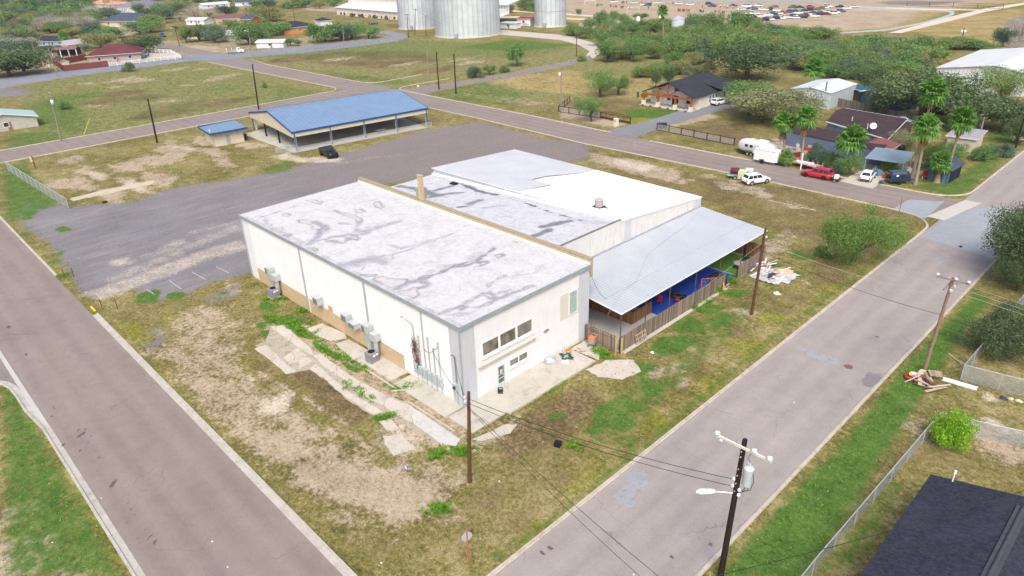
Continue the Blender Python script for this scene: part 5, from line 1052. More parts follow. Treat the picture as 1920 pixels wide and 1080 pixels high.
# ---- condenser units, wall boxes, ducts, electric boxes (each a thing of its own)
def condenser(loc, rz, label, s=1.):
    o = thing('air_conditioner', label, 'air conditioner', loc, rz, 'air conditioning units')
    mb = MB(); mb.box(-.5*s,.5*s,-.5*s,.5*s,.06,1.15*s); c = mb.build('cabinet', pm((.27,.26,.30),.55,.1,3,name='grey condenser'), o)
    mb = MB()
    for k in range(9):
        z = .2+k*.1*s
        mb.box(-.515*s,.515*s,-.515*s,.515*s,z,z+.03)
    mb.build('louvre', pm((.20,.195,.225),.6,.1,3,name='louvre grey'), o)
    mb = MB(); mb.lathe([(.0,1.16*s),(.36*s,1.16*s),(.38*s,1.2*s),(.33*s,1.2*s),(.30*s,1.17*s)],20); mb.build('fan_grille', M['black'], o)
    mb = MB(); mb.box(-.6*s,.6*s,-.6*s,.6*s,0,.06); mb.build('pad', M['slab_old'], o)
    mb = MB(); mb.box(.5*s,.525*s,-.25*s,.05*s,.75,1.0); mb.box(.505*s,.53*s,.15*s,.4*s,.8,1.0); mb.build('label_plate', M['white'], o); return o
condenser((-12.9,-1.25,.05), .1, 'grey condenser unit on the ground beside the near ductwork'); condenser((-34.3,-1.0,0), .05, 'grey condenser unit in the weeds near the far corner of the wall')
o = thing('air_conditioner', 'round topped condenser unit standing on the white rear roof', 'air conditioner', rr(-11.4,32.8), 0, 'air conditioning units')
mb = MB(); mb.cyl((0,0,.1),.52,.85,20); mb.build('cabinet', pm((.34,.31,.28),.6,.1,3,name='taupe condenser'), o); mb = MB(); mb.lathe([(.55,.95),(.5,1.02),(.3,1.06),(0,1.07)],20); mb.build('fan_grille', pm((.4,.38,.36),.6,.1,3,name='light taupe'), o); mb = MB(); mb.box(-.6,.6,-.6,.6,-.02,.1); mb.tube([(.5,.1,.15),(1.1,.2,.06),(1.2,.3,.05)],.05,6); mb.build('base', M['black'], o)
BOX = pm((.40,.43,.43),.5,.1,3,name='grey metal housing'); BOXD = pm((.15,.18,.17),.6,.2,4,name='dark grille')
def wallbox(x, z, w, h, d, label, lip=True):
    o = thing('wall_unit', label, 'wall unit', (x,-.03,z), 0, 'boxed units on the long white wall')
    mb = MB(); mb.box(-w/2,w/2,-d,0,0,h); mb.build('housing', BOX, o); mb = MB(); mb.box(-w/2+.08,w/2-.08,-d-.015,-d,.08,h-.08); mb.box(-w/2-.012,-w/2,-d+.08,-.08,.08,h-.08); mb.build('grille', BOXD, o)
    mb = MB(); mb.box(-w/2-.03,w/2+.03,-d-.03,0,h,h+.04); mb.box(-w/2-.02,-w/2+.05,-d-.025,-d-.0,0,h); mb.build('trim', M['galv'], o)
wallbox(-24.2,2.35,1.0,.85,.8,'lone grey window unit above the brick, second bay'); wallbox(-18.4,2.35,1.0,.85,.8,'grey box unit with dark face beside a lower one'); wallbox(-17.0,2.1,1.2,.6,.8,'low flat grey box unit next to a taller one')
mb = MB(); mb.box(-.45,.45,-.05,0,0,.7); o = mb.build('wooden_cover', pm((.55,.33,.16),.8,.15,3,name='plywood')); o.location = (-22.4,-.02,1.85); tag(o, 'square plywood cover beside the lone grey window unit', 'cover panel')
def duct(x, label):
    o = thing('air_duct', label, 'air duct', (x,-.04,0), 0, 'ductwork on the long wall')
    mb = MB(); mb.box(-.55,.45,-.85,0,2.6,3.5); mb.box(-.5,-.05,-.9,-.85,2.7,3.4,1); mb.build('upper_box', [BOX, BOXD], o)
    mb = MB(); mb.box(-.35,.3,-.55,0,.3,2.6); mb.box(-.5,.4,-.7,0,1.9,2.6); mb.build('riser', pm((.44,.48,.5),.4,.1,2,metal=.25,name='duct steel'), o)
    mb = MB(); mb.box(.65,1.6,-.8,0,2.1,2.9); mb.build('lower_box', BOX, o)
    mb = MB(); mb.tube([(1.15,-.4,2.1),(1.15,-.4,.5),(.9,-.6,.2),(.5,-.8,.2)],.25,12); mb.build('round_duct', pm((.5,.53,.56),.4,.1,2,metal=.25,name='round duct'), o)
duct(-14.3, 'silver ductwork rising beside the near condenser unit'); duct(-35.2, 'silver ductwork rising beside the far condenser unit')
EBOX = pm((.40,.45,.47),.5,.08,2,name='electric box grey'); CON = pm((.42,.45,.47),.4,.08,2,metal=.3,name='conduit')
eb = [(-6.75,.95,.5,1.15,.3,'tallest'),(-6.05,.98,.45,.95,.28,''),(-5.3,.9,.5,1.1,.3,''),(-4.62,.95,.42,.95,.28,''),(-3.85,.9,.5,1.15,.3,''),(-3.1,.95,.5,1.0,.3,'')]
elab = ['electric box furthest left of the wall row, below the dead vine','second electric box from the left in the wall row','third electric box from the left, under the tall straight mast','fourth electric box from the left in the wall row','fifth electric box from the left in the wall row','electric box furthest right in the wall row']
mast = [(4.4,'hook'),(3.2,None),(5.9,None),(3.6,'cap'),(2.6,None),(3.6,'cap')]
for (x,z,w_,h_,d_,_), lb, (mt,kind) in zip(eb, elab, mast):
    o = thing('electric_box', lb, 'electric box', (x,-.03,0), 0, 'electric boxes in a row on the white wall')
    mb = MB(); mb.box(-w_/2,w_/2,-d_,0,z,z+h_); b = mb.build('cabinet', EBOX, o); mb = MB(); mb.box(-w_/2+.02,w_/2-.02,-d_-.02,-d_,z+.02,z+h_-.02); mb.box(w_/2-.1,w_/2-.06,-d_-.05,-d_-.02,z+h_*.45,z+h_*.55); mb.build('door', EBOX, b)
    mb = MB(); top = z+h_
    if kind == 'hook': mb.tube([(0,-.12,top),(0,-.12,6.1),(-.15,-.35,6.6),(-.7,-.6,6.9)],[.05,.05,.045,.04],8); mb.cyl((-.85,-.65,6.85),.1,.16,8)
    else: mb.tube([(0,-.12,top),(0,-.12,top+mt)],.05,8); mb.cyl((0,-.12,top+mt),.09,.16,8)
    mb.tube([(0,-.08,z),(0,-.08,.05)],.03,6); mb.build('conduit', CON, o)
V_ = MB(); rv = random.Random(4)
for k in range(70):
    z = rv.uniform(2.0,4.6); x = rv.gauss(-6.65,.22); V_.tube([(x,-.15,z),(x+rv.uniform(-.3,.3),-.2-rv.random()*.2,z+rv.uniform(-.5,.4)),(x+rv.uniform(-.5,.5),-.15,z+rv.uniform(-.9,.5))],.02,4,caps=False)
tag(V_.build('dead_vine', pm((.17,.085,.06),.9,.3,5,name='dead vine')), 'tangled dry vine hanging on the leftmost conduit', 'vine')
o = thing('service_mast', 'tall service conduit with meter box on the grey corner pillar', 'conduit mast', (-.75,-.06,0))
mb = MB(); mb.tube([(0,-.1,2.4),(0,-.1,5.2),(-.1,-.25,5.45),(-.3,-.3,5.3)],.06,8); mb.build('conduit', pm((.2,.22,.25),.5,.1,2,name='dark conduit'), o); mb = MB(); mb.box(-.35,.15,-.3,0,1.6,2.4); mb.build('meter_box', EBOX, o); mb = MB(); mb.cyl((-.1,-.42,2.0),.16,.12,14,axis='Y'); mb.build('meter', M['glass'], o)
mb = MB(); mb.tube([(0,-.1,1.6),(0,-.1,.05)],.035,6); mb.tube([(-.2,-.1,1.6),(-.5,-.1,1.2),(-.4,-.1,.4)],.02,5); mb.build('lower_conduit', CON, o)
# ---- metal canopy over the patio
can = thing('patio_canopy', 'pale corrugated metal canopy over the fenced side patio', 'canopy', (0,17.9,0))
CANM = corrugated('pale corrugated canopy metal', (.49,.525,.57), 'Y', .46, .42, .1, .05, .05, (.40,.44,.50), .5)
mb = MB(); x0, z0, x1, z1 = -5.88, 4.95, 3.85, 4.02; mb.add([(x0,0,z0),(x1,0,z1),(x1,29.9,z1),(x0,29.9,z0),(x0,0,z0-.06),(x1,0,z1-.06),(x1,29.9,z1-.06),(x0,29.9,z0-.06)], [(0,1,2,3),(4,7,6,5),(0,4,5,1),(1,5,6,2),(2,6,7,3),(3,7,4,0)]); mb.build('roof_sheet', CANM, can)
mb = MB(); mb.box(3.86,3.9,-.05,29.95,3.9,4.06); mb.beam((-5.9,-.07,4.87),(3.86,-.07,3.95),.04,.14); mb.beam((-5.9,29.97,4.87),(3.86,29.97,3.95),.04,.14); mb.build('edge_trim', M['white'], can)
mb = MB(); mb.tube([(.9,0.05,4.31),(.9,29.8,4.31)],.018,5); mb.build('roof_seam', pm((.3,.32,.35),.6,.1,2,name='seam'), can)
mb = MB(); mb.box(-5.94,-5.8,-.05,29.9,4.95,5.12); mb.build('wall_flashing', pm((.33,.34,.37),.6,.15,2,name='wall flashing'), can)
for y in (.3,4.6,9.0,14.2,19.5,24.5,29.6):
    mb = MB(); mb.tube([(3.55,y,0),(3.55,y,3.95)],.06,8); mb.build('post', pm((.12,.08,.065),.7,.2,3,name='rusty post'), can)
for y in (0.1,7.5,15,22.5,29.7):
    mb = MB(); mb.beam((-5.8,y,4.78),(3.7,y,3.9),.08,.14); mb.build('rafter', pm((.12,.08,.065),.7,.2,3,name='rusty post'), can)
cab = [g(*p, 4.6) for p in ((1138,585),(1156,558),(1170,542),(1194,522),(1213,480),(1243,455),(1290,423),(1312,397))]
mb = MB(); P = [(p[0],p[1],4.95-(p[0]+5.88)*(.93/9.73)+.03) for p in cab]; mb.tube(P,.016,5); tag(mb.build('loose_cable', M['steel']), 'thin black cable snaking over the metal canopy', 'cable')
# ---- fences of the patio
FEN = planks('weathered grey brown boards', ((.13,.10,.075),(.235,.185,.145),(.34,.28,.225)), 'Y')
FENX = planks('weathered brown boards', ((.12,.085,.06),(.21,.155,.115),(.31,.245,.19)), 'X')
def board_fence(a, b, h, label, mat, n_post=None, lean=0, base=None, group='board fences of the patio'):
    a = Vector((a[0],a[1],0)); b = Vector((b[0],b[1],0)); L = (b-a).length; ang = math.atan2(b.y-a.y, b.x-a.x)
    o = thing('wooden_fence', label, 'fence', a, ang, group); mb = MB(); x = 0; r = random.Random(int(L*10))
    while x < L-.02:
        w = .14; hh = h+r.uniform(-.05,.05); dy = r.uniform(-.012,.012); mb.box(x+.006,min(L,x+w),-.012+dy,.012+dy,.04,hh); x += w
    mb.build('boards', mat, o)
    mb = MB(); [mb.box(0,L,.013+.012,.07,z,z+.09) for z in (.35,h-.4)]; mb.build('rails', FENX, o)
    n = n_post or max(2,int(L/2.4)+1)
    for k in range(n): mb = MB(); xx = min(L-.1,max(0,L*k/(n-1)-.05)); mb.box(xx,xx+.1,.07,.17,0,h-.1); mb.build('post', FENX, o)
    return o
B1 = planks('weathered fence boards', ((.13,.10,.075),(.235,.185,.145),(.34,.28,.225)), 'X')
B2 = planks('red brown inner boards', ((.16,.075,.035),(.27,.135,.065),(.36,.2,.11)), 'X')
board_fence((4.5,17.0),(4.5,37.2),1.95,'long weathered board fence beside the grassy verge, with a wooden pallet leaning on it',B1)
board_fence((4.1,16.85),(.15,16.75),1.95,'short brown board fence between the white wall and the yellow posts',B1)
board_fence((4.4,40.3),(4.1,47.6),1.9,'far end of the board fence, behind the trash heap and overgrown with vine',B1)
board_fence((4.0,47.7),(-1,47.9),1.9,'back board fence seen under the canopy end',B2)
board_fence((-5.6,22.5),(1.8,22.5),1.5,'red brown board screen across the shaded patio',B2); board_fence((1.85,22.55),(1.75,26.2),1.5,'red brown board screen along the blue floor',B2)
YP = pm((.5,.36,.12),.8,.2,3,name='yellowish timber')
for (x,y,h,lb) in ((4.35,16.45,2.2,'taller yellowish timber post at the fence corner'),(4.75,16.9,1.9,'shorter yellowish timber post at the fence corner')):
    mb = MB(); mb.box(-.06,.06,-.06,.06,0,h); mb.box(-.09,.09,-.07,.07,h-.3,h-.2); mb.box(-.075,.075,-.075,.075,.5,.6); o = mb.build('timber_post', YP); o.location = (x,y,0); tag(o, lb, 'post')
mb = MB(); mb.box(4.52,4.95,17.2,37.2,-.02,.08); tag(mb.build('fence_footing', M['slab']), 'pale concrete strip at the foot of the long fence', 'kerb', kind='structure')
# ---- things on the patio
mb = MB(); mb.box(-5.2,4.2,26.2,41.0,.032,.045); tag(mb.build('blue_turf', pm((.012,.055,.36),.8,.12,2,name='blue turf')), 'bright blue floor covering under the canopy', 'floor mat')
mb = MB(); mb.box(-5.2,3.9,41.2,47.0,.032,.05); tag(mb.build('green_turf', pm((.10,.22,.03),.9,.2,2,name='green turf')), 'green turf at the far end of the patio', 'floor mat')
def torus(mb, R_, r_, c=(0,0,0), n=24, m=10, mi=0, axis='Z'):
    vs = []; fs = []
    for i in range(n):
        for j in range(m):
            a, b = 2*PI*i/n, 2*PI*j/m; p = ((R_+r_*math.cos(b))*math.cos(a), (R_+r_*math.cos(b))*math.sin(a), r_*math.sin(b))
            if axis == 'Y': p = (p[0],p[2],p[1])
            if axis == 'X': p = (p[2],p[0],p[1])
            vs.append((p[0]+c[0],p[1]+c[1],p[2]+c[2]))
    for i in range(n):
        for j in range(m): fs.append((i*m+j, ((i+1)%n)*m+j, ((i+1)%n)*m+(j+1)%m, i*m+(j+1)%m))
    mb.add(vs, fs, mi, True)
mb = MB(); torus(mb,.75,.42,(0,0,.42)); o = mb.build('tractor_tyre', M['rubber']); o.location = (3.1,37.9,.05); o.rotation_euler = (.9,0,.4); tag(o, 'big black tractor tyre leaning behind the fence end', 'tyre')
o = thing('goal_net', 'small pink framed goal on the blue floor', 'goal', (3.4,35.4,.05), .9); mb = MB(); mb.tube([(-.9,0,0),(-.9,0,1.5),(.9,0,1.5),(.9,0,0)],.05,6); mb.tube([(-.9,0,1.5),(-.9,.8,0)],.04,6); mb.tube([(.9,0,1.5),(.9,.8,0)],.04,6); mb.build('frame', pm((.75,.12,.22),.5,.1,3,name='pink pipe'), o); mb = MB()
for k in range(10): mb.tube([(-.9+k*.2,.0,1.5),(-.9+k*.2,.8,0)],.008,4,caps=False)
for k in range(7): mb.tube([(-.9,.13*k,1.5-.245*k),(.9,.13*k,1.5-.245*k)],.008,4,caps=False)
mb.build('net', pm((.55,.6,.7),.7,.1,3,name='net'), o)
mb = MB(); mb.box(-.9,.9,-.8,.8,0,.04); torus(mb,.55,.07,(0,0,.1),20,8,1); o = mb.build('rubber_mat', [M['black'], pm((.06,.1,.04),.7,.2,4,name='dark green ring')]); o.location = (1.6,31.6,.05); tag(o, 'black mat with a green ring on the blue floor', 'mat')
for (x,y,rz,lb) in ((1.2,28.6,.4,'red chair standing nearest the board screen on the blue floor'),(2.6,30.1,2.4,'red chair standing close behind the long fence')):
    o = thing('garden_chair', lb, 'chair', (x,y,.05), rz, 'red chairs on the patio'); mb = MB(); mb.box(-.25,.25,-.25,.25,.4,.45); mb.build('seat', M['red'], o); mb = MB(); mb.box(-.25,.25,.22,.27,.45,.95); mb.build('backrest', M['red'], o)
    for sx in (-.22,.22):
        for sy in (-.22,.22): mb = MB(); mb.tube([(sx,sy,0),(sx,sy,.42)],.02,5); mb.build('leg', M['red'], o)
o = thing('patio_table', 'round grey table among clutter at the far end of the patio', 'table', (3.0,43.2,.05)); mb = MB(); mb.cyl((0,0,.7),.75,.05,20); mb.build('tabletop', pm((.4,.36,.4),.6,.1,2,name='grey top'), o); mb = MB(); mb.tube([(0,0,0),(0,0,.7)],.06,8); mb.cyl((0,0,0),.3,.03,12); mb.build('leg', M['black'], o)
o = thing('barbecue_grill', 'black barbecue grill at the far end of the patio', 'grill', (2.8,45.0,.05)); mb = MB(); mb.box(-.5,.5,-.3,.3,.7,.95); mb.lathe([(.0,.33),(.3,.25),(.36,.0)],14,c=(0,0,.95)); mb.build('bowl', M['black'], o); mb = MB(); [mb.box(x,x+.05,y,y+.05,0,.7) for x in (-.45,.4) for y in (-.27,.22)]; mb.build('legs', M['black'], o)
# pallet leaning on the long fence
PAL = planks('pale pallet wood', ((.33,.25,.19),(.46,.36,.29),(.58,.47,.38)), 'X', .1)
c = (4.62,20.2); o = thing('wooden_pallet', 'pale wooden pallet leaning against the long fence', 'pallet', (c[0]+.2,c[1],0), PI/2); o.rotation_euler = (R(-12),0,PI/2)
for k in range(7): mb = MB(); mb.box(-.9+k*.28,-.9+k*.28+.11,-.06,-.04,.05,1.15); mb.build('slat', PAL, o)
for z in (.08,.58,1.05): mb = MB(); mb.box(-.92,.9,-.035,.03,z,z+.09); mb.build('stringer', PAL, o)
# ================================================================== POLES AND WIRES
INS = pm((.62,.66,.70),.25,.08,4,name='insulator'); XARM = pm((.60,.58,.50),.7,.12,2,name='pale crossarm'); TRF = pm((.50,.58,.60),.4,.05,2,name='transformer paint')
def insulator(parent, p, s=1.):
    mb = MB(); mb.lathe([(.03,-.05),(.03,.05),(.12*s,.06),(.13*s,.1),(.07*s,.12),(.11*s,.15),(.1*s,.2),(.04,.24),(0,.25)],12); o = mb.build('insulator', INS, parent); o.location = p; return o
def pole(bx, by, tx, ty, r, mat, label, h=None, name='utility_pole', cat='utility pole', top=None):
    b = g(bx,by); hh = h or hgt(bx,by,ty); t = g(tx,ty,hh); e = t-b
    if np.hypot(e[0],e[1]) > hh*.12: e[:2] *= hh*.12/np.hypot(e[0],e[1])
    o = thing(name, label, cat, (b[0],b[1],0)); mb = MB(); mb.tube([(0,0,0),(e[0]*.5,e[1]*.5,hh*.5),(e[0],e[1],hh)],[r*1.2,r*1.05,r*.85],12); mb.build('pole', mat, o)
    o['top'] = [float(x) for x in e]; return o, e, Vector(b)
def ptop(o_e_b, f=1., dx=0, dy=0): o, e, b = o_e_b; return (b[0]+e[0]*f+dx, b[1]+e[1]*f+dy, e[2]*f)
# nearest pole
P1 = pole(1350,1085,1397,824,.17,M['dkpole'],'black utility pole nearest the camera, with a pale crossarm and transformer',11.4); o, e, b = P1
top = Vector(e); arm_z = 10.95
mb = MB(); mb.box(-1.75,1.85,-.2,-.08,arm_z-.07,arm_z+.07); a = mb.build('crossarm', XARM, o); a.location = (e[0]*.96,e[1]*.96-.08,0)
for x in (-1.65,.75,1.7): insulator(a,(x,-.14,arm_z+.07),1.5)
mb = MB(); mb.lathe([(0,-.1),(.28,-.1),(.3,-.05),(.3,1.12),(.32,1.17),(.25,1.28),(0,1.32)],20); q = mb.build('transformer', TRF, o); q.location = (e[0]*.85+.52,e[1]*.85+.05,8.35)
mb = MB(); mb.cyl((.05,0,1.32),.05,.25,10); mb.cyl((-.12,.1,1.32),.04,.15,8); mb.build('bushing', INS, q); mb = MB(); mb.box(-.45,-.2,-.08,.08,.3,.4); mb.box(-.45,-.2,-.08,.08,.85,.95); mb.build('bracket', M['galv'], q)
mb = MB(); mb.tube([(-.2,.05,-.02),(-.1,0,-.5),(-.45,-.1,-.85)],.018,5); mb.tube([(.1,.1,0),(.1,.05,-.5),(-.4,-.1,-.95)],.018,5); mb.tube([(.3,0,.9),(.42,0,.4),(.3,-.05,-.3),(-.4,-.1,-.8)],.018,5); mb.tube([(.05,0,1.55),(-.1,-.1,2.0),(.1,-.15,2.5)],.015,5); mb.build('lead_wire', M['wire'], q)
st = thing('street_light', 'white street light on an arm of the nearest black pole', 'street light', (b[0]+e[0]*.65,b[1]+e[1]*.65,0)); mb = MB(); mb.tube([(-.1,-.15,7.35),(-.5,-.55,7.45),(-.95,-1.0,7.5)],.035,8); mb.build('arm', M['white'], st)
mb = MB(); mb.tube([(-.9,-.95,7.52),(-1.1,-1.15,7.53),(-1.5,-1.55,7.52),(-1.68,-1.73,7.5)],[.13,.17,.19,.06],12); l_ = mb.build('lamp_head', M['white'], st); mb = MB(); mb.cyl((-1.2,-1.25,7.7),.05,.1,8); mb.build('photocell', M['steel'], l_)
for z,dx in ((7.75,-.2),(8.3,-.2)): insulator(o,(e[0]*.7+dx,e[1]*.7-.1,z),1.)
for z in (7.2,7.6): insulator(o,(e[0]*.66+.2,e[1]*.66,z),1.)
mb = MB()
for z in (10.6,10.2,9.3,8.8,8.2,7.6): mb.cyl((e[0]*z/11.4-.0,e[1]*z/11.4-.24,z),.035,.1,8,axis='Y')
mb.build('bolts', M['galv'], o)
# pole by the second crossarm
P2 = pole(1732,697,1788,520,.15,M['oldpole'],'leaning weathered utility pole with two crossarms above the lumber heap',10.3); o, e, b = P2
mb = MB(); mb.box(-1.25,1.35,-.07,.07,-.07,.07); a = mb.build('crossarm', M['greypole'], o); a.location = (e[0]*.98,e[1]*.98-.17,e[2]*.98)
for x in (-1.2,.25,1.25): insulator(a,(x,0,.07),1.3)
for s_ in (-.12,.12): mb = MB(); mb.box(-.07,.07,-1.3,1.3,-.06,.06); a2 = mb.build('crossarm', M['greypole'], o); a2.location = (e[0]*.92+s_*1.8,e[1]*.92,e[2]*.92)
for x in (-1.1,0,1.1): insulator(o,(e[0]*.92+.3,e[1]*.92+x,e[2]*.92-.1),1.1)
mb = MB(); mb.tube([(.2,.1,6.2),(.5,.3,6.5)],.05,6); mb.tube([(0,-.2,5.2),(.3,-.3,5.2)],.06,6); mb.build('bracket', M['galv'], o)
P3 = pole(880.7,903.7,878.7,735,.14,M['brpole'],'short brown pole standing on the bare corner of the lot'); o, e, b = P3
insulator(o,(.14,0,e[2]-.5),.8); insulator(o,(.14,.0,e[2]-.9),.8)
P4 = pole(1409,590,1436,428,.15,M['brpole'],'dark brown pole beside the trash heap at the fence end'); o, e, b = P4
mb = MB(); [mb.cyl((e[0]*z/10-.16,e[1]*z/10,z),.06,.12,8,axis='Y') for z in (3.2,5.6,5.9)]; mb.build('marker', M['white'], o); insulator(o,(e[0]*.9+.2,e[1]*.9,e[2]*.9),1.)
P5 = pole(295,268,277,185,.17,M['dkpole'],'black pole between the gravel lot and the road, left of the small blue roofed hut')
P6 = pole(115,265,92,170,.15,M['greypole'],'grey brown pole with a white transformer beside the pale shed'); o, e, b = P6
mb = MB(); mb.lathe([(0,0),(.28,0),(.28,.95),(0,1.05)],16); q = mb.build('transformer', M['white'], o); q.location = (e[0]*.78+.4,e[1]*.78,e[2]*.74); mb = MB(); mb.box(-.5,.5,-.06,.06,-.06,.06); a = mb.build('crossarm', M['greypole'], o); a.location = (e[0]*.95,e[1]*.95,e[2]*.95); insulator(a,(-.4,0,.05)); insulator(a,(.4,0,.05))
P7 = pole(485,205,473,120,.17,M['dkpole'],'black pole on the far side of the road behind the pavilion')
P8 = pole(823,168,818,97,.16,M['dkpole'],'left one of two black poles at the far road bend'); P9 = pole(855,176,851,100,.17,M['dkpole'],'right one of two black poles at the far road bend')
P10 = pole(803,152,801,85,.14,M['greypole'],'pale grey pole beside the two black poles'); P11 = pole(1052,210,1052,125,.15,M['greypole'],'pole at the left end of the brown rail fence'); o, e, b = P11
mb = MB(); mb.lathe([(0,0),(.3,0),(.3,.9),(0,1.)],14); q = mb.build('transformer', M['white'], o); q.location = (e[0]*.85-.4,e[1]*.85,e[2]*.78)
P12 = pole(1081,106,1081,62,.14,M['brpole'],'brown pole beside the pale gravel track')
P13 = pole(766,71,763,26,.16,M['brpole'],'pole with a crossarm in front of the left silo'); P14 = pole(778,66,780,16,.15,M['brpole'],'taller crossarm pole in front of the left silo'); P15 = pole(799,66,798,28,.13,M['brpole'],'plain pole between the two big silos')
for q in (P13,P14): o,e,b = q; mb = MB(); mb.box(-1.3,1.3,-.08,.08,-.08,.08); a = mb.build('crossarm', M['brpole'], o); a.location = (e[0]*.97,e[1]*.97,e[2]*.97); a.rotation_euler = (0,0,.7)
for bx,by,tx,ty,lb,mt in ((108,144,90,90,'pale pole in front of the red fenced house','greypole'),(337,87,327,50,'pole with a street lamp at the far crossing','brpole'),(470,95,466,55,'pale pole with a lamp among the far trees','greypole'),(595,78,592,44,'thin pale pole by the orange fence','greypole'),(645,86,643,50,'thin pale pole at the curved road','greypole'),(553,40,548,8,'dark pole behind the dark roofed house','brpole'),(472,42,468,24,'dark pole beside the orange brick house','brpole'),(506,42,505,20,'dark pole in front of the yellowish tree','dkpole'),(372,34,371,16,'pole among the top left trees','brpole'),(1543,203,1551,153,'dark slanting pole in front of the white metal shed','brpole'),(1833,270,1846,219,'grey pole among the dark oaks on the right','greypole'),(1904,278,1920,222,'black pole at the far right by the side drive','dkpole'),(1804,75,1808,52,'pole with white transformers rising from the thicket','brpole'),(1665,208,1672,165,'grey pole beside the board fence of the back yard','greypole'),(65,100,58,70,'pale thin pole behind the far left trees','greypole'),(1281,80,1283,52,'dark pole in the thicket by the small silo','brpole')):
    o,e,b = pole(bx,by,tx,ty,.13 if mt == 'greypole' else .15,M[mt],lb)
    if 'lamp' in lb: mb = MB(); mb.tube([(e[0]*.9,e[1]*.9,e[2]*.9),(e[0]*.9-1.2,e[1]*.9-.8,e[2]*.93)],.05,6); mb.tube([(e[0]*.9-1.2,e[1]*.9-.8,e[2]*.93),(e[0]*.9-1.8,e[1]*.9-1.2,e[2]*.93)],[.12,.1],8); mb.build('lamp_arm', M['white'], o)
    if 'transformers' in lb:
        for dx in (-.5,.5): mb = MB(); mb.lathe([(0,0),(.35,0),(.35,1.1),(0,1.2)],12); q = mb.build('transformer', M['white'], o); q.location = (e[0]*.7+dx,e[1]*.7,e[2]*.55)
def wire(a, b, sag, label, r=.018, mat='wire', n=14):
    a, b = Vector(a), Vector(b); mb = MB(); mb.tube([tuple(a.lerp(b,i/n)-Vector((0,0,sag*4*(i/n)*(1-i/n)))) for i in range(n+1)], r, 5, 0, False); return tag(mb.build('power_line', M[mat]), label, 'power line')
p1a = (P1[2][0]+P1[1][0]*.7-.2, P1[2][1]+P1[1][1]*.7-.1, 8.35); p1b = (p1a[0],p1a[1],7.8); p3t = (P3[2][0]+.14,P3[2][1],P3[1][2]-.4)
wire(p1a,p3t,.55,'upper of two wires from the near black pole to the short brown pole',.02); wire(p1b,(p3t[0],p3t[1],p3t[2]-.4),.55,'lower of two wires from the near black pole to the short brown pole',.02)
mw = (-.8,-.2,5.3); wire(p3t,mw,.25,'wire from the short brown pole to the conduit on the grey pillar'); wire((p3t[0],p3t[1],p3t[2]-.4),(-3.85,-.25,4.6),.4,'wire from the short brown pole to the masts on the white wall'); wire((p3t[0],p3t[1],p3t[2]-.2),(-.1,-.2,2.5),.2,'low wire from the short brown pole to the meter box')
wire((-3.85,-.15,4.6),(-5.3,-.15,4.2),.35,'short slack wire looped between the wall masts'); wire((-3.1,-.15,5.4),(-3.85,-.15,4.7),.2,'slack wire between the two rightmost wall masts')
pn = g(1225,1090,5.0); wire((p3t[0],p3t[1],p3t[2]-.55),g(1240,1085,5.5),.35,'service wire crossing the street corner, the left of a pair',.018); wire((p3t[0],p3t[1],p3t[2]-.65),g(1210,1090,5.5),.4,'service wire crossing the street corner, the right of a pair',.016)
wire(g(1920,920,6.4),g(1340,1080,3.2) ,.3,'black cable running low along the right verge',.025)
p4 = ptop(P4,.85); p2 = ptop(P2,.8); wire(p4,p2,.5,'upper wire over the street from the fence pole to the leaning pole',.016,'wirepale'); wire(ptop(P4,.75),ptop(P2,.62),.5,'lower wire over the street from the fence pole to the leaning pole',.02)
wire(ptop(P2,.92,.3,-1.),(60,30,9.4),.4,'bare wire from the leaning pole over the yard, nearest of three',.012,'wirepale'); wire(ptop(P2,.92,.3,0),(60,31,9.4),.4,'bare wire from the leaning pole over the yard, middle of three',.012,'wirepale'); wire(ptop(P2,.92,.3,1.),(60,32,9.4),.4,'bare wire from the leaning pole over the yard, farthest of three',.012,'wirepale')
wire(ptop(P2,.6),(60,36,6.4),.5,'thick black cable from the leaning pole over the dark oak',.028); wire(ptop(P2,.52),(58,33,5.),.4,'lower black cable from the leaning pole to the yard',.02)
wire(p4,ptop(P4,.1,-6.2,-2.6),.0,'guy wire slanting from the fence pole down to the board fence',.016,'wirepale'); wire(g(1372,528,1.0),ptop(P4,.8),.0,'pale guy wire with a marker by the vine',.014,'wirepale')
wire((0,17.3,7.9),(1.5,18.5,4.6),.7,'slack cable hanging from the building corner to the canopy',.018)
wire(ptop(P14,.97),g(830,45,6),.5,'wire from the crossarm pole to the right silo',.03)
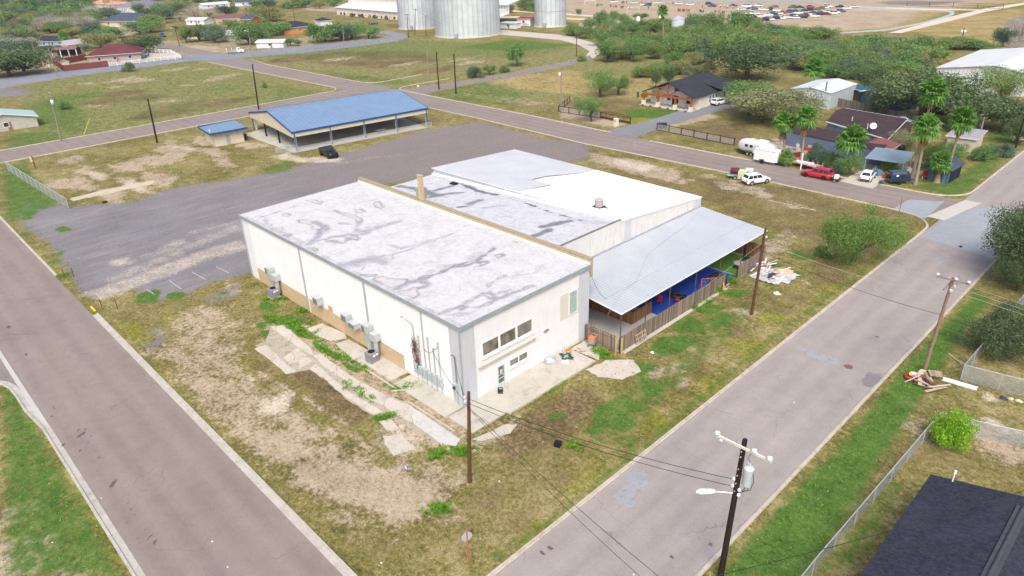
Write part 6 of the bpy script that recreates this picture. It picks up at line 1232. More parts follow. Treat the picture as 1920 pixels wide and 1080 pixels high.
# ================================================================== SIGNS AND SMALL POSTS
SIG = pm((.42,.45,.48),.45,.1,4,metal=.2,name='sign back'); RPOST = pm((.42,.11,.035),.8,.25,4,name='rusty orange post')
o = thing('stop_sign', 'back of an octagonal stop sign on a rusty orange post', 'road sign', (*G2(880,1060),0), 1.25); mb = MB(); mb.box(-.035,.035,-.02,.02,0,3.0); mb.build('post', RPOST, o); mb = MB()
P = [(.4*math.cos(R(22.5+45*k)),.4*math.sin(R(22.5+45*k))) for k in range(8)]; mb.add([(-.0+p[0],.03,2.62+p[1]) for p in P]+[(p[0],.045,2.62+p[1]) for p in P],[tuple(range(8))[::-1],tuple(range(8,16))]+[(k,(k+1)%8,8+(k+1)%8,8+k) for k in range(8)]); mb.build('plate', SIG, o)
def signpost(bx,by,ty,label,plate=None,pm_=None,rz=.4):
    h = hgt(bx,by,ty); o = thing('sign_post', label, 'sign post', (*G2(bx,by),0), rz); mb = MB(); mb.box(-.04,.04,-.03,.03,0,h); mb.build('post', pm_ or M['steel'], o)
    if plate:
        mb = MB(); w = plate[1]; 
        if plate[0] == 'yield': mb.add([(-w,.04,h),(w,.04,h),(0,.04,h-1.5*w),(-w,.06,h),(w,.06,h),(0,.06,h-1.5*w)],[(0,2,1),(3,4,5),(0,1,4,3),(1,2,5,4),(2,0,3,5)])
        else: mb.box(-w,w,.03,.05,h-plate[2],h)
        mb.build('plate', plate[-1], o)
signpost(1685,402,372,'thin rusty red post at the rounded street corner',None,pm((.25,.06,.05),.8,.2,3,name='red rust'))
signpost(1190,283,265,'thin grey post at the kerb of the cross street'); signpost(651,172,154,'street name sign at the corner behind the pavilion',('r',.5,.3,pm((.02,.22,.2),.5,.05,3,name='green sign')))
signpost(785,176,160,'white yield sign at the far road junction',('yield',.45,M['white'])); signpost(343,106,96,'thin sign post at the white fenced corner'); signpost(474,105,99,'short red marker post at the blue grey road',None,M['red']); signpost(645,85,77,'short red post at the curved road',None,M['red'])
o = thing('white_post', 'tall white post with a crossbar behind the red car', 'post', (*G2(1501,318),0)); h = hgt(1501,318,287); mb = MB(); mb.box(-.09,.09,-.09,.09,0,h); mb.build('upright', M['white'], o); mb = MB(); mb.box(-.9,2.2,-.06,.06,h*.42,h*.55); mb.build('crossbar', M['white'], o)
for x,y,t_,lb in ((192,579,561,'left of two short wooden stakes beside the yellow kerb'),(221,580,558,'right of two short wooden stakes beside the yellow kerb'),(122,521,503,'left of two short dark stakes at the lot entrance'),(139,519,502,'right of two short dark stakes at the lot entrance')):
    h = max(.6,hgt(x,y,t_)); mb = MB(); mb.tube([(0,0,0),(-.05,.0,h*.95)],.045,6); o = mb.build('stake', M['brpole']); o.location = (*G2(x,y),0); tag(o, lb, 'stake', None)
mb = MB(); mb.tube([(0,0,0),(0,0,1.15)],.055,8); mb.lathe([(.07,1.1),(.07,1.2),(0,1.25)],8); o = mb.build('marker_pipe', M['white']); o.location = (*G2(1411,587),0); tag(o, 'short white pipe marker beside the fence pole', 'marker')
mb = MB(); mb.beam((0,0,0),(-1.2,2.6,3.4),.06,.06); o = mb.build('guy_guard', M['yellow']); o.location = (*G2(157,253),0); tag(o, 'slanting yellow guy guard in the green field', 'cable guard')
# ================================================================== SMALL THINGS ROUND THE BUILDING
o = thing('shop_vacuum', 'grey wheeled machine with an orange top beside the short board fence', 'machine', (*G2(1110,650),.05), .3)
mb = MB(); mb.box(-.35,.35,-.28,.28,.35,.95); mb.box(-.25,.25,-.34,-.28,.45,.8); mb.build('body', pm((.28,.28,.28),.5,.2,4,name='grey machine'), o); mb = MB(); mb.box(-.33,.33,-.3,.3,.95,1.12); mb.build('top', pm((.62,.19,.05),.6,.25,5,name='orange tray'), o)
for x in (-.32,.32):
    for y in (-.25,.25): mb = MB(); mb.tube([(x*.9,y,.36),(x,y*1.1,.1)],.03,6); mb.cyl((x-.03,y*1.1,.09),.09,.06,10,axis='X'); mb.build('leg', M['black'], o)
mb = MB(); mb.tube([(-.3,.3,.9),(-.3,.45,1.25),(.3,.45,1.25),(.3,.3,.9)],.025,6); mb.build('handle', M['steel'], o)
ORG = pm((.72,.17,.02),.5,.15,4,name='orange plastic')
mb = MB(); mb.lathe([(.2,0),(.26,.4),(.28,.42),(.24,.4),(.18,.05),(0,.05)],16); o = mb.build('bucket', ORG); o.location = (*G2(1067,662),.05); o.rotation_euler = (.5,0,.3); tag(o, 'orange bucket at the foot of the white wall', 'bucket')
mb = MB(); mb.lathe([(.12,0),(.14,.45),(.05,.5),(.05,.56),(0,.56)],12); o = mb.build('canister', M['galv']); o.location = (*G2(1057,660),.1); tag(o, 'small grey canister left of the orange bucket', 'canister')
mb = MB(); mb.box(-.6,.6,-.45,.45,0,.05); mb.box(-.6,-.55,-.45,.45,.05,.25); mb.box(.55,.6,-.45,.45,.05,.25); mb.box(-.55,.55,-.45,-.4,.05,.25); mb.box(-.55,.55,.4,.45,.05,.25); o = mb.build('tub', pm((.36,.42,.48),.6,.1,3,name='bluish grey plastic')); o.location = (.62,10.8,.18); o.rotation_euler = (0,0,.9); tag(o, 'open bluish grey tub on the concrete apron', 'tub')
def rag(px, py, r, label, mat, z=.2, name='plastic_bag', cat='plastic bag'):
    mb = MB(); rng = random.Random(px); n = 12; vs = [(0,0,r*.5)]; 
    for ring,(q,zz) in enumerate(((.5,.42),(.85,.25),(1.1,.0))):
        for k in range(n): a = 2*PI*k/n; rr = r*q*rng.uniform(.7,1.25); vs.append((rr*math.cos(a),rr*.75*math.sin(a),r*zz*rng.uniform(.6,1.5)))
    fs = [(0,1+k,1+(k+1)%n) for k in range(n)]
    for q in range(2):
        for k in range(n): a = 1+q*n; fs.append((a+k,a+n+k,a+n+(k+1)%n,a+(k+1)%n))
    r *= 1; mb.add(vs,fs); o = mb.build(name, mat); o.location = (*G2(px,py,z),z); return tag(o,label,cat)
rag(1031,676,.42,'white plastic bag lying in the grey tub',M['white'],.42); rag(1060,679,.34,'white plastic bag beside the green hose',M['white'],.18)
mb = MB(); rng = random.Random(3); P = []
for k in range(90): a = k*.42; rr = .5+.28*math.sin(k*1.7)+.1*rng.random(); P.append((rr*math.cos(a),rr*.8*math.sin(a),.04+.16*rng.random()))
mb.tube(P,.028,5); o = mb.build('garden_hose', pm((.03,.11,.09),.5,.2,4,name='green hose')); o.location = (1.15,12.55,.18); tag(o, 'tangled green hose on the concrete apron', 'hose')
o = thing('milk_crate', 'small black crate standing in front of the glass door', 'crate', (.75,3.75,.18), .7); mb = MB(); s_ = .2
for x in (-s_,s_):
    for y in (-s_,s_): mb.box(x-.03,x+.03,y-.03,y+.03,0,.4)
for z in (0,.18,.36): mb.box(-.23,.23,-.23,-.19,z,z+.05); mb.box(-.23,.23,.19,.23,z,z+.05); mb.box(-.23,-.19,-.19,.19,z,z+.05); mb.box(.19,.23,-.19,.19,z,z+.05)
mb.build('frame', M['black'], o); mb = MB(); [mb.box(x-.012,x+.012,-.235,-.19,.0,.38) for x in (-.12,-.06,0,.06,.12)]; mb.build('slats', M['black'], o)
o = thing('meter_box', 'small black lidded box in the grass under the wires', 'box', (*G2(1046,836),0), .4); mb = MB(); mb.box(-.26,.26,-.24,.24,0,.34); mb.build('body', M['black'], o); mb = MB(); mb.box(-.29,.29,-.27,.27,.34,.4); mb.build('lid', M['black'], o)
o = thing('yard_sign', 'purple and white yard sign lying flat on bare soil', 'yard sign', (*G2(761,877),.02), -.35); mb = MB(); mb.box(-.34,.34,-.11,.11,0,.02); mb.build('panel', pm((.16,.10,.45),.6,.1,4,name='purple print'), o); mb = MB(); mb.box(-.25,.27,-.02,.045,.02,.024); mb.box(-.2,.1,-.08,-.05,.02,.024); mb.build('printed_band', pm((.75,.6,.72),.6,.2,8,name='pale print'), o)
o = thing('rubble', 'loose broken bricks by the wall foot', 'rubble', (1.4,14.0,.03)); mb = MB(); rng = random.Random(8)
for k in range(16): mb.cb((rng.uniform(-.7,.7),rng.uniform(-.3,.8),.06+.05*rng.random()),(.22,.1,.07),0,rng.random()*3,rng.random()*.4)
mb.build('pieces', pm((.34,.24,.19),.9,.3,4,name='broken brick'), o)
mb = MB(); mb.box(-.45,.35,-.03,.03,0,.55); mb.box(-.05,.35,-.03,.03,.55,1.0); o = mb.build('foam_panel', pm((.78,.34,.16),.7,.1,3,name='orange board')); o.location = (*G2(1358,545),.02); o.rotation_euler = (R(-14),0,1.9); tag(o, 'stepped orange board propped at the gap in the fence', 'board')
# trash heap beside the fence end
c0 = np.array(g(1450,520)); rng = random.Random(12)
o = thing('tarpaulin', 'crumpled white sheet spread under the trash heap', 'tarp', (c0[0],c0[1],0)); mb = MB(); vs = []; n = 13
for i in range(n):
    for j in range(n): vs.append((-2.2+4.4*i/(n-1)+rng.uniform(-.15,.15), -2.0+4.6*j/(n-1)+rng.uniform(-.15,.15), .05+.16*rng.random()))
fs = [(i*n+j,(i+1)*n+j,(i+1)*n+j+1,i*n+j+1) for i in range(n-1) for j in range(n-1) if not ((i < 3 and j > 9) or (i > 9 and j < 3) or (3 < i < 6 and 5 < j < 8))]; mb.add(vs,fs); mb.build('sheet', pm((.46,.465,.49),.8,.35,1.2,name='white sheet'), o)
cols = [pm((.66,.60,.55),.7,.2,4,name='pale board'),pm((.09,.085,.1),.7,.2,4,name='dark board'),pm((.5,.28,.14),.7,.2,4,name='brown board'),pm((.75,.74,.72),.6,.1,4,name='white board'),pm((.48,.42,.4),.7,.2,4,name='grey board')]
lbs = ['pale loose board at the trash heap','dark board at the trash heap','brown board at the trash heap','white board at the trash heap','grey board at the trash heap']
for k in range(26):
    i = rng.choice([0,0,1,2,3,3,4]); L = rng.uniform(.8,2.6); x = rng.uniform(-3.4,.6); y = rng.uniform(-1.2,3.2)
    mb = MB(); mb.box(-L/2,L/2,-.09,.09,0,.04); o = mb.build('loose_board', cols[i]); o.location = (c0[0]+x,c0[1]+y,.12+.25*rng.random()); o.rotation_euler = (rng.uniform(-.2,.2),rng.uniform(-.12,.12),rng.uniform(-.5,.8)+1.2); tag(o, lbs[i], 'board', 'boards strewn over the trash heap ('+lbs[i].split()[0]+')')
mb = MB(); mb.prism([(-.9,-.6),(.9,-.75),(1.1,.4),(.2,.8),(-.8,.5)],.0,.05); o = mb.build('cardboard', pm((.78,.40,.22),.8,.15,2,name='orange board')); o.location = (*G2(1470,512),.2); o.rotation_euler = (.08,-.05,.4); tag(o, 'large pale orange board on top of the trash heap', 'board')
o = thing('storage_box', 'dark navy box with a white label in the trash heap', 'box', (*G2(1446,523),.2), .5); mb = MB(); mb.box(-.4,.4,-.3,.3,0,.45); mb.build('body', pm((.03,.05,.1),.6,.1,3,name='navy box'), o); mb = MB(); mb.box(.1,.35,-.32,-.3,.1,.4); mb.build('label_plate', M['white'], o)
rag(1457,551,.4,'white scrap lying on the grass beside the trash heap',M['white'],.05,'litter','litter'); rag(1223,661,.2,'small pale scrap on the bright grass',M['white'],.03,'litter','litter'); rag(1100,665,.1,'tiny white scrap by the board fence',M['white'],.03,'litter','litter')
for i,(x,y,s_) in enumerate(((715,1055,.14),(936,902,.12),(900,1010,.08),(1352,826,.22),(1188,1077,.1),(398,1015,.12),(98,1017,.1),(427,1063,.1),(190,934,.08),(1489,755,.1),(1400,602,.12),(1780,520,.1),(570,958,.06),(945,895,.06),(668,845,.06))): rag(x,y,s_*.6,'tiny white scrap of litter lying on the ground',M['white'],.01,'litter','litter')
for o in [q for q in COL.objects if q.get('label','') == 'tiny white scrap of litter lying on the ground']: o['group'] = 'scraps of white litter'
for x,y,lb in ((197,380,'dark tyre lump lying at the edge of the gravel lot'),):
    mb = MB(); torus(mb,.32,.13,(0,0,.13),18,8); o = mb.build('old_tyre', M['rubber']); o.location = (*G2(x,y),0); tag(o, lb, 'tyre')
for x,y,lb in ((258,341,'small red rag left on the old foundation strip'),(302,330,'small red rag right of the old foundation strip')): rag(x,y,.3,lb,pm((.45,.12,.12),.8,.2,4,name='red cloth'),.03,'rag','rag')
# lumber heap by the leaning pole
c1 = np.array(g(1738,720)); rng = random.Random(5); WD = [pm(c,.8,.2,3,name='lumber') for c in ((.42,.33,.25),(.16,.085,.07),(.09,.12,.16),(.5,.42,.34),(.33,.2,.13))]; wn = ['tan','dark brown','bluish','pale','reddish']
lum = [(-1.6,.2,2.6,.45,1,-.2),(-.9,.1,2.4,.4,0,.1),(-.2,.3,2.4,.45,1,.25),(.35,.4,2.3,.4,2,.35),(.7,.2,2.1,.35,0,.3),(-1.2,-.5,2.2,.35,3,.0),(.1,-1.1,2.6,.25,4,1.3),(.4,-1.3,2.5,.22,3,1.0),(1.2,-1.2,2.2,.2,4,-.6),(2.1,-2.0,3.2,.3,0,-.75),(-2.0,-.9,3.6,.12,3,-.62),(-1.7,1.2,1.6,.6,3,-.3),(.1,-.4,2.2,.3,1,.7),(-.5,.6,1.8,.3,4,.2),(1.6,-.6,1.8,.2,1,-.9),(2.4,-1.4,2.6,.15,3,-1.0)]
for k,(x,y,L,w_,i,a) in enumerate(lum):
    mb = MB(); L *= .78; w_ *= .85; mb.box(-w_/2,w_/2,-L/2,L/2,0,.05); o = mb.build('lumber_board', WD[i]); o.location = (c1[0]+x*.48,c1[1]+y*.55,.1+.04*k); o.rotation_euler = (rng.uniform(-.06,.06),rng.uniform(-.08,.08),a+.3); tag(o, wn[i]+' board in the lumber heap under the leaning pole', 'board', wn[i]+' boards of the lumber heap')
o = thing('wooden_pallet', 'broken pale pallet on the right of the lumber heap', 'pallet', (*G2(1752,708),.45), .5)
for k in range(5): mb = MB(); mb.box(-.55,.55,-.5+k*.22,-.38+k*.22,.0,.03); mb.build('slat', PAL, o)
for x in (-.5,0,.45): mb = MB(); mb.box(x,x+.06,-.5,.5,-.09,0); mb.build('stringer', PAL, o)
mb = MB(); 
for k,cc in enumerate(range(4)): mb.prism([(.45*math.cos(R(90*k+d)),.45*math.sin(R(90*k+d))) for d in range(0,91,15)]+[(0,0)],0,.04,k)
o = mb.build('beach_toy', [M['white'],pm((.8,.65,.02),.5,.05,3,name='yellow toy'),pm((.75,.08,.3),.5,.05,3,name='pink toy'),pm((.2,.4,.75),.5,.05,3,name='blue toy')]); o.location = (*G2(1711,711),.5); o.rotation_euler = (.25,.15,1.2); o.scale = (1.2,.8,1); tag(o, 'white, yellow and pink toy lying on the lumber heap', 'toy')
mb = MB(); mb.lathe([(.0,.05),(.34,.05),(.36,0),(.4,.03),(.34,.1),(0,.1)],16); o = mb.build('round_lid', M['red']); o.location = (*G2(1703,710),.3); o.rotation_euler = (.3,-.2,0); tag(o, 'red round lid at the left tip of the lumber heap', 'lid')
o = thing('plastic_board', 'long white panel lying on the grass beside the chain link fence', 'panel', (*G2(1799,721),.05), 0); a_, b_ = np.array(G2(1768,712)), np.array(G2(1832,731)); dd = b_-a_; L = np.linalg.norm(dd); o.rotation_euler = (0,0,math.atan2(dd[1],dd[0])); mb = MB(); mb.box(-L/2,L/2,-.28,.28,0,.06); mb.build('face', pm((.66,.72,.77),.5,.05,1,name='white panel'), o); mb = MB(); mb.box(-L/2-.02,L/2+.02,-.31,-.28,0,.09); mb.box(-L/2-.02,L/2+.02,.28,.31,0,.09); mb.build('edge', M['white'], o)
rag(1882,747,.32,'dark blue rubbish bag beside the fence post',pm((.03,.045,.08),.5,.15,3,name='dark blue bag'),.05,'rubbish_bag','bag'); rag(1896,748,.25,'pale rock right of the dark blue bag',pm((.5,.42,.35),.9,.2,3,name='pale rock'),.0,'rock','rock'); rag(1911,752,.25,'pale lump at the right edge below the fence',pm((.6,.55,.46),.9,.2,3,name='pale rock 2'),.0,'rock','rock'); rag(1668,895,.28,'dark bag caught under the near chain link fence',pm((.03,.04,.06),.5,.2,3,name='dark bag'),.02,'rubbish_bag','bag')
# ================================================================== CHAIN LINK FENCES
def chainlink_mat():
    t = NT('chain link mesh'); s = t.sep(t.obj()); a = t.math('ADD', s[0], s[2]); b = t.math('SUBTRACT', s[0], s[2])
    def ln(v): f = t.math('FRACT', t.math('DIVIDE', v, .075)); return t.math('LESS_THAN', f, .14)
    k = t.math('MAXIMUM', ln(a), ln(b)); p = t.n('ShaderNodeBsdfPrincipled'); p.inputs['Base Color'].default_value = (.5,.53,.56,1); p.inputs['Roughness'].default_value = .5; p.inputs['Metallic'].default_value = .1
    tr = t.n('ShaderNodeBsdfTransparent'); m = t.n('ShaderNodeMixShader'); t.l(k, m.inputs[0]); t.l(tr.outputs[0], m.inputs[1]); t.l(p.outputs[0], m.inputs[2]); t.l(m.outputs[0], t.out.inputs[0]); return t.m
LINK = chainlink_mat()
def chainlink(pts, h, label, step=2.6, r=.03, name='chain_link_fence', group=None, sag=0):
    o = thing(name, label, 'fence', (pts[0][0],pts[0][1],0), 0, group); a0 = Vector((pts[0][0],pts[0][1],0))
    for i in range(len(pts)-1):
        a = Vector((pts[i][0],pts[i][1],0))-a0; b = Vector((pts[i+1][0],pts[i+1][1],0))-a0; L = (b-a).length; n = max(1,round(L/step)); ang = math.atan2(b.y-a.y,b.x-a.x)
        mb = MB(); mb.box(0,L,-.004,.004,.03,h-.02); q = mb.build('mesh_panel', LINK, o); q.location = a; q.rotation_euler = (0,0,ang)
        mb = MB(); mb.tube([tuple(a.lerp(b,k/n)+Vector((0,0,h-(sag if 0<k<n and k%2 else 0)))) for k in range(n+1)],r,6); mb.build('top_rail', M['galv'], o)
        for k in range(n+1 if i == len(pts)-2 else n): mb = MB(); p = a.lerp(b,k/n); mb.tube([(p.x,p.y,0),(p.x,p.y,h+.05)],r*1.15,6); mb.build('post', M['galv'], o)
    return o
chainlink([(30.6,-8),(30.7,3.5),(31.3,25.6),(36.8,27.4),(46,30)],1.5,'chain link fence round the near yard with the bright shrub',3.0,.035)
chainlink([(30.9,58),(30.55,34.6),(36.4,35.6),(47,37.5)],1.7,'chain link fence under the dark oak, with a bent top rail',3.2,.035)
mb = MB(); A_ = Vector(g(1779,662,1.75)); B_ = Vector((30.55,34.6,1.74)); mb.tube([A_,A_.lerp(B_,.5)-Vector((0,0,.12)),B_],.035,6); tag(mb.build('bent_rail', M['galv']), 'bent fence rail sticking out towards the leaning pole', 'rail')
chainlink([(-126.3,-10.4),(-108,-9.6),(-91,-8.8)],1.9,'long chain link fence at the left edge of the gravel lot',3.0,.05)
chainlink([(-92.6,34.2),(-88.2,66.5)],1.15,'low wire fence along the near side of the pavilion floor',3.6,.03)
chainlink([(-96,31.5),(-92.6,34.0)],1.1,'short wire fence at the pavilion corner behind the black truck',2.2,.03)
mb = MB(); mb.box(-.09,.09,-.09,.09,0,2.6); mb.box(-.07,.07,-.5,-.09,1.4,2.5,1); o = mb.build('gate_post', [M['brpole'],pm((.6,.5,.3),.8,.2,3,name='pale board')]); o.location = (*G2(67,316),0); tag(o, 'brown post with a pale board beside the left chain link fence', 'post')
# ================================================================== VEHICLES
def loft(mb, rings, mi=0, smooth=True, cap=True):
    n = len(rings[0]); vs = [p for r_ in rings for p in r_]; fs = []
    for i in range(len(rings)-1):
        for k in range(n): fs.append((i*n+k,i*n+(k+1)%n,(i+1)*n+(k+1)%n,(i+1)*n+k))
    mb.add(vs, fs, mi, smooth)
    if cap: mb.add(rings[0],[tuple(range(n))[::-1]],mi); mb.add(rings[-1],[tuple(range(n))],mi)
VM = {}
def wheel_mesh(r, w, rim):
    k = ('w',r,w,rim.name)
    if k not in VM:
        t = MB(); t.tube([(0,-w/2,0),(0,-w/2+.03,0),(0,w/2-.03,0),(0,w/2,0)],[r*.93,r,r,r*.93],20); tm = t.mesh('tyre', M['rubber'])
        q = MB(); q.cyl((0,-w/2-.012,0),r*.64,w+.024,18,axis='Y'); q.cyl((0,-w/2-.025,0),r*.2,w+.05,10,axis='Y'); 
        VM[k] = (tm, q.mesh('rim', rim))
    return VM[k]
def car(label, paint, loc, rz, L=4.8, W=1.9, H=1.72, kind='suv', rim=None, group=None, name=None, lift=0., clad=None):
    rim = rim or M['rim']; o = thing(name or {'suv':'suv','sedan':'car','hatch':'car','pickup':'pickup_truck'}[kind], label, {'suv':'SUV','pickup':'pickup truck'}.get(kind,'car'), loc, rz, group)
    P = paint; z0 = .28+lift; wr = .37+lift*.35; belt = {'suv':1.05,'sedan':.92,'hatch':.95,'pickup':1.1}[kind]+lift*.9; hw = W/2; X = L/2
    hood = {'suv':(.98,.62),'sedan':(.82,.6),'hatch':(.85,.6),'pickup':(1.08,.8)}[kind]
    # body: rings from back (-X) to front (+X)
    zb = belt
    st = [(-X,.80,zb-.12,z0+.16),(-X+.07,.93,zb-.02,z0+.03),(-X+.45,.99,zb,z0),(-.3*X,1.,zb,z0),(.25*X,1.,zb-.01,z0),(.45*X,1.,zb-.02,z0),(.62*X,.99,hood[0]+lift*.9-.02,z0),(.85*X,.95,hood[0]+lift*.9-.1,z0),(.96*X,.88,hood[0]+lift*.9-.2,z0+.05),(X,.72,hood[0]+lift*.9-.34,z0+.16)]
    rings = []
    for x, q, zt, zl in st:
        w = hw*q; zm = zl+(zt-zl)*.55
        rings.append([(x,-w*.93,zl),(x,-w,zl+.14),(x,-w,zm),(x,-w*.965,zt-.06),(x,-w*.86,zt),(x,w*.86,zt),(x,w*.965,zt-.06),(x,w,zm),(x,w,zl+.14),(x,w*.93,zl)])
    mb = MB(); loft(mb, rings)
    # cabin frustum
    xb = {'suv':(-X+.12,.42*X),'sedan':(-.66*X,.42*X),'hatch':(-X+.15,.42*X),'pickup':(-.1*X,.42*X)}[kind]; xt = {'suv':(-X+.42,.14*X),'sedan':(-.38*X,.1*X),'hatch':(-X+.85,.08*X),'pickup':(-.03*X,.2*X)}[kind]
    H += lift; b0, b1, t0, t1 = xb[0],xb[1],xt[0],xt[1]; wb, wt = hw*.90, hw*.72
    cab = [[(b0,-wb,zb-.04),(b1,-wb,zb-.04),(b1,wb,zb-.04),(b0,wb,zb-.04)],[(t0,-wt,H-.07),(t1,-wt,H-.07),(t1,wt,H-.07),(t0,wt,H-.07)],[(t0+.12,-wt*.88,H),(t1-.14,-wt*.88,H),(t1-.14,wt*.88,H),(t0+.12,wt*.88,H)]]
    loft(mb, cab, 0, False); 
    if kind == 'pickup':
        mb.box(-X+.12,b0-.1,-hw*.8,hw*.8,zb,zb+.012,1); mb.box(-X+.1,b0-.05,-hw*.97,-hw*.82,zb-.05,zb+.07); mb.box(-X+.1,b0-.05,hw*.82,hw*.97,zb-.05,zb+.07); mb.box(-X+.02,-X+.12,-hw*.9,hw*.9,zb-.05,zb+.06)
    body = mb.build('body', [P, M['black']], o)
    def panel(nm, pts, mat=M['carglass'], off=.012, par=None):
        pts = [Vector(p) for p in pts]; nn = (pts[1]-pts[0]).cross(pts[2]-pts[0]).normalized(); m_ = MB(); m_.add([tuple(p+nn*off) for p in pts]+[tuple(p-nn*.01) for p in pts],[tuple(range(len(pts))),tuple(range(len(pts)*2-1,len(pts)-1,-1))]+[(k,len(pts)+k,len(pts)+(k+1)%len(pts),(k+1)%len(pts)) for k in range(len(pts))]); return m_.build(nm, mat, par or o)
    B, T = cab[0], cab[1]
    def lerp(a,b,f): return tuple(Vector(a).lerp(Vector(b),f))
    def face(a,b,c,d,u0,u1,v0,v1):  # a-b bottom, d-c top
        def pt(u,v): return lerp(lerp(a,b,u),lerp(d,c,u),v)
        return [pt(u0,v0),pt(u1,v0),pt(u1,v1),pt(u0,v1)]
    panel('windscreen', face(B[1],B[2],T[2],T[1],.05,.95,.10,.94)); panel('rear_window', face(B[3],B[0],T[0],T[3],.08,.92,.30 if kind != 'sedan' else .12,.92))
    cuts = {'suv':((.03,.30),(.33,.60),(.63,.93)),'sedan':((.12,.48),(.52,.92)),'hatch':((.10,.28),(.31,.6),(.63,.93)),'pickup':((.06,.42),(.48,.92))}[kind]
    for u0,u1 in cuts:
        panel('side_window', face(B[0],B[1],T[1],T[0],u0,u1,.14,.88)); panel('side_window', face(B[2],B[3],T[3],T[2],1-u1,1-u0,.14,.88))
    for x in (-.60*X,.62*X):
        for s_ in (-1,1):
            tm, rm = wheel_mesh(wr,.24+lift*.1,rim); w = link('wheel', bpy.data.meshes.new('wheel_arch') if False else tm, o); w.location = (x,s_*(hw-.10+lift*.1),wr); r2 = link('rim', rm, w)
    mb = MB()
    for x in (-.60*X,.62*X):
        for s_ in (-1,1): mb.cyl((x,s_*hw-.012 if s_ > 0 else s_*hw-.004,wr+.02),wr*1.17,.016,20,axis='Y')
    mb.build('wheel_arch', M['black'], o)
    for s_ in (-1,1):
        mb = MB(); mb.cb((.955*X,s_*hw*.62,hood[0]+lift*.9-.34),(.12,hw*.36,.14)); mb.build('headlight', M['lamp'], o)
        mb = MB(); mb.cb((-X+.03,s_*hw*.80,zb-.22),(.1,hw*.2,.32)); mb.build('tail_light', M['red'], o)
        mb = MB(); mb.cb((.36*X,s_*(hw+.09),zb+.08),(.16,.2,.14)); mb.build('mirror', P, o)
    mb = MB(); mb.box(-X-.04,-X+.12,-hw*.82,hw*.82,z0+.08,z0+.28); mb.build('rear_bumper', clad or M['black'], o); mb = MB(); mb.box(X-.12,X+.03,-hw*.7,hw*.7,z0+.08,z0+.24); mb.build('front_bumper', clad or M['black'], o)
    mb = MB(); mb.box(-X-.05,-X-.03,-.26,.26,z0+.34,z0+.46); mb.build('number_plate', M['white'], o)
    if kind == 'suv': 
        for s_ in (-1,1): mb = MB(); mb.box(t0+.3,t1-.2,s_*wt*.82-.025,s_*wt*.82+.025,H+.01,H+.06); mb.build('roof_rail', M['black'], o)
    return o
def heading(a, b): pa, pb = g(*a), g(*b); return math.atan2(pb[1]-pa[1], pb[0]-pa[0])
WHITE = carpaint((.80,.81,.82)); REDP = carpaint((.46,.012,.03)); BLK = carpaint((.006,.008,.013)); SILV = carpaint((.58,.63,.68)); BLUEP = carpaint((.03,.09,.30)); GREYP = carpaint((.10,.11,.13)); MAROON = carpaint((.2,.015,.025)); SKY = carpaint((.04,.22,.48)); DKBL = carpaint((.012,.03,.07)); PALE = carpaint((.55,.62,.66))
pA = g(1530,333); car('red SUV with black wheels parked at the kerb below the palms', REDP, (pA[0],pA[1]+.2,.02), PI+.02, 5.1,1.95,1.80,'suv',M['darkrim'])
pA = g(1417,343); car('white SUV with black trim parked on the dry grass', WHITE, (pA[0],pA[1],0), heading((1400,348),(1440,342))+.0, 4.8,1.9,1.78,'suv')
pA = g(1626,336); car('white hatchback on the concrete driveway under the palms', WHITE, (pA[0],pA[1],.02), heading((1617,343),(1636,322)), 4.5,1.85,1.62,'hatch')
pA = g(1348,196); car('white SUV beside the black roofed house', WHITE, (pA[0],pA[1],.02), heading((1338,199),(1362,193)), 4.7,1.9,1.72,'suv')
pA = g(617,293); car('lifted black pickup truck parked at the edge of the gravel lot', BLK, (pA[0],pA[1],.0), heading((605,287),(628,298)), 5.7,2.05,1.95,'pickup',M['darkrim'],lift=.28)
pA = g(271,105); car('silver SUV in the white fenced driveway of the red roofed house', SILV, (pA[0],pA[1],.02), heading((260,108),(280,103)), 4.9,1.95,1.8,'suv')
pA = g(305,69); car('blue grey pickup parked on bare soil at the far crossing', BLUEP, (pA[0],pA[1],0), heading((297,67),(312,71)), 5.5,2.0,1.85,'pickup')
# travel trailer
o = thing('travel_trailer', 'silver rounded travel trailer parked by the brown rail fence', 'travel trailer', (*G2(1419,292),.0), heading((1386,284),(1453,298))+PI)
ALU = pm((.62,.64,.66),.32,.08,1.2,metal=.2,name='polished aluminium'); mb = MB(); rings = []
for x, sc, dz in ((-3.7,.42,.3),(-3.6,.62,.2),(-3.3,.83,.08),(-2.8,.96,.02),(-2,1,0),(2,1,0),(2.8,.96,.02),(3.3,.83,.08),(3.6,.62,.2),(3.7,.42,.3)):
    r_ = []
    for k in range(16):
        a = 2*PI*k/16; cx, cz = math.cos(a), math.sin(a); q = (abs(cx)**3.2+abs(cz)**3.2)**(-1/3.2); r_.append((x,1.22*q*cx*(.55+.45*sc),1.72+(1.22*q*cz)*sc-dz*.3))
    rings.append(r_)
loft(mb, rings); mb.build('shell', ALU, o)
for x,w_ in ((-2.1,.7),(-1.1,.5),(.4,.6),(1.4,.6)): mb = MB(); mb.box(x,x+w_,1.18,1.26,1.7,2.2); q = mb.build('window', M['carglass'], o); mb = MB(); mb.box(x-.04,x+w_+.04,1.19,1.245,2.2,2.26); mb.build('frame', M['white'], q)
mb = MB(); mb.box(-.35,.25,1.2,1.255,.75,2.35); mb.build('door', ALU, o)
mb = MB(); mb.box(-2.0,-.2,-.45,.45,2.86,3.16); mb.build('roof_air_conditioner', M['white'], o); mb = MB(); mb.box(.8,1.5,-.3,.3,2.9,3.05); mb.build('roof_vent', M['white'], o)
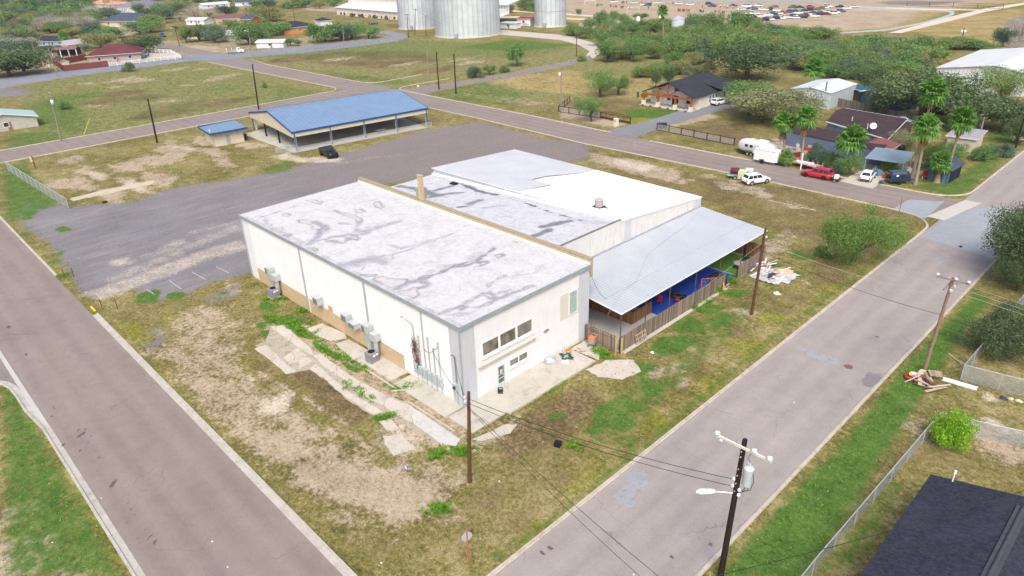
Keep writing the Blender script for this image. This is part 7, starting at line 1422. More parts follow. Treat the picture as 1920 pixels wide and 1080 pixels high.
for x in (.2,1.0):
    for s_ in (-1,1): tm, rm = wheel_mesh(.36,.22,M['rim']); w = link('wheel', tm, o); w.location = (x+.4,s_*1.02,.36); link('rim', rm, w)
mb = MB(); mb.beam((3.6,0,.5),(4.9,0,.45),.1,.1); mb.beam((3.5,-.6,.5),(4.8,0,.45),.08,.1); mb.beam((3.5,.6,.5),(4.8,0,.45),.08,.1); mb.box(-3.3,3.4,-1.05,1.05,.48,.62); mb.build('chassis', M['black'], o)
# cargo trailer
o = thing('cargo_trailer', 'boxy white cargo trailer at the kerb before the travel trailer', 'cargo trailer', (*G2(1437,305),0), heading((1418,300),(1450,306))+0)
mb = MB(); mb.prism([(-2.1,-1.05),(1.9,-1.05),(2.25,-.5),(2.25,.5),(1.9,1.05),(-2.1,1.05)],.5,2.5); mb.build('box', M['white'], o); mb = MB(); [mb.box(-2.14,2.0,s_-.04,s_+.04,z,z+.07) for s_ in (-1.04,1.04) for z in (.48,2.44)]; mb.box(-2.14,-2.09,-1.05,1.05,.48,.56); mb.build('trim', M['galv'], o)
mb = MB(); mb.box(-2.13,-2.1,-.95,-.02,.6,2.4); mb.build('door', M['white'], o); mb = MB(); mb.box(-2.13,-2.1,.02,.95,.6,2.4); mb.build('door', M['white'], o)
for s_ in (-1,1): tm, rm = wheel_mesh(.36,.22,M['darkrim']); w = link('wheel', tm, o); w.location = (-.4,s_*1.12,.36); link('rim', rm, w); mb = MB(); mb.box(-.9,.1,s_*1.0-.0 if s_>0 else -1.28,1.28 if s_>0 else -1.0,.74,.8); mb.build('mudguard', M['black'], o)
mb = MB(); mb.beam((2.2,-.4,.45),(3.4,0,.45),.08,.1); mb.beam((2.2,.4,.45),(3.4,0,.45),.08,.1); mb.build('drawbar', M['black'], o)
# dark teardrop trailer
o = thing('utility_trailer', 'small dark navy enclosed trailer beside the tall palm trunks', 'trailer', (*G2(1682,343),0), heading((1666,343),(1695,342)))
mb = MB(); rings = [[(x,-.95,.55),(x,-.95,.55+(h_-.55)*.8),(x,-.75,h_),(x,.75,h_),(x,.95,.55+(h_-.55)*.8),(x,.95,.55)] for x,h_ in ((-1.6,1.75),(-1.45,2.0),(.9,2.05),(1.4,1.7),(1.6,1.2))]; loft(mb, rings, 0, False); mb.build('shell', DKBL, o)
mb = MB(); mb.box(-.2,.5,-.97,-.94,1.35,1.75); mb.build('window', M['carglass'], o); mb = MB(); mb.box(-.9,-.5,-.965,-.94,1.4,1.65); mb.build('sticker', M['white'], o)
for s_ in (-1,1): tm, rm = wheel_mesh(.38,.24,M['darkrim']); w = link('wheel', tm, o); w.location = (-.2,s_*1.02,.38); link('rim', rm, w)
tm, rm = wheel_mesh(.34,.2,M['darkrim']); w = link('spare_wheel', tm, o); w.location = (-1.75,0,1.2); w.rotation_euler = (0,0,PI/2)
mb = MB(); mb.beam((1.5,0,.5),(2.6,0,.45),.1,.1); mb.build('drawbar', M['black'], o)
# water tote trailer by the white SUV
o = thing('flatbed_trailer', 'small trailer with a dark red tank beside the water totes', 'trailer', (*G2(1378,334),0), .5); mb = MB(); mb.box(-1.3,1.3,-.8,.8,.55,.65); mb.beam((1.2,-.5,.5),(2.4,0,.45),.07,.1); mb.beam((1.2,.5,.5),(2.4,0,.45),.07,.1); mb.build('deck', M['steel'], o)
for s_ in (-1,1): tm, rm = wheel_mesh(.35,.2,M['rim']); w = link('wheel', tm, o); w.location = (0,s_*.92,.35); link('rim', rm, w)
mb = MB(); mb.tube([(-.9,0,1.35),(-.8,0,1.35),(.5,0,1.35),(.6,0,1.35)],[.3,.52,.52,.3],16); mb.build('tank', pm((.10,.025,.025),.6,.2,2,name='dark red tank'), o); mb = MB(); mb.box(.6,1.2,-.4,.4,.65,1.2); mb.build('engine', M['red'], o)
def tote(px, py, label, col, s=1.):
    o = thing('water_tote', label, 'water tank', (*G2(px,py),0), .45, None); mb = MB(); mb.box(-.55*s,.55*s,-.5*s,.5*s,.16,1.25*s); b = mb.build('tank', col, o); mb = MB(); mb.cyl((0,0,1.25*s),.14,.08,12); mb.build('cap', M['white'], b); mb = MB()
    for x in (-.57,-.2,.2,.57): mb.box(x*s-.02,x*s+.02,-.54*s,-.5*s,.16,1.2*s); mb.box(x*s-.02,x*s+.02,.5*s,.54*s,.16,1.2*s)
    for z in (.3,.65,1.0): mb.box(-.59*s,.59*s,-.545*s,-.505*s,z,z+.03); mb.box(-.59*s,-.555*s,-.5*s,.5*s,z,z+.03); mb.box(.555*s,.59*s,-.5*s,.5*s,z,z+.03)
    mb.build('cage', M['galv'], o); mb = MB(); mb.box(-.6*s,.6*s,-.55*s,.55*s,0,.14); mb.build('pallet', M['black'], o)
tote(1391,336,'yellow green water tote in a wire cage', pm((.58,.66,.30),.5,.08,2,name='yellowish tote'),1.25); tote(1404,331,'white water tote behind the yellow green one', pm((.62,.72,.74),.5,.06,2,name='white tote'),1.1)
o = thing('small_trailer', 'grey hitch trailer with a white box behind the red SUV', 'trailer', (*G2(1566,340),0), PI); mb = MB(); mb.box(-.7,.7,-.6,.6,.45,.52); mb.beam((.6,0,.45),(1.5,0,.45),.07,.08); mb.build('deck', M['black'], o); mb = MB(); mb.box(-.4,.2,-.35,.35,.52,1.15); mb.build('box', M['white'], o)
for s_ in (-1,1): tm, rm = wheel_mesh(.26,.16,M['rim']); w = link('wheel', tm, o); w.location = (-.1,s_*.68,.26); link('rim', rm, w)
# far flatbed truck
o = thing('flatbed_truck', 'white work truck with racks parked by the blue grey road', 'truck', (*G2(441,100),0), heading((428,100),(453,98))); mb = MB(); mb.box(-3.2,.9,-1.1,1.1,.8,1.0); mb.build('flatbed', M['steel'], o); mb = MB(); loft(mb,[[(x,-1.0,.5),(x,-1.0,z),(x,1.0,z),(x,1.0,.5)] for x,z in ((1.0,2.1),(2.1,2.1),(2.6,1.4),(3.4,1.25),(3.5,.7))],0,False); mb.build('cab', M['white'], o); mb = MB(); mb.box(2.15,2.5,-.9,.9,1.5,1.95); mb.box(1.2,2.0,-1.02,1.02,1.5,1.95); mb.build('windscreen', M['carglass'], o)
for x in (-3.1,-1.1,.8): mb = MB(); mb.tube([(x,-1.05,1),(x,-1.05,2.2),(x,1.05,2.2),(x,1.05,1)],.06,6); mb.build('rack', M['white'], o)
for x in (-2,2.4):
    for s_ in (-1,1): tm, rm = wheel_mesh(.42,.3,M['rim']); w = link('wheel', tm, o); w.location = (x,s_*.95,.42); link('rim', rm, w)
# ---- cars parked on the sports field: too small to show parts, one mesh each, shared by the copies
def tiny_car(col, kind):
    k = ('t',col.name,kind)
    if k in VM: return VM[k]
    X = 2.35; mb = MB(); zb = 1.0 if kind else .88; Ht = 1.72 if kind else 1.42
    loft(mb,[[(x,-w,.3),(x,-w,z),(x,w,z),(x,w,.3)] for x,w,z in ((-X,.75,zb-.1),(-X+.2,.9,zb),(.9,.92,zb),(1.9,.88,zb-.15),(X,.65,zb-.35))],0,False)
    b0,b1,t0,t1 = (-X+.1,1.0,-X+.45,.3) if kind else (-1.7,1.0,-1.0,.2)
    loft(mb,[[(b0,-.84,zb),(b1,-.84,zb),(b1,.84,zb),(b0,.84,zb)],[(t0,-.68,Ht-.08),(t1,-.68,Ht-.08),(t1,.68,Ht-.08),(t0,.68,Ht-.08)]],1,False,False); mb.box(t0,t1,-.68,.68,Ht-.08,Ht)
    for x in (-1.4,1.45):
        for y in (-.82,.62): mb.cyl((x,y,.34),.34,.2,12,2,axis='Y')
    VM[k] = mb.mesh('parked_car',[col,M['carglass'],M['rubber']]); return VM[k]
lotpx = [ # picture points of the parked cars with colour
 (1152,2,'w'),(1188,4,'s'),(1208,7,'w'),(1214,8,'b'),(1273,5,'w'),(1293,7,'w'),(1330,6,'d'),(1335,10,'b'),(1375,9,'d'),(1398,10,'w'),(1380,25,'d'),(1383,33,'k'),(1402,10,'w'),(1408,14,'d'),(1416,15,'b'),(1422,9,'w'),(1430,16,'w'),(1438,17,'w'),(1446,17,'d'),(1452,11,'g'),(1457,18,'w'),(1485,12,'g'),(1500,12,'d'),(1507,18,'d'),(1450,25,'d'),(1459,24,'w'),(1467,22,'r'),(1477,21,'u'),(1492,19,'d'),(1400,30,'d'),(1411,30,'d'),(1425,29,'w'),(1424,37,'g'),(1433,36,'d'),(1443,35,'w'),(1440,27,'w'),(1457,33,'d'),(1462,33,'w'),(1473,31,'w'),(1483,30,'b'),(1491,32,'w'),(1495,28,'w'),(1505,31,'d'),(1508,27,'m'),(1519,11,'r'),(1515,17,'d'),(1523,15,'d'),(1530,16,'g'),(1515,26,'w'),(1523,23,'d'),(1528,29,'w'),(1535,25,'d'),(1541,23,'d'),(1545,13,'w'),(1552,11,'w'),(1547,20,'w'),(1555,21,'w'),(1560,24,'w'),(1550,25,'m'),(1574,11,'d'),(1577,20,'g'),(1587,14,'w'),(1602,11,'s'),(1406,24,'w'),(1390,16,'w'),(1538,14,'g'),(1566,22,'w'),(1497,23,'w'),(1416,24,'w')]
cc = {'w':(WHITE,'white'),'s':(SILV,'silver'),'b':(BLUEP,'blue'),'d':(DKBL,'dark'),'k':(SKY,'bright blue'),'g':(GREYP,'grey'),'r':(REDP,'red'),'u':(BLUEP,'blue'),'m':(MAROON,'maroon')}
hd = heading((1440,36),(1455,36))
for i,(x,y,c) in enumerate(lotpx):
    col, nm = cc[c]; o = link('parked_car', tiny_car(col, i%3 == 0)); p = g(x,y+3); o.location = (p[0],p[1],0); o.rotation_euler = (0,0,hd+random.uniform(-.25,.25)+(PI if i%2 else 0)); tag(o, nm+' car parked on the brown sports field', 'car', nm+' cars parked on the sports field')
# ---- players and onlookers, a couple of pixels each: one continuous skinned figure per pose
def figure_mesh(pose, cloth):
    sk = {'stand':[(0,0,.95),(0,0,1.2),(0,0,1.45),(0,0,1.55),(0,0,1.72),(-.1,0,.9),(-.12,0,.5),(-.12,0,.06),(-.12,.14,.03),(.1,0,.9),(.12,0,.5),(.12,0,.06),(.12,.14,.03),(-.2,0,1.42),(-.27,0,1.15),(-.25,.1,.9),(.2,0,1.42),(.27,0,1.15),(.25,.1,.9)],
          'walk':[(0,0,.95),(0,.02,1.2),(0,.04,1.45),(0,.05,1.55),(0,.07,1.72),(-.1,0,.9),(-.12,.22,.52),(-.12,.2,.08),(-.12,.34,.06),(.1,0,.9),(.12,-.1,.5),(.12,-.34,.1),(.12,-.22,.04),(-.2,.04,1.42),(-.27,-.15,1.18),(-.25,-.1,.95),(.2,.04,1.42),(.27,.2,1.2),(.25,.38,1.12)]}[pose]
    E = [(0,1),(1,2),(2,3),(3,4),(0,5),(5,6),(6,7),(7,8),(0,9),(9,10),(10,11),(11,12),(2,13),(13,14),(14,15),(2,16),(16,17),(17,18)]; rad = [.15,.14,.15,.06,.11,.1,.07,.05,.04,.1,.07,.05,.04,.07,.05,.04,.07,.05,.04]
    me = bpy.data.meshes.new('person_skeleton'); me.from_pydata(sk,E,[]); ob = bpy.data.objects.new('tmp',me); COL.objects.link(ob); md = ob.modifiers.new('s','SKIN'); 
    for v, r_ in zip(me.skin_vertices[0].data, rad): v.radius = (r_,r_)
    me.skin_vertices[0].data[0].use_root = True; ob.modifiers.new('b','SUBSURF').levels = 1
    dg = bpy.context.evaluated_depsgraph_get(); m2 = bpy.data.meshes.new_from_object(ob.evaluated_get(dg)); bpy.data.objects.remove(ob); m2.name = 'person'
    m2.materials.clear(); [m2.materials.append(m_) for m_ in (cloth[0],cloth[1],SKIN,HAIR)]
    for p in m2.polygons:
        z = p.center.z; y = p.center.y; p.material_index = 0 if .95 < z < 1.5 and abs(p.center.x) < .34 else 1 if .5 < z <= .95 and abs(p.center.x) < .21 else 3 if z > 1.72 else 2
        if .85 < z < 1.2 and abs(p.center.x) > .22: p.material_index = 2
        p.use_smooth = True
    return m2
SKIN = pm((.36,.2,.13),.6,.1,4,name='skin'); HAIR = pm((.02,.015,.012),.7,.1,4,name='hair'); CL = {'red':pm((.45,.03,.05),.8,.1,4,name='red shirt'),'navy':pm((.02,.03,.1),.8,.1,4,name='navy shirt'),'white':pm((.7,.7,.7),.8,.1,4,name='white shirt'),'black':pm((.02,.02,.02),.8,.1,4,name='black shorts')}
FM = {(p,c): figure_mesh(p,(CL[c],CL['black'])) for p in ('stand','walk') for c in ('red','navy','white')}
groups = [((1117,12),(1130,13),8,'navy'),((1142,14),(1156,14),8,'red'),((1160,15),(1182,18),9,'red'),((1163,7),(1176,8),6,'navy'),((1270,21),(1299,23),22,'red'),((1305,22),(1320,25),8,'navy'),((1326,12),(1345,13),8,'red'),((1348,15),(1382,17),14,'white'),((1338,24),(1360,27),8,'navy'),((1234,14),(1242,20),4,'red'),((1188,7),(1222,10),6,'navy'),((1214,16),(1216,17),2,'navy'),((1261,8),(1262,10),2,'navy'),((1316,14),(1318,16),2,'red')]
for (a,b,n,c) in groups:
    for k in range(n):
        f = random.random(); x = a[0]+(b[0]-a[0])*f; y = a[1]+(b[1]-a[1])*f+random.uniform(-1,1); q = random.choice(('stand','walk')); o = link('person', FM[(q,c)]); p = g(x,y); o.location = (p[0],p[1],0); o.rotation_euler = (0,0,random.random()*6.3)
        tag(o, 'person in a %s shirt %s on the sports field' % (c, 'standing' if q == 'stand' else 'in stride'), 'person', 'people %s in %s on the sports field' % ('standing' if q == 'stand' else 'striding', c))
def goal(px, py, label, rz):
    o = thing('football_goal', label, 'goal', (*G2(px,py),0), rz, None); mb = MB(); mb.tube([(-3.6,0,0),(-3.6,0,2.4),(3.6,0,2.4),(3.6,0,0)],.09,8); mb.tube([(-3.6,0,2.4),(-3.6,1.6,0),(3.6,1.6,0),(3.6,0,2.4)],.05,6); mb.build('frame', M['white'], o); mb = MB()
    for k in range(13): x = -3.6+.6*k; mb.tube([(x,0,2.4),(x,1.6,0)],.02,4,caps=False)
    mb.build('net', pm((.6,.6,.6),.8,.05,3,name='goal net'), o)
goal(1106,9,'white football goal furthest left on the sports field',1.0); goal(1187,22,'white football goal just behind the thicket edge',1.0); goal(1235,13,'white football goal right behind the lone palm',1.0); goal(1396,22,'white football goal beside the parked cars',1.0)
# ================================================================== HOUSES, SHEDS, SILOS
SH_BLK = shingle('charcoal shingles', (.032,.036,.048)); SH_RED = shingle('red brown shingles', (.115,.036,.042)); SH_BRN = shingle('dark brown shingles', (.055,.035,.042)); SH_BLUE = shingle('blue grey shingles', (.055,.075,.115)); SH_TAN = shingle('salmon shingles', (.45,.25,.17)); SH_NAVY = shingle('dark navy shingles', (.031,.034,.05), .42)
METW = corrugated('white metal roof', (.50,.54,.58), 'X', .5, .4, .05, .04, .02); METW2 = pm((.55,.60,.65),.45,.12,.4,name='pale metal roof'); WALLW = pm((.72,.73,.74),.7,.06,1,name='white siding'); WALLC = pm((.58,.50,.40),.8,.1,1,name='cream wall'); WALLB = pm((.13,.18,.26),.7,.12,1,name='blue grey wall'); WALLP = pm((.38,.33,.30),.8,.1,1,name='pinkish brick'); WALLO = pm((.45,.13,.07),.8,.15,1,name='orange brick')
def house(A, B, depth_, wh, kind, rise, roof, wall, label, cat='house', over=.5, wins=2, door=True, name=None, fascia=None, ridge='along'):
    """A,B: world points of the front wall line (left, right as seen); depth away from the camera"""
    A = Vector((A[0],A[1],0)); B = Vector((B[0],B[1],0)); L = (B-A).length; ang = math.atan2(B.y-A.y,B.x-A.x)
    o = thing(name or cat.replace(' ','_'), label, cat, A, ang); D = depth_; mb = MB()
    mb.box(0,L,0,D,0,wh)
    if kind == 'gable' and ridge == 'along': mb.add([(0,0,wh),(0,D,wh),(0,D/2,wh+rise),(L,0,wh),(L,D,wh),(L,D/2,wh+rise)],[(0,2,1),(3,4,5)])
    if kind == 'gable' and ridge == 'across': mb.add([(0,0,wh),(L,0,wh),(L/2,0,wh+rise),(0,D,wh),(L,D,wh),(L/2,D,wh+rise)],[(0,1,2),(3,5,4)])
    mb.build('wall', wall, o); v = over; t = .14; mb = MB(); e = -v*rise/(D/2 if ridge == 'along' else L/2) if kind in('gable','hip') else 0
    if kind == 'gable' and ridge == 'along': V = [(-v,-v,wh+e),(L+v,-v,wh+e),(L+v,D/2,wh+rise),(-v,D/2,wh+rise),(-v,D+v,wh+e),(L+v,D+v,wh+e)]; F = [(0,1,2,3),(3,2,5,4)]
    elif kind == 'gable': V = [(-v,-v,wh+e),(-v,D+v,wh+e),(L/2,D+v,wh+rise),(L/2,-v,wh+rise),(L+v,-v,wh+e),(L+v,D+v,wh+e)]; F = [(0,3,2,1),(3,4,5,2)]
    elif kind == 'hip':
        h = min(L,D)/2
        if L >= D: V = [(-v,-v,wh),(L+v,-v,wh),(L+v,D+v,wh),(-v,D+v,wh),(h,D/2,wh+rise),(L-h,D/2,wh+rise)]; F = [(0,1,5,4),(1,2,5),(2,3,4,5),(3,0,4)]
        else: V = [(-v,-v,wh),(L+v,-v,wh),(L+v,D+v,wh),(-v,D+v,wh),(L/2,h,wh+rise),(L/2,D-h,wh+rise)]; F = [(0,1,4),(1,2,5,4),(2,3,5),(3,0,4,5)]
    else: V = [(-v,-v,wh),(L+v,-v,wh),(L+v,D+v,wh+rise),(-v,D+v,wh+rise)]; F = [(0,1,2,3)]
    n = len(V); mb.add([(x,y,z+t) for x,y,z in V]+V, F+[tuple(i+n for i in f[::-1]) for f in F])
    edges = {}
    for f in F:
        for i in range(len(f)): a,b = f[i],f[(i+1)%len(f)]; edges[(a,b)] = 1
    mb.add([(x,y,z+t) for x,y,z in V]+V, [(a,n+a,n+b,b) for (a,b) in edges if (b,a) not in edges], 1)
    mb.build('roof', [roof, fascia or M['white']], o)
    for k in range(wins):
        x = L*(k+.7)/(wins+.4); mb = MB(); mb.box(x-.5,x+.5,-.05,.02,wh*.38,wh*.78); w = mb.build('window', M['glass'], o); mb = MB(); mb.box(x-.58,x+.58,-.07,-.02,wh*.78,wh*.82); mb.box(x-.58,x+.58,-.07,-.02,wh*.34,wh*.38); mb.box(x-.58,x-.5,-.07,-.02,wh*.38,wh*.78); mb.box(x+.5,x+.58,-.07,-.02,wh*.38,wh*.78); mb.build('frame', M['white'], w)
    if door: x = L*.55; mb = MB(); mb.box(x-.45,x+.45,-.04,.02,.05,2.05 if wh > 2.2 else wh*.85); d = mb.build('door', pm((.22,.16,.13),.6,.1,2,name='door wood'), o)
    return o
def hp(a, b, wh, **k): return g(*a, wh), g(*b, wh)
def house_px(a, b, wh, *args, **kw): return house(g(*a,wh), g(*b,wh), *((args[0], wh)+args[1:]), **kw)
# ---- dark roofed house at the lower right corner
o = thing('dark_roofed_house', 'house with a dark shingled roof at the lower right corner', 'house', (33.7,14.3,0)); mb = MB(); mb.box(.5,10.4,-40,-.5,0,3.2); mb.add([(.5,-.5,3.2),(10.4,-.5,3.2),(5.5,-.5,4.5)],[(0,1,2)]); mb.build('wall', WALLC, o)
mb = MB(); V = [(0,.1,3.3),(0,-41,3.3),(5.5,-41,4.75),(5.5,.0,4.75),(11,-41,3.3),(11,.1,3.3)]; mb.add([(x,y,z+.15) for x,y,z in V]+V,[(0,3,2,1),(3,5,4,2),(6,7,8,9),(9,8,10,11),(0,1,7,6),(0,6,9,3),(3,9,11,5)]); mb.build('roof', SH_NAVY, o)
mb = MB(); mb.tube([(5.5,-1.2,4.93),(5.5,-41,4.93)],.13,10); mb.box(5.15,5.85,-41,-1.25,4.86,4.91); mb.build('ridge_cap', pm((.05,.055,.07),.8,.2,3,name='ridge cap'), o)
mb = MB(); pv = np.array(g(1785,905,3.7))-np.array([33.7,14.3,0]); mb.tube([(pv[0],pv[1],3.7),(pv[0],pv[1],4.5)],.045,8); mb.tube([(pv[0],pv[1],4.5),(pv[0],pv[1],4.75)],.085,8); mb.cyl((pv[0],pv[1],3.62),.16,.1,10); mb.build('vent_pipe', M['white'], o)
# ---- blue roofed pavilion
PANG = math.atan2(31.1,3.95)-PI/2
pav = thing('pavilion', 'long open pavilion with a blue ribbed metal roof', 'pavilion', (-94.1,35.0,0), PANG)
BLUER = corrugated('blue ribbed roof', (.175,.265,.40), 'Y', 1.0, .45, .06, .05, .02, gr=.22); BLUET = pm((.02,.07,.2),.5,.08,2,name='blue trim'); BEIGE = pm((.56,.50,.38),.75,.07,1,name='beige cladding'); BPOST = pm((.03,.12,.28),.5,.1,2,name='blue post')
L_, W_ = 31.6, 25.2; ez, rz_ = 4.05, 6.35
mb = MB(); V = [(.6,-.5,ez),(.6,L_+.5,ez),(-W_/2,L_+.5,rz_),(-W_/2,-.5,rz_),(-W_-.6,-.5,ez),(-W_-.6,L_+.5,ez)]; mb.add([(x,y,z+.12) for x,y,z in V],[(0,1,2,3),(3,2,5,4)]); mb.add(V,[(3,2,1,0),(4,5,2,3)],1); mb.build('roof', [BLUER, M['steel']], pav)
mb = MB(); mb.box(.6,.68,-.56,L_+.56,ez-.22,ez+.14); mb.box(-W_-.68,-W_-.6,-.56,L_+.56,ez-.22,ez+.14); [mb.beam((.6,y,ez+.02),(-W_/2,y,rz_+.02),.1,.3) for y in (-.55,L_+.55)]; [mb.beam((-W_/2,y,rz_+.02),(-W_-.6,y,ez+.02),.1,.3) for y in (-.55,L_+.55)]; mb.build('trim', BLUET, pav)
mb = MB(); mb.tube([(-W_/2,-.5,rz_+.14),(-W_/2,L_+.5,rz_+.14)],.16,6); mb.build('ridge_cap', BLUER, pav)
mb = MB()
for y0_ in (-.42,L_+.30): mb.add([(.45,y0_,ez-1.1),(.45,y0_,ez),(-W_/2,y0_,rz_-.08),(-W_-.45,y0_,ez),(-W_-.45,y0_,ez-1.1),(-W_*.6,y0_,ez-.95),(-W_*.4,y0_,ez-.95)]+[(.45,y0_+.12,ez-1.1),(.45,y0_+.12,ez),(-W_/2,y0_+.12,rz_-.08),(-W_-.45,y0_+.12,ez),(-W_-.45,y0_+.12,ez-1.1),(-W_*.6,y0_+.12,ez-.95),(-W_*.4,y0_+.12,ez-.95)],[(0,6,5,4,3,2,1),(7,8,9,10,11,12,13)]+[(k,(k+1)%7,7+(k+1)%7,7+k) for k in range(7)])
mb.box(.35,.47,-.28,L_+.28,ez-1.05,ez-.05); mb.box(-W_-.47,-W_-.35,-.28,L_+.28,ez-1.05,ez-.05); mb.build('cladding', BEIGE, pav)
for k in range(5):
    for x in (.5,-W_-.5): mb = MB(); y = L_*k/4; mb.box(x-.1,x+.1,y-.1,y+.1,0,ez); mb.build('post', BPOST, pav)
for k in range(5):
    for x in (-.25,-W_+.25): mb = MB(); y = L_*k/4+.3; mb.box(x-.17,x+.17,y-.17,y+.17,0,ez-1); mb.build('inner_post', BEIGE, pav)
for x in (-W_*.35,-W_*.68): mb = MB(); mb.box(x-.14,x+.14,-.3,0,0,ez-.9); mb.build('inner_post', M['black'], pav)
def picnic(x, y, lb, rz=PANG):
    o = thing('picnic_table', lb, 'table', (x,y,.04), rz, 'metal tables under the pavilion'); mb = MB(); mb.box(-.4,.4,-1.2,1.2,.7,.76); mb.build('tabletop', M['galv'], o)
    for s_ in (-.75,.75): mb = MB(); mb.box(s_-.15,s_+.15,-1.2,1.2,.42,.46); mb.build('bench', M['galv'], o)
    mb = MB(); [mb.box(-.8,.8,y_-.04,y_+.04,.36,.42) for y_ in (-.8,.8)]; [mb.box(x_-.04,x_+.04,y_-.04,y_+.04,0,.7) for x_ in (-.3,.3) for y_ in (-.8,.8)]; mb.build('frame', M['steel'], o)
picnic(-93.0,55.5,'metal picnic table at the near edge of the pavilion, by the wire fence'); picnic(-110,52,'metal picnic table in the middle of the pavilion floor'); picnic(-97,34.0,'metal picnic table at the near corner post of the pavilion')
# ---- small blue roofed hut
o = thing('blue_roofed_hut', 'small beige hut with a flat blue metal roof', 'hut', (-111.4,25.4,0), PANG+.0); mb = MB(); mb.box(-7.2,0,0,6.2,0,2.95); mb.build('wall', BEIGE, o); mb = MB(); mb.add([(-8.0,-.9,3.0),(.9,-.9,3.0),(.9,7.0,3.3),(-8.0,7.0,3.3),(-8.0,-.9,2.9),(.9,-.9,2.9),(.9,7.,3.2),(-8.,7.,3.2)],[(0,1,2,3),(4,7,6,5)]); mb.build('roof', corrugated('blue hut roof', (.18,.28,.42),'Y',.6,.38,.06,.05), o)
mb = MB(); mb.box(.9,1.0,-1.0,7.1,2.8,3.2); mb.box(-8.1,1.0,-1.0,-.9,2.75,3.1); mb.box(-8.1,-8.0,-.9,7.1,2.8,3.3); mb.build('trim', BLUET, o); mb = MB(); mb.tube([(-1.5,-.3,3.0),(-1.5,-.3,3.6)],.07,8); mb.build('vent_pipe', M['white'], o); mb = MB(); mb.box(0,.03,2.4,3.3,.05,2.1); mb.build('door', M['steel'], o)
o = thing('rubbish_bin', 'dark rubbish bin between the hut and the pavilion', 'bin', (*G2(461,262),0)); mb = MB(); mb.lathe([(.3,0),(.36,1.1),(.38,1.12),(.3,1.2),(0,1.22)],14); mb.build('body', DKBL, o); mb = MB(); mb.box(-.42,.42,-.42,.42,1.22,1.28); mb.build('lid', M['black'], o)
# ---- teal roofed shed at the left edge
o = house((-169.5,-8.5),(-168.2,4.6),8.5,2.5,'gable',1.5,corrugated('pale teal metal roof',(.42,.56,.56),'Y',.6,.45,.08,.04),pm((.42,.41,.36),.8,.12,1,name='weathered wall'),'weathered shed with a pale teal metal roof at the left edge','shed',.5,1,True,ridge='across')
for c in o.children:
    if c.name.startswith('wall'): pass
# ---- the new black roofed house
o = thing('ranch_house', 'white house with black roof and orange timber gable porch', 'house', (-64.6,115.4,0)); LX = 14.4; LY = 18
STONE = brick_mat('pale limestone', (.62,.56,.46),(.74,.68,.58),(.55,.5,.42),.5,.22); ORW = pm((.33,.09,.025),.6,.12,2,name='orange stained timber')
mb = MB(); mb.box(.4,LX-.4,3.2,LY,0,3.0); mb.add([(.4,3.2,3.0),(LX-.4,3.2,3.0),(LX/2,3.2,5.8)],[(0,1,2)]); mb.build('wall', WALLW, o); mb = MB(); mb.box(.38,4.2,3.1,3.2,0,2.6); mb.build('stone_facing', STONE, o); mb = MB(); mb.box(9.5,LX-.38,3.1,3.2,0,2.6); mb.box(LX-.4,LX-.3,3.1,7,0,2.6); mb.build('stone_facing', STONE, o)
mb = MB(); V = [(-.3,-.3,3.05),(-.3,LY+.4,3.05),(LX/2,LY+.4,6.05),(LX/2,-.3,6.05),(LX+.3,-.3,3.05),(LX+.3,LY+.4,3.05)]; mb.add([(x,y,z+.14) for x,y,z in V]+V,[(0,3,2,1),(3,4,5,2),(6,7,8,9),(9,8,11,10),(0,6,9,3),(3,9,10,4),(0,1,7,6),(4,10,11,5)])
V = [(LX/2+1.5,LY-7.5,5.1),(LX+5.0,LY-7.7,3.0),(LX+5.0,LY-3.6,4.35),(LX/2+1,LY-3.6,5.7),(LX+5,LY+.5,3.0),(LX/2+1.5,LY+.5,5.1)]; mb.add([(x,y,z+.16) for x,y,z in V]+V,[(0,1,2,3),(3,2,4,5),(1,7,8,2),(2,8,10,4),(0,6,7,1)]); mb.build('roof', SH_BLK, o)
mb = MB(); mb.add([(LX+4.6,LY-7.2,3.0),(LX+4.6,LY+.1,3.0),(LX+4.6,LY-3.6,4.25)],[(0,1,2)]); mb.build('side_gable', WALLW, o); mb = MB(); mb.beam((LX+4.7,LY-7.4,3.0),(LX+4.7,LY+.3,3.0),.14,.2); mb.beam((LX+4.7,LY-3.6,3.0),(LX+4.7,LY-3.6,4.2),.14,.16); mb.beam((LX+4.7,LY-3.6,3.1),(LX+4.7,LY-5.2,3.8),.12,.14); mb.beam((LX+4.7,LY-3.6,3.1),(LX+4.7,LY-2.0,3.8),.12,.14); mb.build('side_truss', ORW, o)
for y in (LY-7.2,LY+.1): mb = MB(); mb.box(LX+4.5,LX+4.8,y-.15,y+.15,0,3.0); mb.build('carport_post', STONE, o)
mb = MB(); mb.beam((.1,0,2.75),(LX-.1,0,2.75),.3,.45); mb.beam((LX/2,0,2.9),(LX/2,0,5.7),.3,.35); mb.beam((LX/2,0,2.95),(LX/2-3.4,0,4.5),.28,.32); mb.beam((LX/2,0,2.95),(LX/2+3.4,0,4.5),.28,.32); mb.build('porch_truss', ORW, o)
for x in (.35,4.6,9.6,LX-.35): mb = MB(); mb.box(x-.18,x+.18,-.18,.18,1.1,2.55); p_ = mb.build('porch_post', ORW, o); mb = MB(); mb.box(x-.4,x+.4,-.4,.4,0,1.1); mb.build('stone_base', STONE, p_)
mb = MB(); mb.box(-.2,LX+.2,-1.0,3.2,-.02,.16); mb.build('porch_floor', M['slab'], o); mb = MB(); mb.box(6.6,8.4,3.12,3.18,.2,2.5); mb.build('door', M['black'], o)
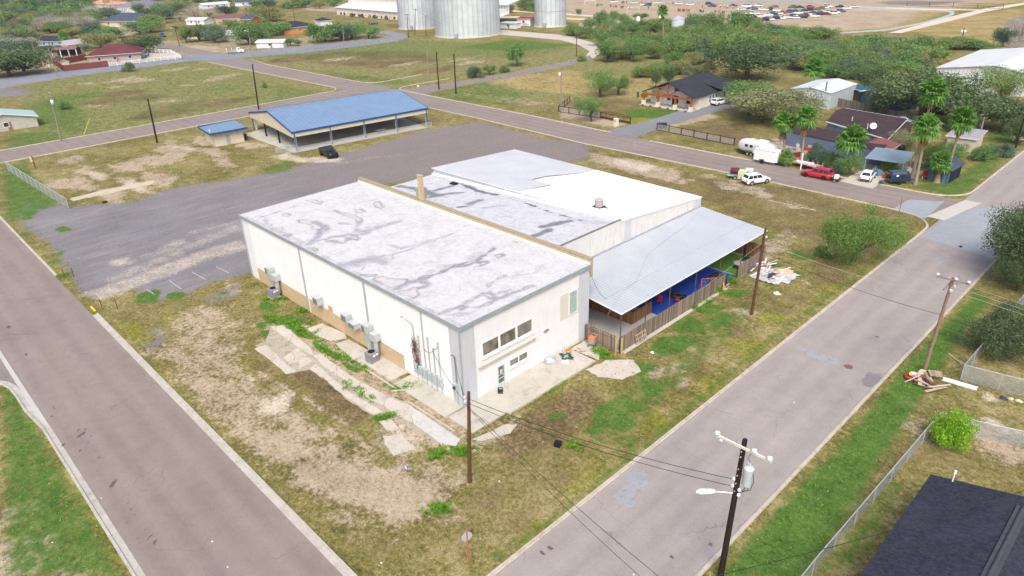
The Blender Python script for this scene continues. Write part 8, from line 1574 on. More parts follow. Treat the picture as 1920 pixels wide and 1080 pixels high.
for x,z,w_,h_ in ((2.0,1.2,.9,1.2),(5.2,1.2,1.0,1.2),(10.8,1.0,1.1,1.4),(2.4,3.2,.8,.6),(7.2,3.4,1.2,.9)): mb = MB(); mb.box(x,x+w_,3.05,3.16,z,z+h_); mb.build('window', M['glass'], o)
for y in (8.2,9.6,11.0,14.8): mb = MB(); mb.box(LX-.42,LX-.36,y,y+.55,.9,2.4); mb.build('window', M['glass'], o)
for x in (1.0,3.4,6.2,8.4,11.0,13.4): tree_at(-64.6+x,115.4-1.3,.42,.55,'bush','thatch','round tan clipped shrub in front of the timber porch',var=1,leaves=300,trunk_h=.02,name='shrub',cat='shrub',group='clipped shrubs along the timber porch')
for x in (9.6,11.4): 
    q = thing('porch_chair', 'dark rocking chair on the timber porch', 'chair', (-64.6+x,116.6,.16), PI, 'rocking chairs on the timber porch'); mb = MB(); mb.box(-.3,.3,-.3,.3,.4,.46); mb.build('seat', M['steel'], q); mb = MB(); mb.box(-.3,.3,.26,.32,.46,1.1); mb.build('backrest', M['steel'], q); mb = MB(); [mb.tube([(s_,-.45,.1),(s_,-.1,.02),(s_,.4,.12)],.03,5) for s_ in (-.25,.25)]; [mb.box(s_-.02,s_+.02,-.25,-.2,.04,.4) for s_ in (-.25,.25)]; mb.build('rockers', M['steel'], q)
# ---- brown rail fences, gate, mailbox, bins
RAIL = pm((.085,.028,.022),.7,.2,3,name='red brown rail')
def rail_fence(pts, h, label, step=3.0, name='rail_fence', mesh=True):
    a0 = Vector((pts[0][0],pts[0][1],0)); o = thing(name, label, 'fence', a0)
    for i in range(len(pts)-1):
        a = Vector((pts[i][0],pts[i][1],0))-a0; b = Vector((pts[i+1][0],pts[i+1][1],0))-a0; L = (b-a).length; n = max(1,round(L/step))
        for z in ((h,.15) if mesh else (h,h*.55,.3)): mb = MB(); mb.beam((a.x,a.y,z-.06),(b.x,b.y,z-.06),.1,.12); mb.build('rail', RAIL, o)
        if mesh: mb = MB(); mb.box(0,L,-.004,.004,.15,h-.1); q = mb.build('mesh_panel', LINK, o); q.location = a; q.rotation_euler = (0,0,math.atan2(b.y-a.y,b.x-a.x))
        for k in range(n+1): mb = MB(); p = a.lerp(b,k/n); mb.box(p.x-.09,p.x+.09,p.y-.09,p.y+.09,0,h+.08); mb.build('post', RAIL, o)
    return o
rail_fence([G2(1232,244),G2(1376,273)],1.5,'red brown rail fence between the driveway and the travel trailer'); rail_fence([G2(1068,192),G2(1048,210),G2(1126,222)],1.5,'red brown rail fence round the small yard tree')
o = thing('driveway_gate', 'red brown arched metal gate standing open beside the mailbox', 'gate', (*G2(1126,222),0)); a_, b_ = np.array(G2(1126,222)), np.array(G2(1181,233)); L = np.linalg.norm(b_-a_); o.rotation_euler = (0,0,math.atan2(b_[1]-a_[1],b_[0]-a_[0])); mb = MB(); mb.tube([(L*k/10,0,1.5+.4*math.sin(PI*k/10)) for k in range(11)],.06,6); mb.beam((0,0,1.4),(L,0,1.4),.08,.1); mb.box(0,L,-.03,.03,.15,.6); [mb.box(x-.04,x+.04,-.04,.04,.1,1.5) for x in np.linspace(.05,L-.05,6)]; mb.build('leaf', RAIL, o); mb = MB(); mb.box(L-.02,L+.18,-.1,.1,0,1.75); mb.build('post', RAIL, o)
o = thing('mailbox', 'pale stone mailbox pillar beside the driveway', 'mailbox', (*G2(1155,236),0)); mb = MB(); mb.box(-.42,.42,-.42,.42,0,1.55); mb.prism([(-.46,-.46),(.46,-.46),(.46,.46),(-.46,.46)],1.55,1.65); mb.build('pillar', STONE, o); mb = MB(); mb.box(-.15,.15,-.47,-.42,1.05,1.3); mb.build('letter_box', M['black'], o)
for x,lb in ((1238,'left of two dark green wheeled bins behind the rail fence'),(1246,'right of two dark green wheeled bins behind the rail fence')):
    o = thing('wheelie_bin', lb, 'bin', (*G2(x,240),0), .2); mb = MB(); loft(mb,[[(-s_,-s_,z),(s_,-s_,z),(s_,s_,z),(-s_,s_,z)] for s_,z in ((.3,.05),(.4,1.05))],0,False); mb.build('body', pm((.01,.05,.055),.6,.1,3,name='dark green bin'), o); mb = MB(); mb.box(-.44,.44,-.46,.44,1.05,1.12); mb.build('lid', pm((.012,.06,.065),.6,.1,3,name='bin lid'), o)
    for s_ in (-.3,.3): mb = MB(); mb.cyl((s_-.04,.38,.12),.12,.08,10,axis='X'); mb.build('wheel', M['rubber'], o)
# ---- corner property: brown roofed house, wings, sheds, carport
o = thing('brown_roofed_house', 'blue grey house with a low dark brown roof among the palms', 'house', (0,0,0)); z_ = 2.9
Q = [g(1549,228,z_),g(1664,262,z_),g(1702,223,z_+.4),g(1583,203,z_+.4)]; mb = MB(); c_ = sum(Q)/4; W4 = [(c_[0]+(q[0]-c_[0])*.95,c_[1]+(q[1]-c_[1])*.95) for q in Q]; mb.prism(W4,0,z_-.05); mb.build('wall', WALLB, o)
rd = [(Q[0]+Q[3])/2+np.array([0,0,.9]),(Q[1]+Q[2])/2+np.array([0,0,.9])]; mb = MB(); V = [tuple(q+np.array([0,0,.06])) for q in Q]+[tuple(q) for q in rd]; mb.add(V,[(0,1,5,4),(4,5,2,3),(0,4,3),(1,2,5)]); mb.add([tuple(q-np.array([0,0,.02])) for q in Q],[(3,2,1,0)]); mb.build('roof', SH_BRN, o)
mb = MB(); [mb.beam(tuple(Q[i]+np.array([0,0,-.02])),tuple(Q[j]+np.array([0,0,-.02])),.12,.2) for i,j in ((0,1),(1,2),(2,3))]; mb.build('fascia', M['white'], o)
Q2 = [g(1474,247,2.6),g(1652,285,2.6),g(1668,266,2.9),g(1500,233,2.9)]; mb = MB(); mb.prism([(q[0],q[1]) for q in Q2],0,2.5); mb.build('front_wall', WALLB, o); mb = MB(); mb.add([tuple(q+np.array([0,0,.08])) for q in Q2]+[tuple(q) for q in Q2],[(0,1,2,3),(0,4,5,1),(3,7,4,0),(1,5,6,2)]); mb.build('front_roof', SH_BRN, o)
for (x,y) in ((1500,258),(1520,262),(1545,266)): p = g(x,y,1.4); mb = MB(); mb.cb((p[0],p[1],1.4),(1.1,.3,.9),0,math.atan2(Q2[1][1]-Q2[0][1],Q2[1][0]-Q2[0][0])); mb.build('window', M['glass'], o)
p = g(1636,243,3.6); mb = MB(); mb.lathe([(0,0),(.35,.08),(.62,.26),(.62,.29),(.33,.12),(0,.05)],18); d = mb.build('satellite_dish', M['white'], o); d.location = (p[0],p[1],4.2); d.rotation_euler = (R(55),0,.4); mb = MB(); mb.tube([(p[0],p[1],3.0),(p[0],p[1],4.2)],.04,6); mb.build('dish_mast', M['steel'], o)
for (x,y) in ((1597,228),(1626,241)): p = g(x,y,3.3); mb = MB(); mb.tube([(p[0],p[1],3.2),(p[0],p[1],4.3)],.06,6); mb.build('vent_pipe', M['white'], o)
Q3 = [g(1650,258,3.0),g(1676,248,3.0),g(1702,252,3.0),g(1690,262,3.0)]; mb = MB(); mb.prism([(q[0],q[1]) for q in [g(1655,262,2.7),g(1680,247,2.7),g(1697,224,2.9),g(1712,228,2.9),g(1700,262,2.7)]],0,2.7); mb.build('side_wing', SH_BRN, o)
house(g(1622,272,2.4),g(1672,279,2.4),4.5,2.4,'hip',1.0,shingle('pinkish shingles',(.20,.085,.08)),WALLB,'small blue room with a pinkish hipped roof in front of the brown roof','annexe',.5,1,False)
o = thing('metal_shed', 'white metal shed with a pale roof behind the feathery tree', 'shed', (-36.4,136.8,0)); mb = MB(); mb.box(0,9.8,0,14.5,0,3.7); mb.add([(0,0,3.7),(9.8,0,3.7),(4.9,0,4.5)],[(0,1,2)]); mb.build('wall', corrugated('white shed wall',(.52,.58,.63),'X',.5,.5,.06,.03), o); mb = MB(); V = [(-.15,-.2,3.68),(-.15,14.7,3.68),(4.9,14.7,4.5),(4.9,-.2,4.5),(9.95,-.2,3.68),(9.95,14.7,3.68)]; mb.add([(x,y,z+.1) for x,y,z in V]+V,[(0,3,2,1),(3,4,5,2),(6,7,8,9),(9,8,11,10),(4,10,11,5),(3,9,10,4),(0,6,9,3)]); mb.build('roof', METW2, o); mb = MB(); mb.box(3.2,6.4,-.04,0,0,3.0); mb.build('roller_door', WALLW, o)
house(g(1616,172,2.6),g(1672,188,2.6),7,2.6,'gable',1.5,SH_BLUE,pm((.03,.075,.15),.7,.1,1,name='blue wall'),'blue shed with white trimmed gable beyond the board fence','shed',.5,0,True,ridge='across')
house(g(1596,166,2.6),g(1616,170,2.6),4,2.6,'shed',.2,pm((.02,.10,.16),.5,.1,1,name='teal tin'),pm((.05,.04,.035),.8,.2,1,name='dark shade'),'open lean-to with a dark teal tin roof beside the blue shed','lean-to',.4,0,False)  # closed box coloured dark, standing in for the shade inside the lean-to
a_, b_ = g(1570,199), g(1728,236); board_fence(tuple(a_[:2]),tuple(b_[:2]),1.9,'grey board fence behind the brown roofed house',planks('grey boards',((.10,.09,.08),(.18,.165,.15),(.27,.25,.23)),'X',.2),group=None)
mb = MB(); mb.lathe([(.8,0),(.8,2.2),(.5,2.5),(0,2.6)],16); q = mb.build('water_tank', pm((.5,.5,.5),.6,.1,2,name='pale tank')); q.location = (*G2(1634,200),.4); tag(q, 'pale round water tank in front of the blue shed', 'water tank')
o = thing('white_warehouse', 'big white metal warehouse at the right edge', 'warehouse', (-16.8,177.2,0)); mb = MB(); mb.box(0,21.5,0,38,0,5.0); mb.add([(0,0,5.0),(21.5,0,5.0),(13,0,6.6)],[(0,1,2)]); mb.build('wall', corrugated('white warehouse wall',(.70,.73,.76),'X',.9,.5,.04,.03), o); mb = MB(); V = [(-.3,-.4,5.0),(-.3,38.3,5.0),(13,38.3,6.7),(13,-.4,6.7),(22,-.4,5.0),(22,38.3,5.0)]; mb.add([(x,y,z+.12) for x,y,z in V]+V,[(0,3,2,1),(3,4,5,2),(6,7,8,9),(9,8,11,10),(4,10,11,5),(3,9,10,4),(0,6,9,3),(0,1,7,6)]); mb.build('roof', pm((.56,.57,.59),.6,.1,.4,name='pale grey warehouse roof'), o); mb = MB(); mb.box(9.2,9.9,-.05,0,2.3,3.3); mb.box(10.1,10.8,-.05,0,2.3,3.3); mb.build('window', M['glass'], o); mb = MB(); mb.box(15.5,17.5,-.05,0,0,2.2); mb.build('door', pm((.2,.05,.05),.6,.1,2,name='maroon door'), o); mb = MB(); mb.beam((14.8,-.9,2.7),(16.5,-.9,3.1),.1,.1); mb.beam((16.5,-.9,3.1),(18.2,-.9,2.7),.1,.1); mb.box(14.8,18.2,-.95,0,2.62,2.7); mb.build('awning', M['steel'], o)
house(g(1862,136,3.5),g(1925,147,3.5),20,3.5,'gable',1.2,METW2,WALLW,'second white building at the extreme right edge behind the loose tree','warehouse',.4,1,False)
o = thing('carport', 'blue grey metal carport over the concrete driveway', 'carport', (-1.4,93.2,0), .12); mb = MB(); mb.add([(-.2,-.2,2.5),(6.2,-.2,2.5),(6.2,6.8,2.8),(-.2,6.8,2.8),(-.2,-.2,2.4),(6.2,-.2,2.4),(6.2,6.8,2.7),(-.2,6.8,2.7)],[(0,1,2,3),(4,7,6,5),(0,4,5,1),(1,5,6,2),(3,7,4,0)]); mb.build('roof', corrugated('blue grey tin',(.27,.35,.42),'X',.5,.5,.1,.04), o)
for x in (0,6): 
    for y in (0,6.5): mb = MB(); mb.box(x-.06,x+.06,y-.06,y+.06,0,2.45); mb.build('post', M['steel'], o)
a_, b_ = g(1777,345), g(1803,311); house((a_[0],a_[1]),(a_[0]+.2,a_[1]+5.2),3.2,2.3,'gable',.9,SH_BLUE,planks('blue boards',((.06,.10,.16),(.10,.155,.22),(.15,.21,.28)),'Y',.25),'small blue board shed beside the thick palm','shed',.3,0,False,fascia=SH_BLUE).location.x -= 0
# yard clutter near the corner house
rng = random.Random(21); CLm = [pm(c,.7,.2,3,name='clutter paint') for c in ((.45,.45,.47),(.35,.05,.04),(.06,.1,.2),(.5,.42,.3),(.08,.08,.08),(.12,.22,.3))]; cn = ['grey','red','blue','tan','black','teal']
for k in range(44):
    x = rng.uniform(1462,1590) if k < 34 else rng.uniform(1640,1760); y = (262+(x-1462)*.30+rng.uniform(0,26)) if k < 34 else rng.uniform(302,338); i = rng.randrange(6); p = G2(x,y); s_ = rng.uniform(.3,1.0)
    mb = MB(); mb.box(-s_,s_,-s_*.6,s_*.6,0,s_*.8); mb.box(-s_*.7,s_*.2,-s_*.4,s_*.5,s_*.8,s_*1.1) if k%2 else mb.cyl((0,0,s_*.8),s_*.4,s_*.5,10); o = mb.build('yard_junk', CLm[i]); o.location = (p[0],p[1],0); o.rotation_euler = (0,0,rng.random()*3); tag(o, cn[i]+' junk standing in the cluttered yard behind the palms', 'yard junk', cn[i]+' junk in the cluttered yard')
o = thing('flatbed_junk', 'old pinkish flatbed trailer frame beside the white post', 'trailer', (*G2(1512,314),0), heading((1490,308),(1530,318))); mb = MB(); mb.box(-2.6,2.6,-.9,.9,.6,.72); [mb.box(x-.04,x+.04,s_-.04,s_+.04,.72,1.2) for x in np.linspace(-2.5,2.5,6) for s_ in (-.88,.88)]; mb.build('frame', pm((.5,.34,.3),.7,.2,2,name='faded red frame'), o)
for s_ in (-1,1): tm, rm = wheel_mesh(.36,.22,M['darkrim']); w = link('wheel', tm, o); w.location = (.3,s_*1.0,.36); link('rim', rm, w)
o = thing('wooden_bench', 'white rail bench at the far right by the side drive', 'bench', (*G2(1912,265),0), .2); mb = MB(); mb.box(-1.2,1.2,-.25,.25,.42,.48); mb.build('seat', M['white'], o); mb = MB(); [mb.box(-1.2,1.2,.22,.27,z,z+.1) for z in (.6,.8)]; mb.build('backrest', M['white'], o); mb = MB(); [mb.box(x-.05,x+.05,-.25,.27,0,.9) for x in (-1.1,1.1)]; mb.build('legs', M['white'], o)
o = thing('play_table', 'small red and teal plastic play set under the palm', 'play set', (*G2(1735,335),0), .3); mb = MB(); mb.box(-.6,.6,-.4,.4,.5,.6); mb.box(-.5,.5,.3,.4,.6,1.3); mb.build('panel', M['red'], o); mb = MB(); mb.box(-.6,.6,.2,.45,1.3,1.5); mb.build('roof', pm((.02,.3,.25),.5,.1,2,name='teal plastic'), o); mb = MB(); [mb.box(x-.05,x+.05,y-.05,y+.05,0,.5) for x in (-.5,.5) for y in (-.3,.3)]; mb.build('legs', M['white'], o)
for x,y,lb in ((1757,214,'dark pickup parked under the huge oak'),(1745,239,'dark car half hidden behind the palm crown')): p = g(x,y); car(lb, BLK, (p[0],p[1],0), .3, 4.8,1.9,1.7,'suv',M['darkrim'])
for x,y,lb,cl in ((1695,232,'silver car under the huge oak, nearer the brown roof',SILV),): p = g(x,y); car(lb, cl, (p[0],p[1],0), .5, 4.6,1.85,1.5,'sedan')
house(g(1778,255,2.4),g(1830,262,2.4),6,2.4,'shed',.4,pm((.30,.28,.32),.8,.1,1,name='mauve tin'),WALLC,'low mauve roofed shed behind the tall clean palm','shed',.4,0,False)
# ---- houses and yards at the top left
house_px((164,106),(262,99),2.9,14,'hip',3.2,SH_RED,WALLP,label='brick house with a red brown hipped roof behind white rails',over=.8,wins=3)
o = thing('red_carport', 'open carport with a purple brown roof behind the red fence', 'carport', (*g(96,103,0)[:2],0), .9); A_ = np.array(g(94,95,2.8)); B_ = np.array(g(142,92,2.8)); L = np.linalg.norm((B_-A_)[:2]); o.location = (A_[0],A_[1],0); o.rotation_euler = (0,0,math.atan2(B_[1]-A_[1],B_[0]-A_[0])); mb = MB(); mb.add([(0,0,2.8),(L,0,2.8),(L,4,3.6),(0,4,3.6),(L,8,2.8),(0,8,2.8)],[(0,1,2,3),(3,2,4,5)]); mb.build('roof', pm((.20,.10,.11),.6,.1,1,name='purple tin'), o)
for x in (.2,L*.36,L*.68,L-.2): mb = MB(); mb.box(x-.12,x+.12,.1,.34,0,2.8); mb.build('post', M['white'], o)
mb = MB(); mb.box(.2,L-.2,7.4,7.6,0,2.7); mb.build('back_wall', pm((.07,.045,.05),.8,.2,1,name='dark wall'), o)
house(g(58,98,2.4),g(74,98,2.4),4,2.4,'gable',.8,pm((.4,.2,.17),.7,.1,1,name='pink roof'),pm((.6,.6,.62),.7,.1,1,name='pale hut'),'tiny pale hut left of the purple carport','hut',.3,0,True)
house(g(99,110,2.2),g(112,117,2.2),3,2.2,'gable',.7,SH_RED,WALLC,'small cream hut inside the red fence','hut',.3,1,False)
house_px((70,77),(108,77),2.7,9,'gable',1.8,SH_NAVY,pm((.35,.47,.62),.7,.08,1,name='pale blue wall'),label='small pale blue house with a dark roof among the trees',wins=2)
house_px((126,84),(160,80),2.6,9,'gable',1.4,pm((.35,.33,.34),.7,.1,1,name='grey roof'),WALLW,label='white house half hidden behind the carport',wins=1)
house_px((186,40),(266,40),3.0,18,'hip',3.6,SH_BLUE,WALLC,label='cream house with a wide blue grey hipped roof',over=.8,wins=3)
house_px((0,45),(24,47),2.8,10,'hip',2.2,SH_RED,pm((.10,.12,.17),.8,.1,1,name='dark fence wall'),label='reddish roofed house at the top left edge',wins=0)
house_px((28,46),(46,44),2.5,8,'gable',1.4,pm((.5,.4,.38),.7,.1,1,name='pink grey roof'),WALLW,label='small white house beside the reddish roof',wins=1)
house_px((172,7),(212,9),3,14,'hip',3.5,SH_TAN,WALLC,label='house with a salmon orange roof at the top edge',wins=1)
house_px((252,14),(306,6),3.2,16,'hip',3.0,pm((.17,.18,.22),.8,.1,1,name='slate roof'),WALLW,label='white house with a slate roof near the top edge',wins=3)
house_px((243,16),(262,18),2.6,7,'gable',1.6,pm((.28,.05,.06),.7,.1,1,name='red roof'),WALLW,label='small red roofed house near the top edge',wins=1,over=.3)
house_px((348,62),(396,58),2.8,12,'gable',1.8,METW,WALLW,label='white house with a pale metal roof behind the dark trees',wins=2)
house_px((424,66),(462,64),2.7,9,'gable',1.6,METW,pm((.4,.4,.4),.7,.1,1,name='grey wall'),label='grey house with a pale metal roof at the crossing',wins=2)
house_px((404,36),(456,34),2.8,11,'gable',1.8,pm((.17,.075,.08),.8,.1,1,name='maroon roof'),WALLC,label='cream house with a maroon roof',wins=2)
house_px((450,36),(470,36),2.8,9,'gable',1.5,SH_BLUE,WALLO,label='orange brick house end beside the maroon roof',wins=0)
house_px((348,38),(382,38),2.5,8,'gable',1.2,METW2,WALLW,label='white trailer house left of the maroon roof',wins=2)
house_px((380,10),(430,6),2.6,9,'gable',1.2,METW2,WALLW,label='long white house near the top edge',wins=3)
house_px((440,5),(470,4),2.6,9,'gable',1.2,SH_BLUE,WALLW,label='white house with a blue grey roof at the top edge',wins=1)
house_px((530,54),(592,48),2.8,14,'hip',2.4,SH_NAVY,WALLP,label='brick house with a dark navy roof behind the orange fence',wins=3)
house_px((600,40),(622,38),2.6,8,'hip',1.4,SH_NAVY,WALLW,label='small navy roofed wing behind the big bushes',wins=0,door=False)
house_px((480,80),(530,79),2.2,6,'gable',.8,METW2,WALLW,label='low white building under the trees by the blue grey road',wins=1)
a_, b_ = g(534,66), g(590,62); board_fence(tuple(a_[:2]),tuple(b_[:2]),2.0,'orange cedar fence below the navy roofed house',pm((.50,.20,.05),.8,.15,1,name='orange cedar'),group=None)
FR = pm((.17,.045,.04),.8,.15,1,name='red stained fence')
for a,b,lb in (((93,115),(121,134),'red board fence, short left side facing the tall pale pole'),((121,134),(204,125),'red board fence, long side along the blue grey road'),((110,122),(164,112),'red board fence inside the yard of the red roofed house')): a_, b_ = g(*a), g(*b); board_fence(tuple(a_[:2]),tuple(b_[:2]),2.2,lb,FR,8,group=None)
def white_rails(pts, label):
    a0 = Vector((*G2(*pts[0]),0)); o = thing('rail_fence', label, 'fence', a0)
    for p,q in zip(pts,pts[1:]):
        a = Vector((*G2(*p),0))-a0; b = Vector((*G2(*q),0))-a0; n = max(2,round((b-a).length/2.6))
        for z in (.45,.9,1.35): mb = MB(); mb.beam((a.x,a.y,z),(b.x,b.y,z),.06,.16); mb.build('rail', M['white'], o)
        for k in range(n+1): mb = MB(); c = a.lerp(b,k/n); mb.box(c.x-.09,c.x+.09,c.y-.09,c.y+.09,0,1.5); mb.build('post', M['white'], o)
white_rails([(206,125),(342,110),(321,100)],'white rail fence round the drive of the red roofed house'); white_rails([(322,100),(270,97)],'white rail fence behind the silver car'); white_rails([(78,115),(93,126)],'short white rail fence left of the red board fence')
mb = MB(); mb.sheet([G2(*p) for p in ((262,112),(335,106),(318,99),(270,101))], .02); structure('white_drive', mb, M['slab'], 'pale concrete drive inside the white rails', 'driveway')
tree_px(168,50,33,26,'bush','red','reddish bush in front of the wide blue grey roof',var=1,leaves=1200,trunk_h=.2,name='bush',cat='bush')
# ---- silos, barn and yard
def silo(px, py, half_px, label, height, ring=None):
    b = g(px,py); d = b-CAM; d[2] = 0; d /= np.linalg.norm(d); D = depth(b); r = half_px*D/FOC; r *= 1+r/D; c = b+d*r
    o = thing('grain_silo', label, 'silo', (c[0],c[1],0)); t = NT('galvanised silo wall'); ob = t.obj(); s = t.sep(ob); an = t.math('ARCTAN2', s[1], s[0]); k = t.math('MULTIPLY', an, round(r*2.9)); w = t.math('SINE', k); n1 = t.noise(ob, .25, 5, .6); zc = t.math('SINE', t.math('MULTIPLY', s[2], 2*PI/.35))
    cc = t.ramp(n1, [(.3,(.47,.52,.56)),(.7,(.62,.66,.70))]); cc = t.mix(t.math('MULTIPLY', t.ss(w,.6,.95), .40), cc, (.24,.28,.32)); fl = t.math('FRACT', t.math('DIVIDE', s[2], 2.2)); cc = t.mix(t.math('MULTIPLY', t.math('SUBTRACT',1.,t.ss(fl,0,.03)), .35), cc, (.25,.28,.3)); st_ = t.ss(t.noise(t.mapping(ob,(1,1,.08)),.9,4,.7),.5,.7); cc = t.mix(t.math('MULTIPLY', st_, .3), cc, (.68,.72,.75))
    t.bsdf(cc, .42, .25, .4, t.bump(t.math('ADD', w, t.math('MULTIPLY', zc, .3)), .6, .08)); n = 96
    mb = MB(); mb.lathe([(r,.4),(r,height)],n); mb.build('wall', t.m, o); mb = MB(); mb.lathe([(r+.25,height-.1),(r+.2,height),(r*.12,height+r*.45),(0,height+r*.46)],48); mb.build('roof', M['galv'], o); mb = MB(); mb.lathe([(r+.45,0),(r+.45,.45),(r-.1,.47)],48); mb.build('foundation', M['slab'], o)
    if ring: mb = MB(); mb.lathe([(r+.03,ring),(r+.09,ring+.05),(r+.09,ring+.2),(r+.03,ring+.25)],n); mb.build('stiffening_ring', M['steel'], o)
    a0 = math.atan2(CAM[1]-c[1],CAM[0]-c[0])-.35; mb = MB(); mb.cb(((r+.7)*math.cos(a0),(r+.7)*math.sin(a0),1.2),(1.6,1.3,1.9),0,a0); mb.build('hatch', M['steel'], o); return o
silo(878,72,60.5,'largest ribbed grey silo, the nearest one',22); silo(785,56,36,'big ribbed silo half hidden behind the largest one',20); silo(1032,52,29.5,'separate smooth silo with a ring seam, on the right',17,7.0)
o = thing('hopper_silo', 'small white silo with a cone roof rising from the thicket', 'silo', (*G2(1270,64),0)); r = 12*depth(g(1270,64))/FOC; h = hgt(1270,64,36); mb = MB(); mb.lathe([(r,0),(r,h)],32); mb.build('wall', METW2, o); mb = MB(); mb.lathe([(r*1.05,h),(r*.2,h+r*.5),(0,h+r*.55)],24); mb.build('roof', M['galv'], o)
o = thing('barn', 'very long white barn with a stepped roof behind the silos', 'barn', (-372,217,0), -.03); L = 150; mb = MB(); mb.box(0,L,0,.3,0,4.0); mb.box(0,L,9,9.3,5.5,10.0); mb.box(0,.3,0,40,0,4.0); mb.box(0,.3,9,31,4,10); mb.build('wall', pm((.74,.69,.65),.7,.06,.4,name='cream barn wall'), o); mb = MB(); V = [(-1,-1,3.9),(L,-1,3.9),(L,9,6.0),(-1,9,6.0)]; mb.add([(x,y,z+.2) for x,y,z in V],[(0,1,2,3)]); V = [(-1,8,9.8),(L,8,9.8),(L,20,12.5),(-1,20,12.5),(L,32,9.8),(-1,32,9.8)]; mb.add([(x,y,z+.2) for x,y,z in V],[(0,1,2,3),(3,2,4,5)]); mb.build('roof', METW2, o)
mb = MB(); rng = random.Random(2); [mb.box(x,x+rng.uniform(1,2.2),-.08,0,.2,1.5) for x in np.arange(4,140,4.2)]; mb.build('openings', M['black'], o)
for k in range(14): x = 18+k*6.2+rng.uniform(-1,1); mb = MB(); mb.box(0,3.4,0,1.6,.5,1.5); mb.box(.4,1.6,.2,1.4,1.5,2.2); mb.cyl((.6,0,.5),.5,.2,10,0,axis='Y'); mb.cyl((2.6,0,.5),.5,.2,10,0,axis='Y'); q = mb.build('farm_machine', CLm[4] if k%2 else CLm[3]); q.location = (-372+x,211+rng.uniform(-2,2),0); q.rotation_euler = (0,0,rng.random()*3); tag(q, ('dark' if k%2 else 'tan')+' farm machine standing along the long barn', 'farm machine', ('dark' if k%2 else 'tan')+' farm machines along the barn')
house_px((969,36),(994,36),3.2,7,'shed',.5,pm((.3,.05,.04),.7,.1,1,name='red roof sheet'),WALLW,label='white shed with a red roof edge left of the ringed silo',cat='shed',wins=1)
house_px((938,43),(966,44),2.4,5,'shed',.2,METW2,WALLW,label='low white hut right of the largest silo',cat='shed',wins=1)
for x,y,lb,cl in ((958,50,'dark red pickup beside the largest silo',MAROON),(700,46,'dark car parked at the barn end',DKBL)): p = g(x,y); car(lb, cl, (p[0],p[1],0), 1., 5.0,1.9,1.7,'pickup')
for k,(x,y) in enumerate(((1078,58),(1090,52),(1100,58),(1115,56),(1128,60),(1140,56),(1150,64),(1165,62),(1095,48),(1008,50),(985,50),(975,48))): mb = MB(); mb.box(-1.5,1.5,-.8,.8,.2,1.3); mb.box(-.8,.6,-.6,.6,1.3,1.8); q = mb.build('scrap_container', pm((.40,.41,.42),.7,.2,1,name='scrap paint') if k%3 else CLm[0]); p = G2(x,y); q.location = (p[0],p[1],0); q.rotation_euler = (0,0,k*.7); tag(q, ('pale' if k%3 else 'grey')+' scrap container among the trees by the silos', 'container', ('pale' if k%3 else 'grey')+' scrap containers by the silos')
for x,y,lb in ((1237,52,'left of two small white tanks in the thicket'),(1196,52,'right-hand white tank behind the thicket')): mb = MB(); mb.lathe([(.9,0),(.9,3.0),(.5,3.4),(0,3.5)],14); q = mb.build('white_tank', M['white']); p = G2(x,y); q.location = (p[0],p[1],1.5); tag(q, lb, 'tank')
# far tracks beyond the thicket and the wire fence
mb = MB()
mb.sheet([G2(*p) for p in ((1560,62),(1660,55),(1720,44),(1765,32),(1782,26),(1778,22),(1760,20),(1690,18),(1580,12),(1580,10),(1700,15),(1770,18),(1790,22),(1788,28),(1765,37),(1715,48),(1660,58),(1560,64))], .03); structure('park_path', mb, pm((.33,.40,.40),.9,.08,.2,name='pale grey path'), 'pale grey path curving round the sports field', 'path')
mb = MB(); mb.sheet([G2(*p) for p in ((1664,62),(1690,62),(1780,40),(1850,22),(1925,8),(1925,4),(1848,16),(1770,34),(1690,56))], .034); mb.sheet([G2(*p) for p in ((930,20),(1000,24),(1160,35),(1160,32),(1000,21),(930,17))], .03); mb.sheet([G2(*p) for p in ((930,34),(1000,33),(1180,42),(1180,39),(1000,30),(930,31))], .03); mb.sheet([G2(*p) for p in ((1660,16),(1760,19),(1850,20),(1850,18),(1760,16.5),(1660,14))],.036); structure('dirt_track', mb, concrete('pale dirt track',(.5,.43,.35),(.62,.55,.46),(.4,.33,.26),.4,.1), 'pale dirt tracks beyond the thicket', 'track')
a_, b_ = g(1700,11), g(1880,17); rail_fence([tuple(a_[:2]),tuple(b_[:2])],2.2,'thin wire fence behind the sports field',12.0,'wire_fence',False)
mb = MB(); mb.sheet([G2(*p) for p in ((1180,-3),(1300,-2),(1560,0),(1600,2),(1480,3),(1250,2),(1180,0))], .03); structure('field_road', mb, M['asphalt_blue'], 'pale road at the top edge beyond the field')
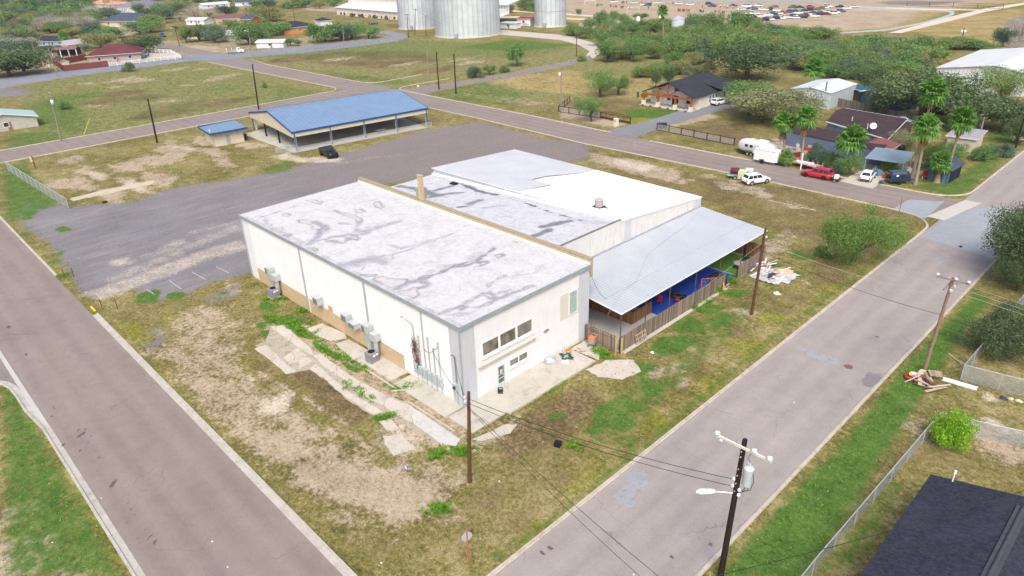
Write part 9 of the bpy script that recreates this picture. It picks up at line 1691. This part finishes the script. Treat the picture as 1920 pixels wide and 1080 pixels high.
# ================================================================== CAMERA, SUN, SKY
cam = bpy.data.cameras.new('camera'); co = bpy.data.objects.new('camera', cam); COL.objects.link(co); SC.camera = co
cam.sensor_fit = 'HORIZONTAL'; cam.sensor_width = 36; cam.lens = FOC/1920*36; cam.clip_start = .5; cam.clip_end = 6000
m = Matrix(((RM[0][0],-RM[1][0],-RM[2][0],CAM[0]),(RM[0][1],-RM[1][1],-RM[2][1],CAM[1]),(RM[0][2],-RM[1][2],-RM[2][2],CAM[2]),(0,0,0,1))); co.matrix_world = m
SUN_EL, SUN_AZ = R(52), math.atan2(-.7,.7)     # sun direction on the ground plane: behind and to the left of the camera
sd = Vector((math.cos(SUN_AZ)*math.cos(SUN_EL), math.sin(SUN_AZ)*math.cos(SUN_EL), math.sin(SUN_EL)))
sl = bpy.data.lights.new('sun','SUN'); sl.energy = 1.25; sl.angle = R(28); sl.color = (1,.995,.985); so = bpy.data.objects.new('sun', sl); COL.objects.link(so); so.rotation_euler = (-sd).to_track_quat('-Z','Y').to_euler(); so.location = (0,0,120)
w = bpy.data.worlds.new('World'); SC.world = w; w.use_nodes = True; nt = w.node_tree; nt.nodes.clear(); sky = nt.nodes.new('ShaderNodeTexSky'); sky.sky_type = 'NISHITA'; sky.sun_disc = False; sky.sun_elevation = SUN_EL; sky.sun_rotation = math.atan2(sd.x, sd.y); sky.air_density = 1.0; sky.dust_density = 6.0; sky.ozone_density = 1.0
bg = nt.nodes.new('ShaderNodeBackground'); bg.inputs[1].default_value = .15; out = nt.nodes.new('ShaderNodeOutputWorld'); nt.links.new(sky.outputs[0], bg.inputs[0]); nt.links.new(bg.outputs[0], out.inputs[0])
hz = MB(); hz.box(-2650,1050,-850,2650,-1.2,44); ho = tag(hz.build('haze', []), 'thin pale air over the whole place', 'haze', kind='stuff'); hm = bpy.data.materials.new('haze'); hm.use_nodes = True; hn = hm.node_tree; hn.nodes.clear(); hv = hn.nodes.new('ShaderNodeVolumePrincipled'); hv.inputs['Color'].default_value = (.86,.92,1,1); hv.inputs['Density'].default_value = .00012; hv.inputs['Anisotropy'].default_value = .2; ht = hn.nodes.new('ShaderNodeOutputMaterial'); hn.links.new(hv.outputs[0], ht.inputs['Volume']); ho.data.materials.append(hm)
SC.view_settings.view_transform = 'Standard'; SC.view_settings.look = 'None'; SC.view_settings.gamma = 1; SC.view_settings.use_curve_mapping = False; SC.view_settings.exposure = .58
SC.cycles.max_bounces = 6; SC.cycles.transparent_max_bounces = 12
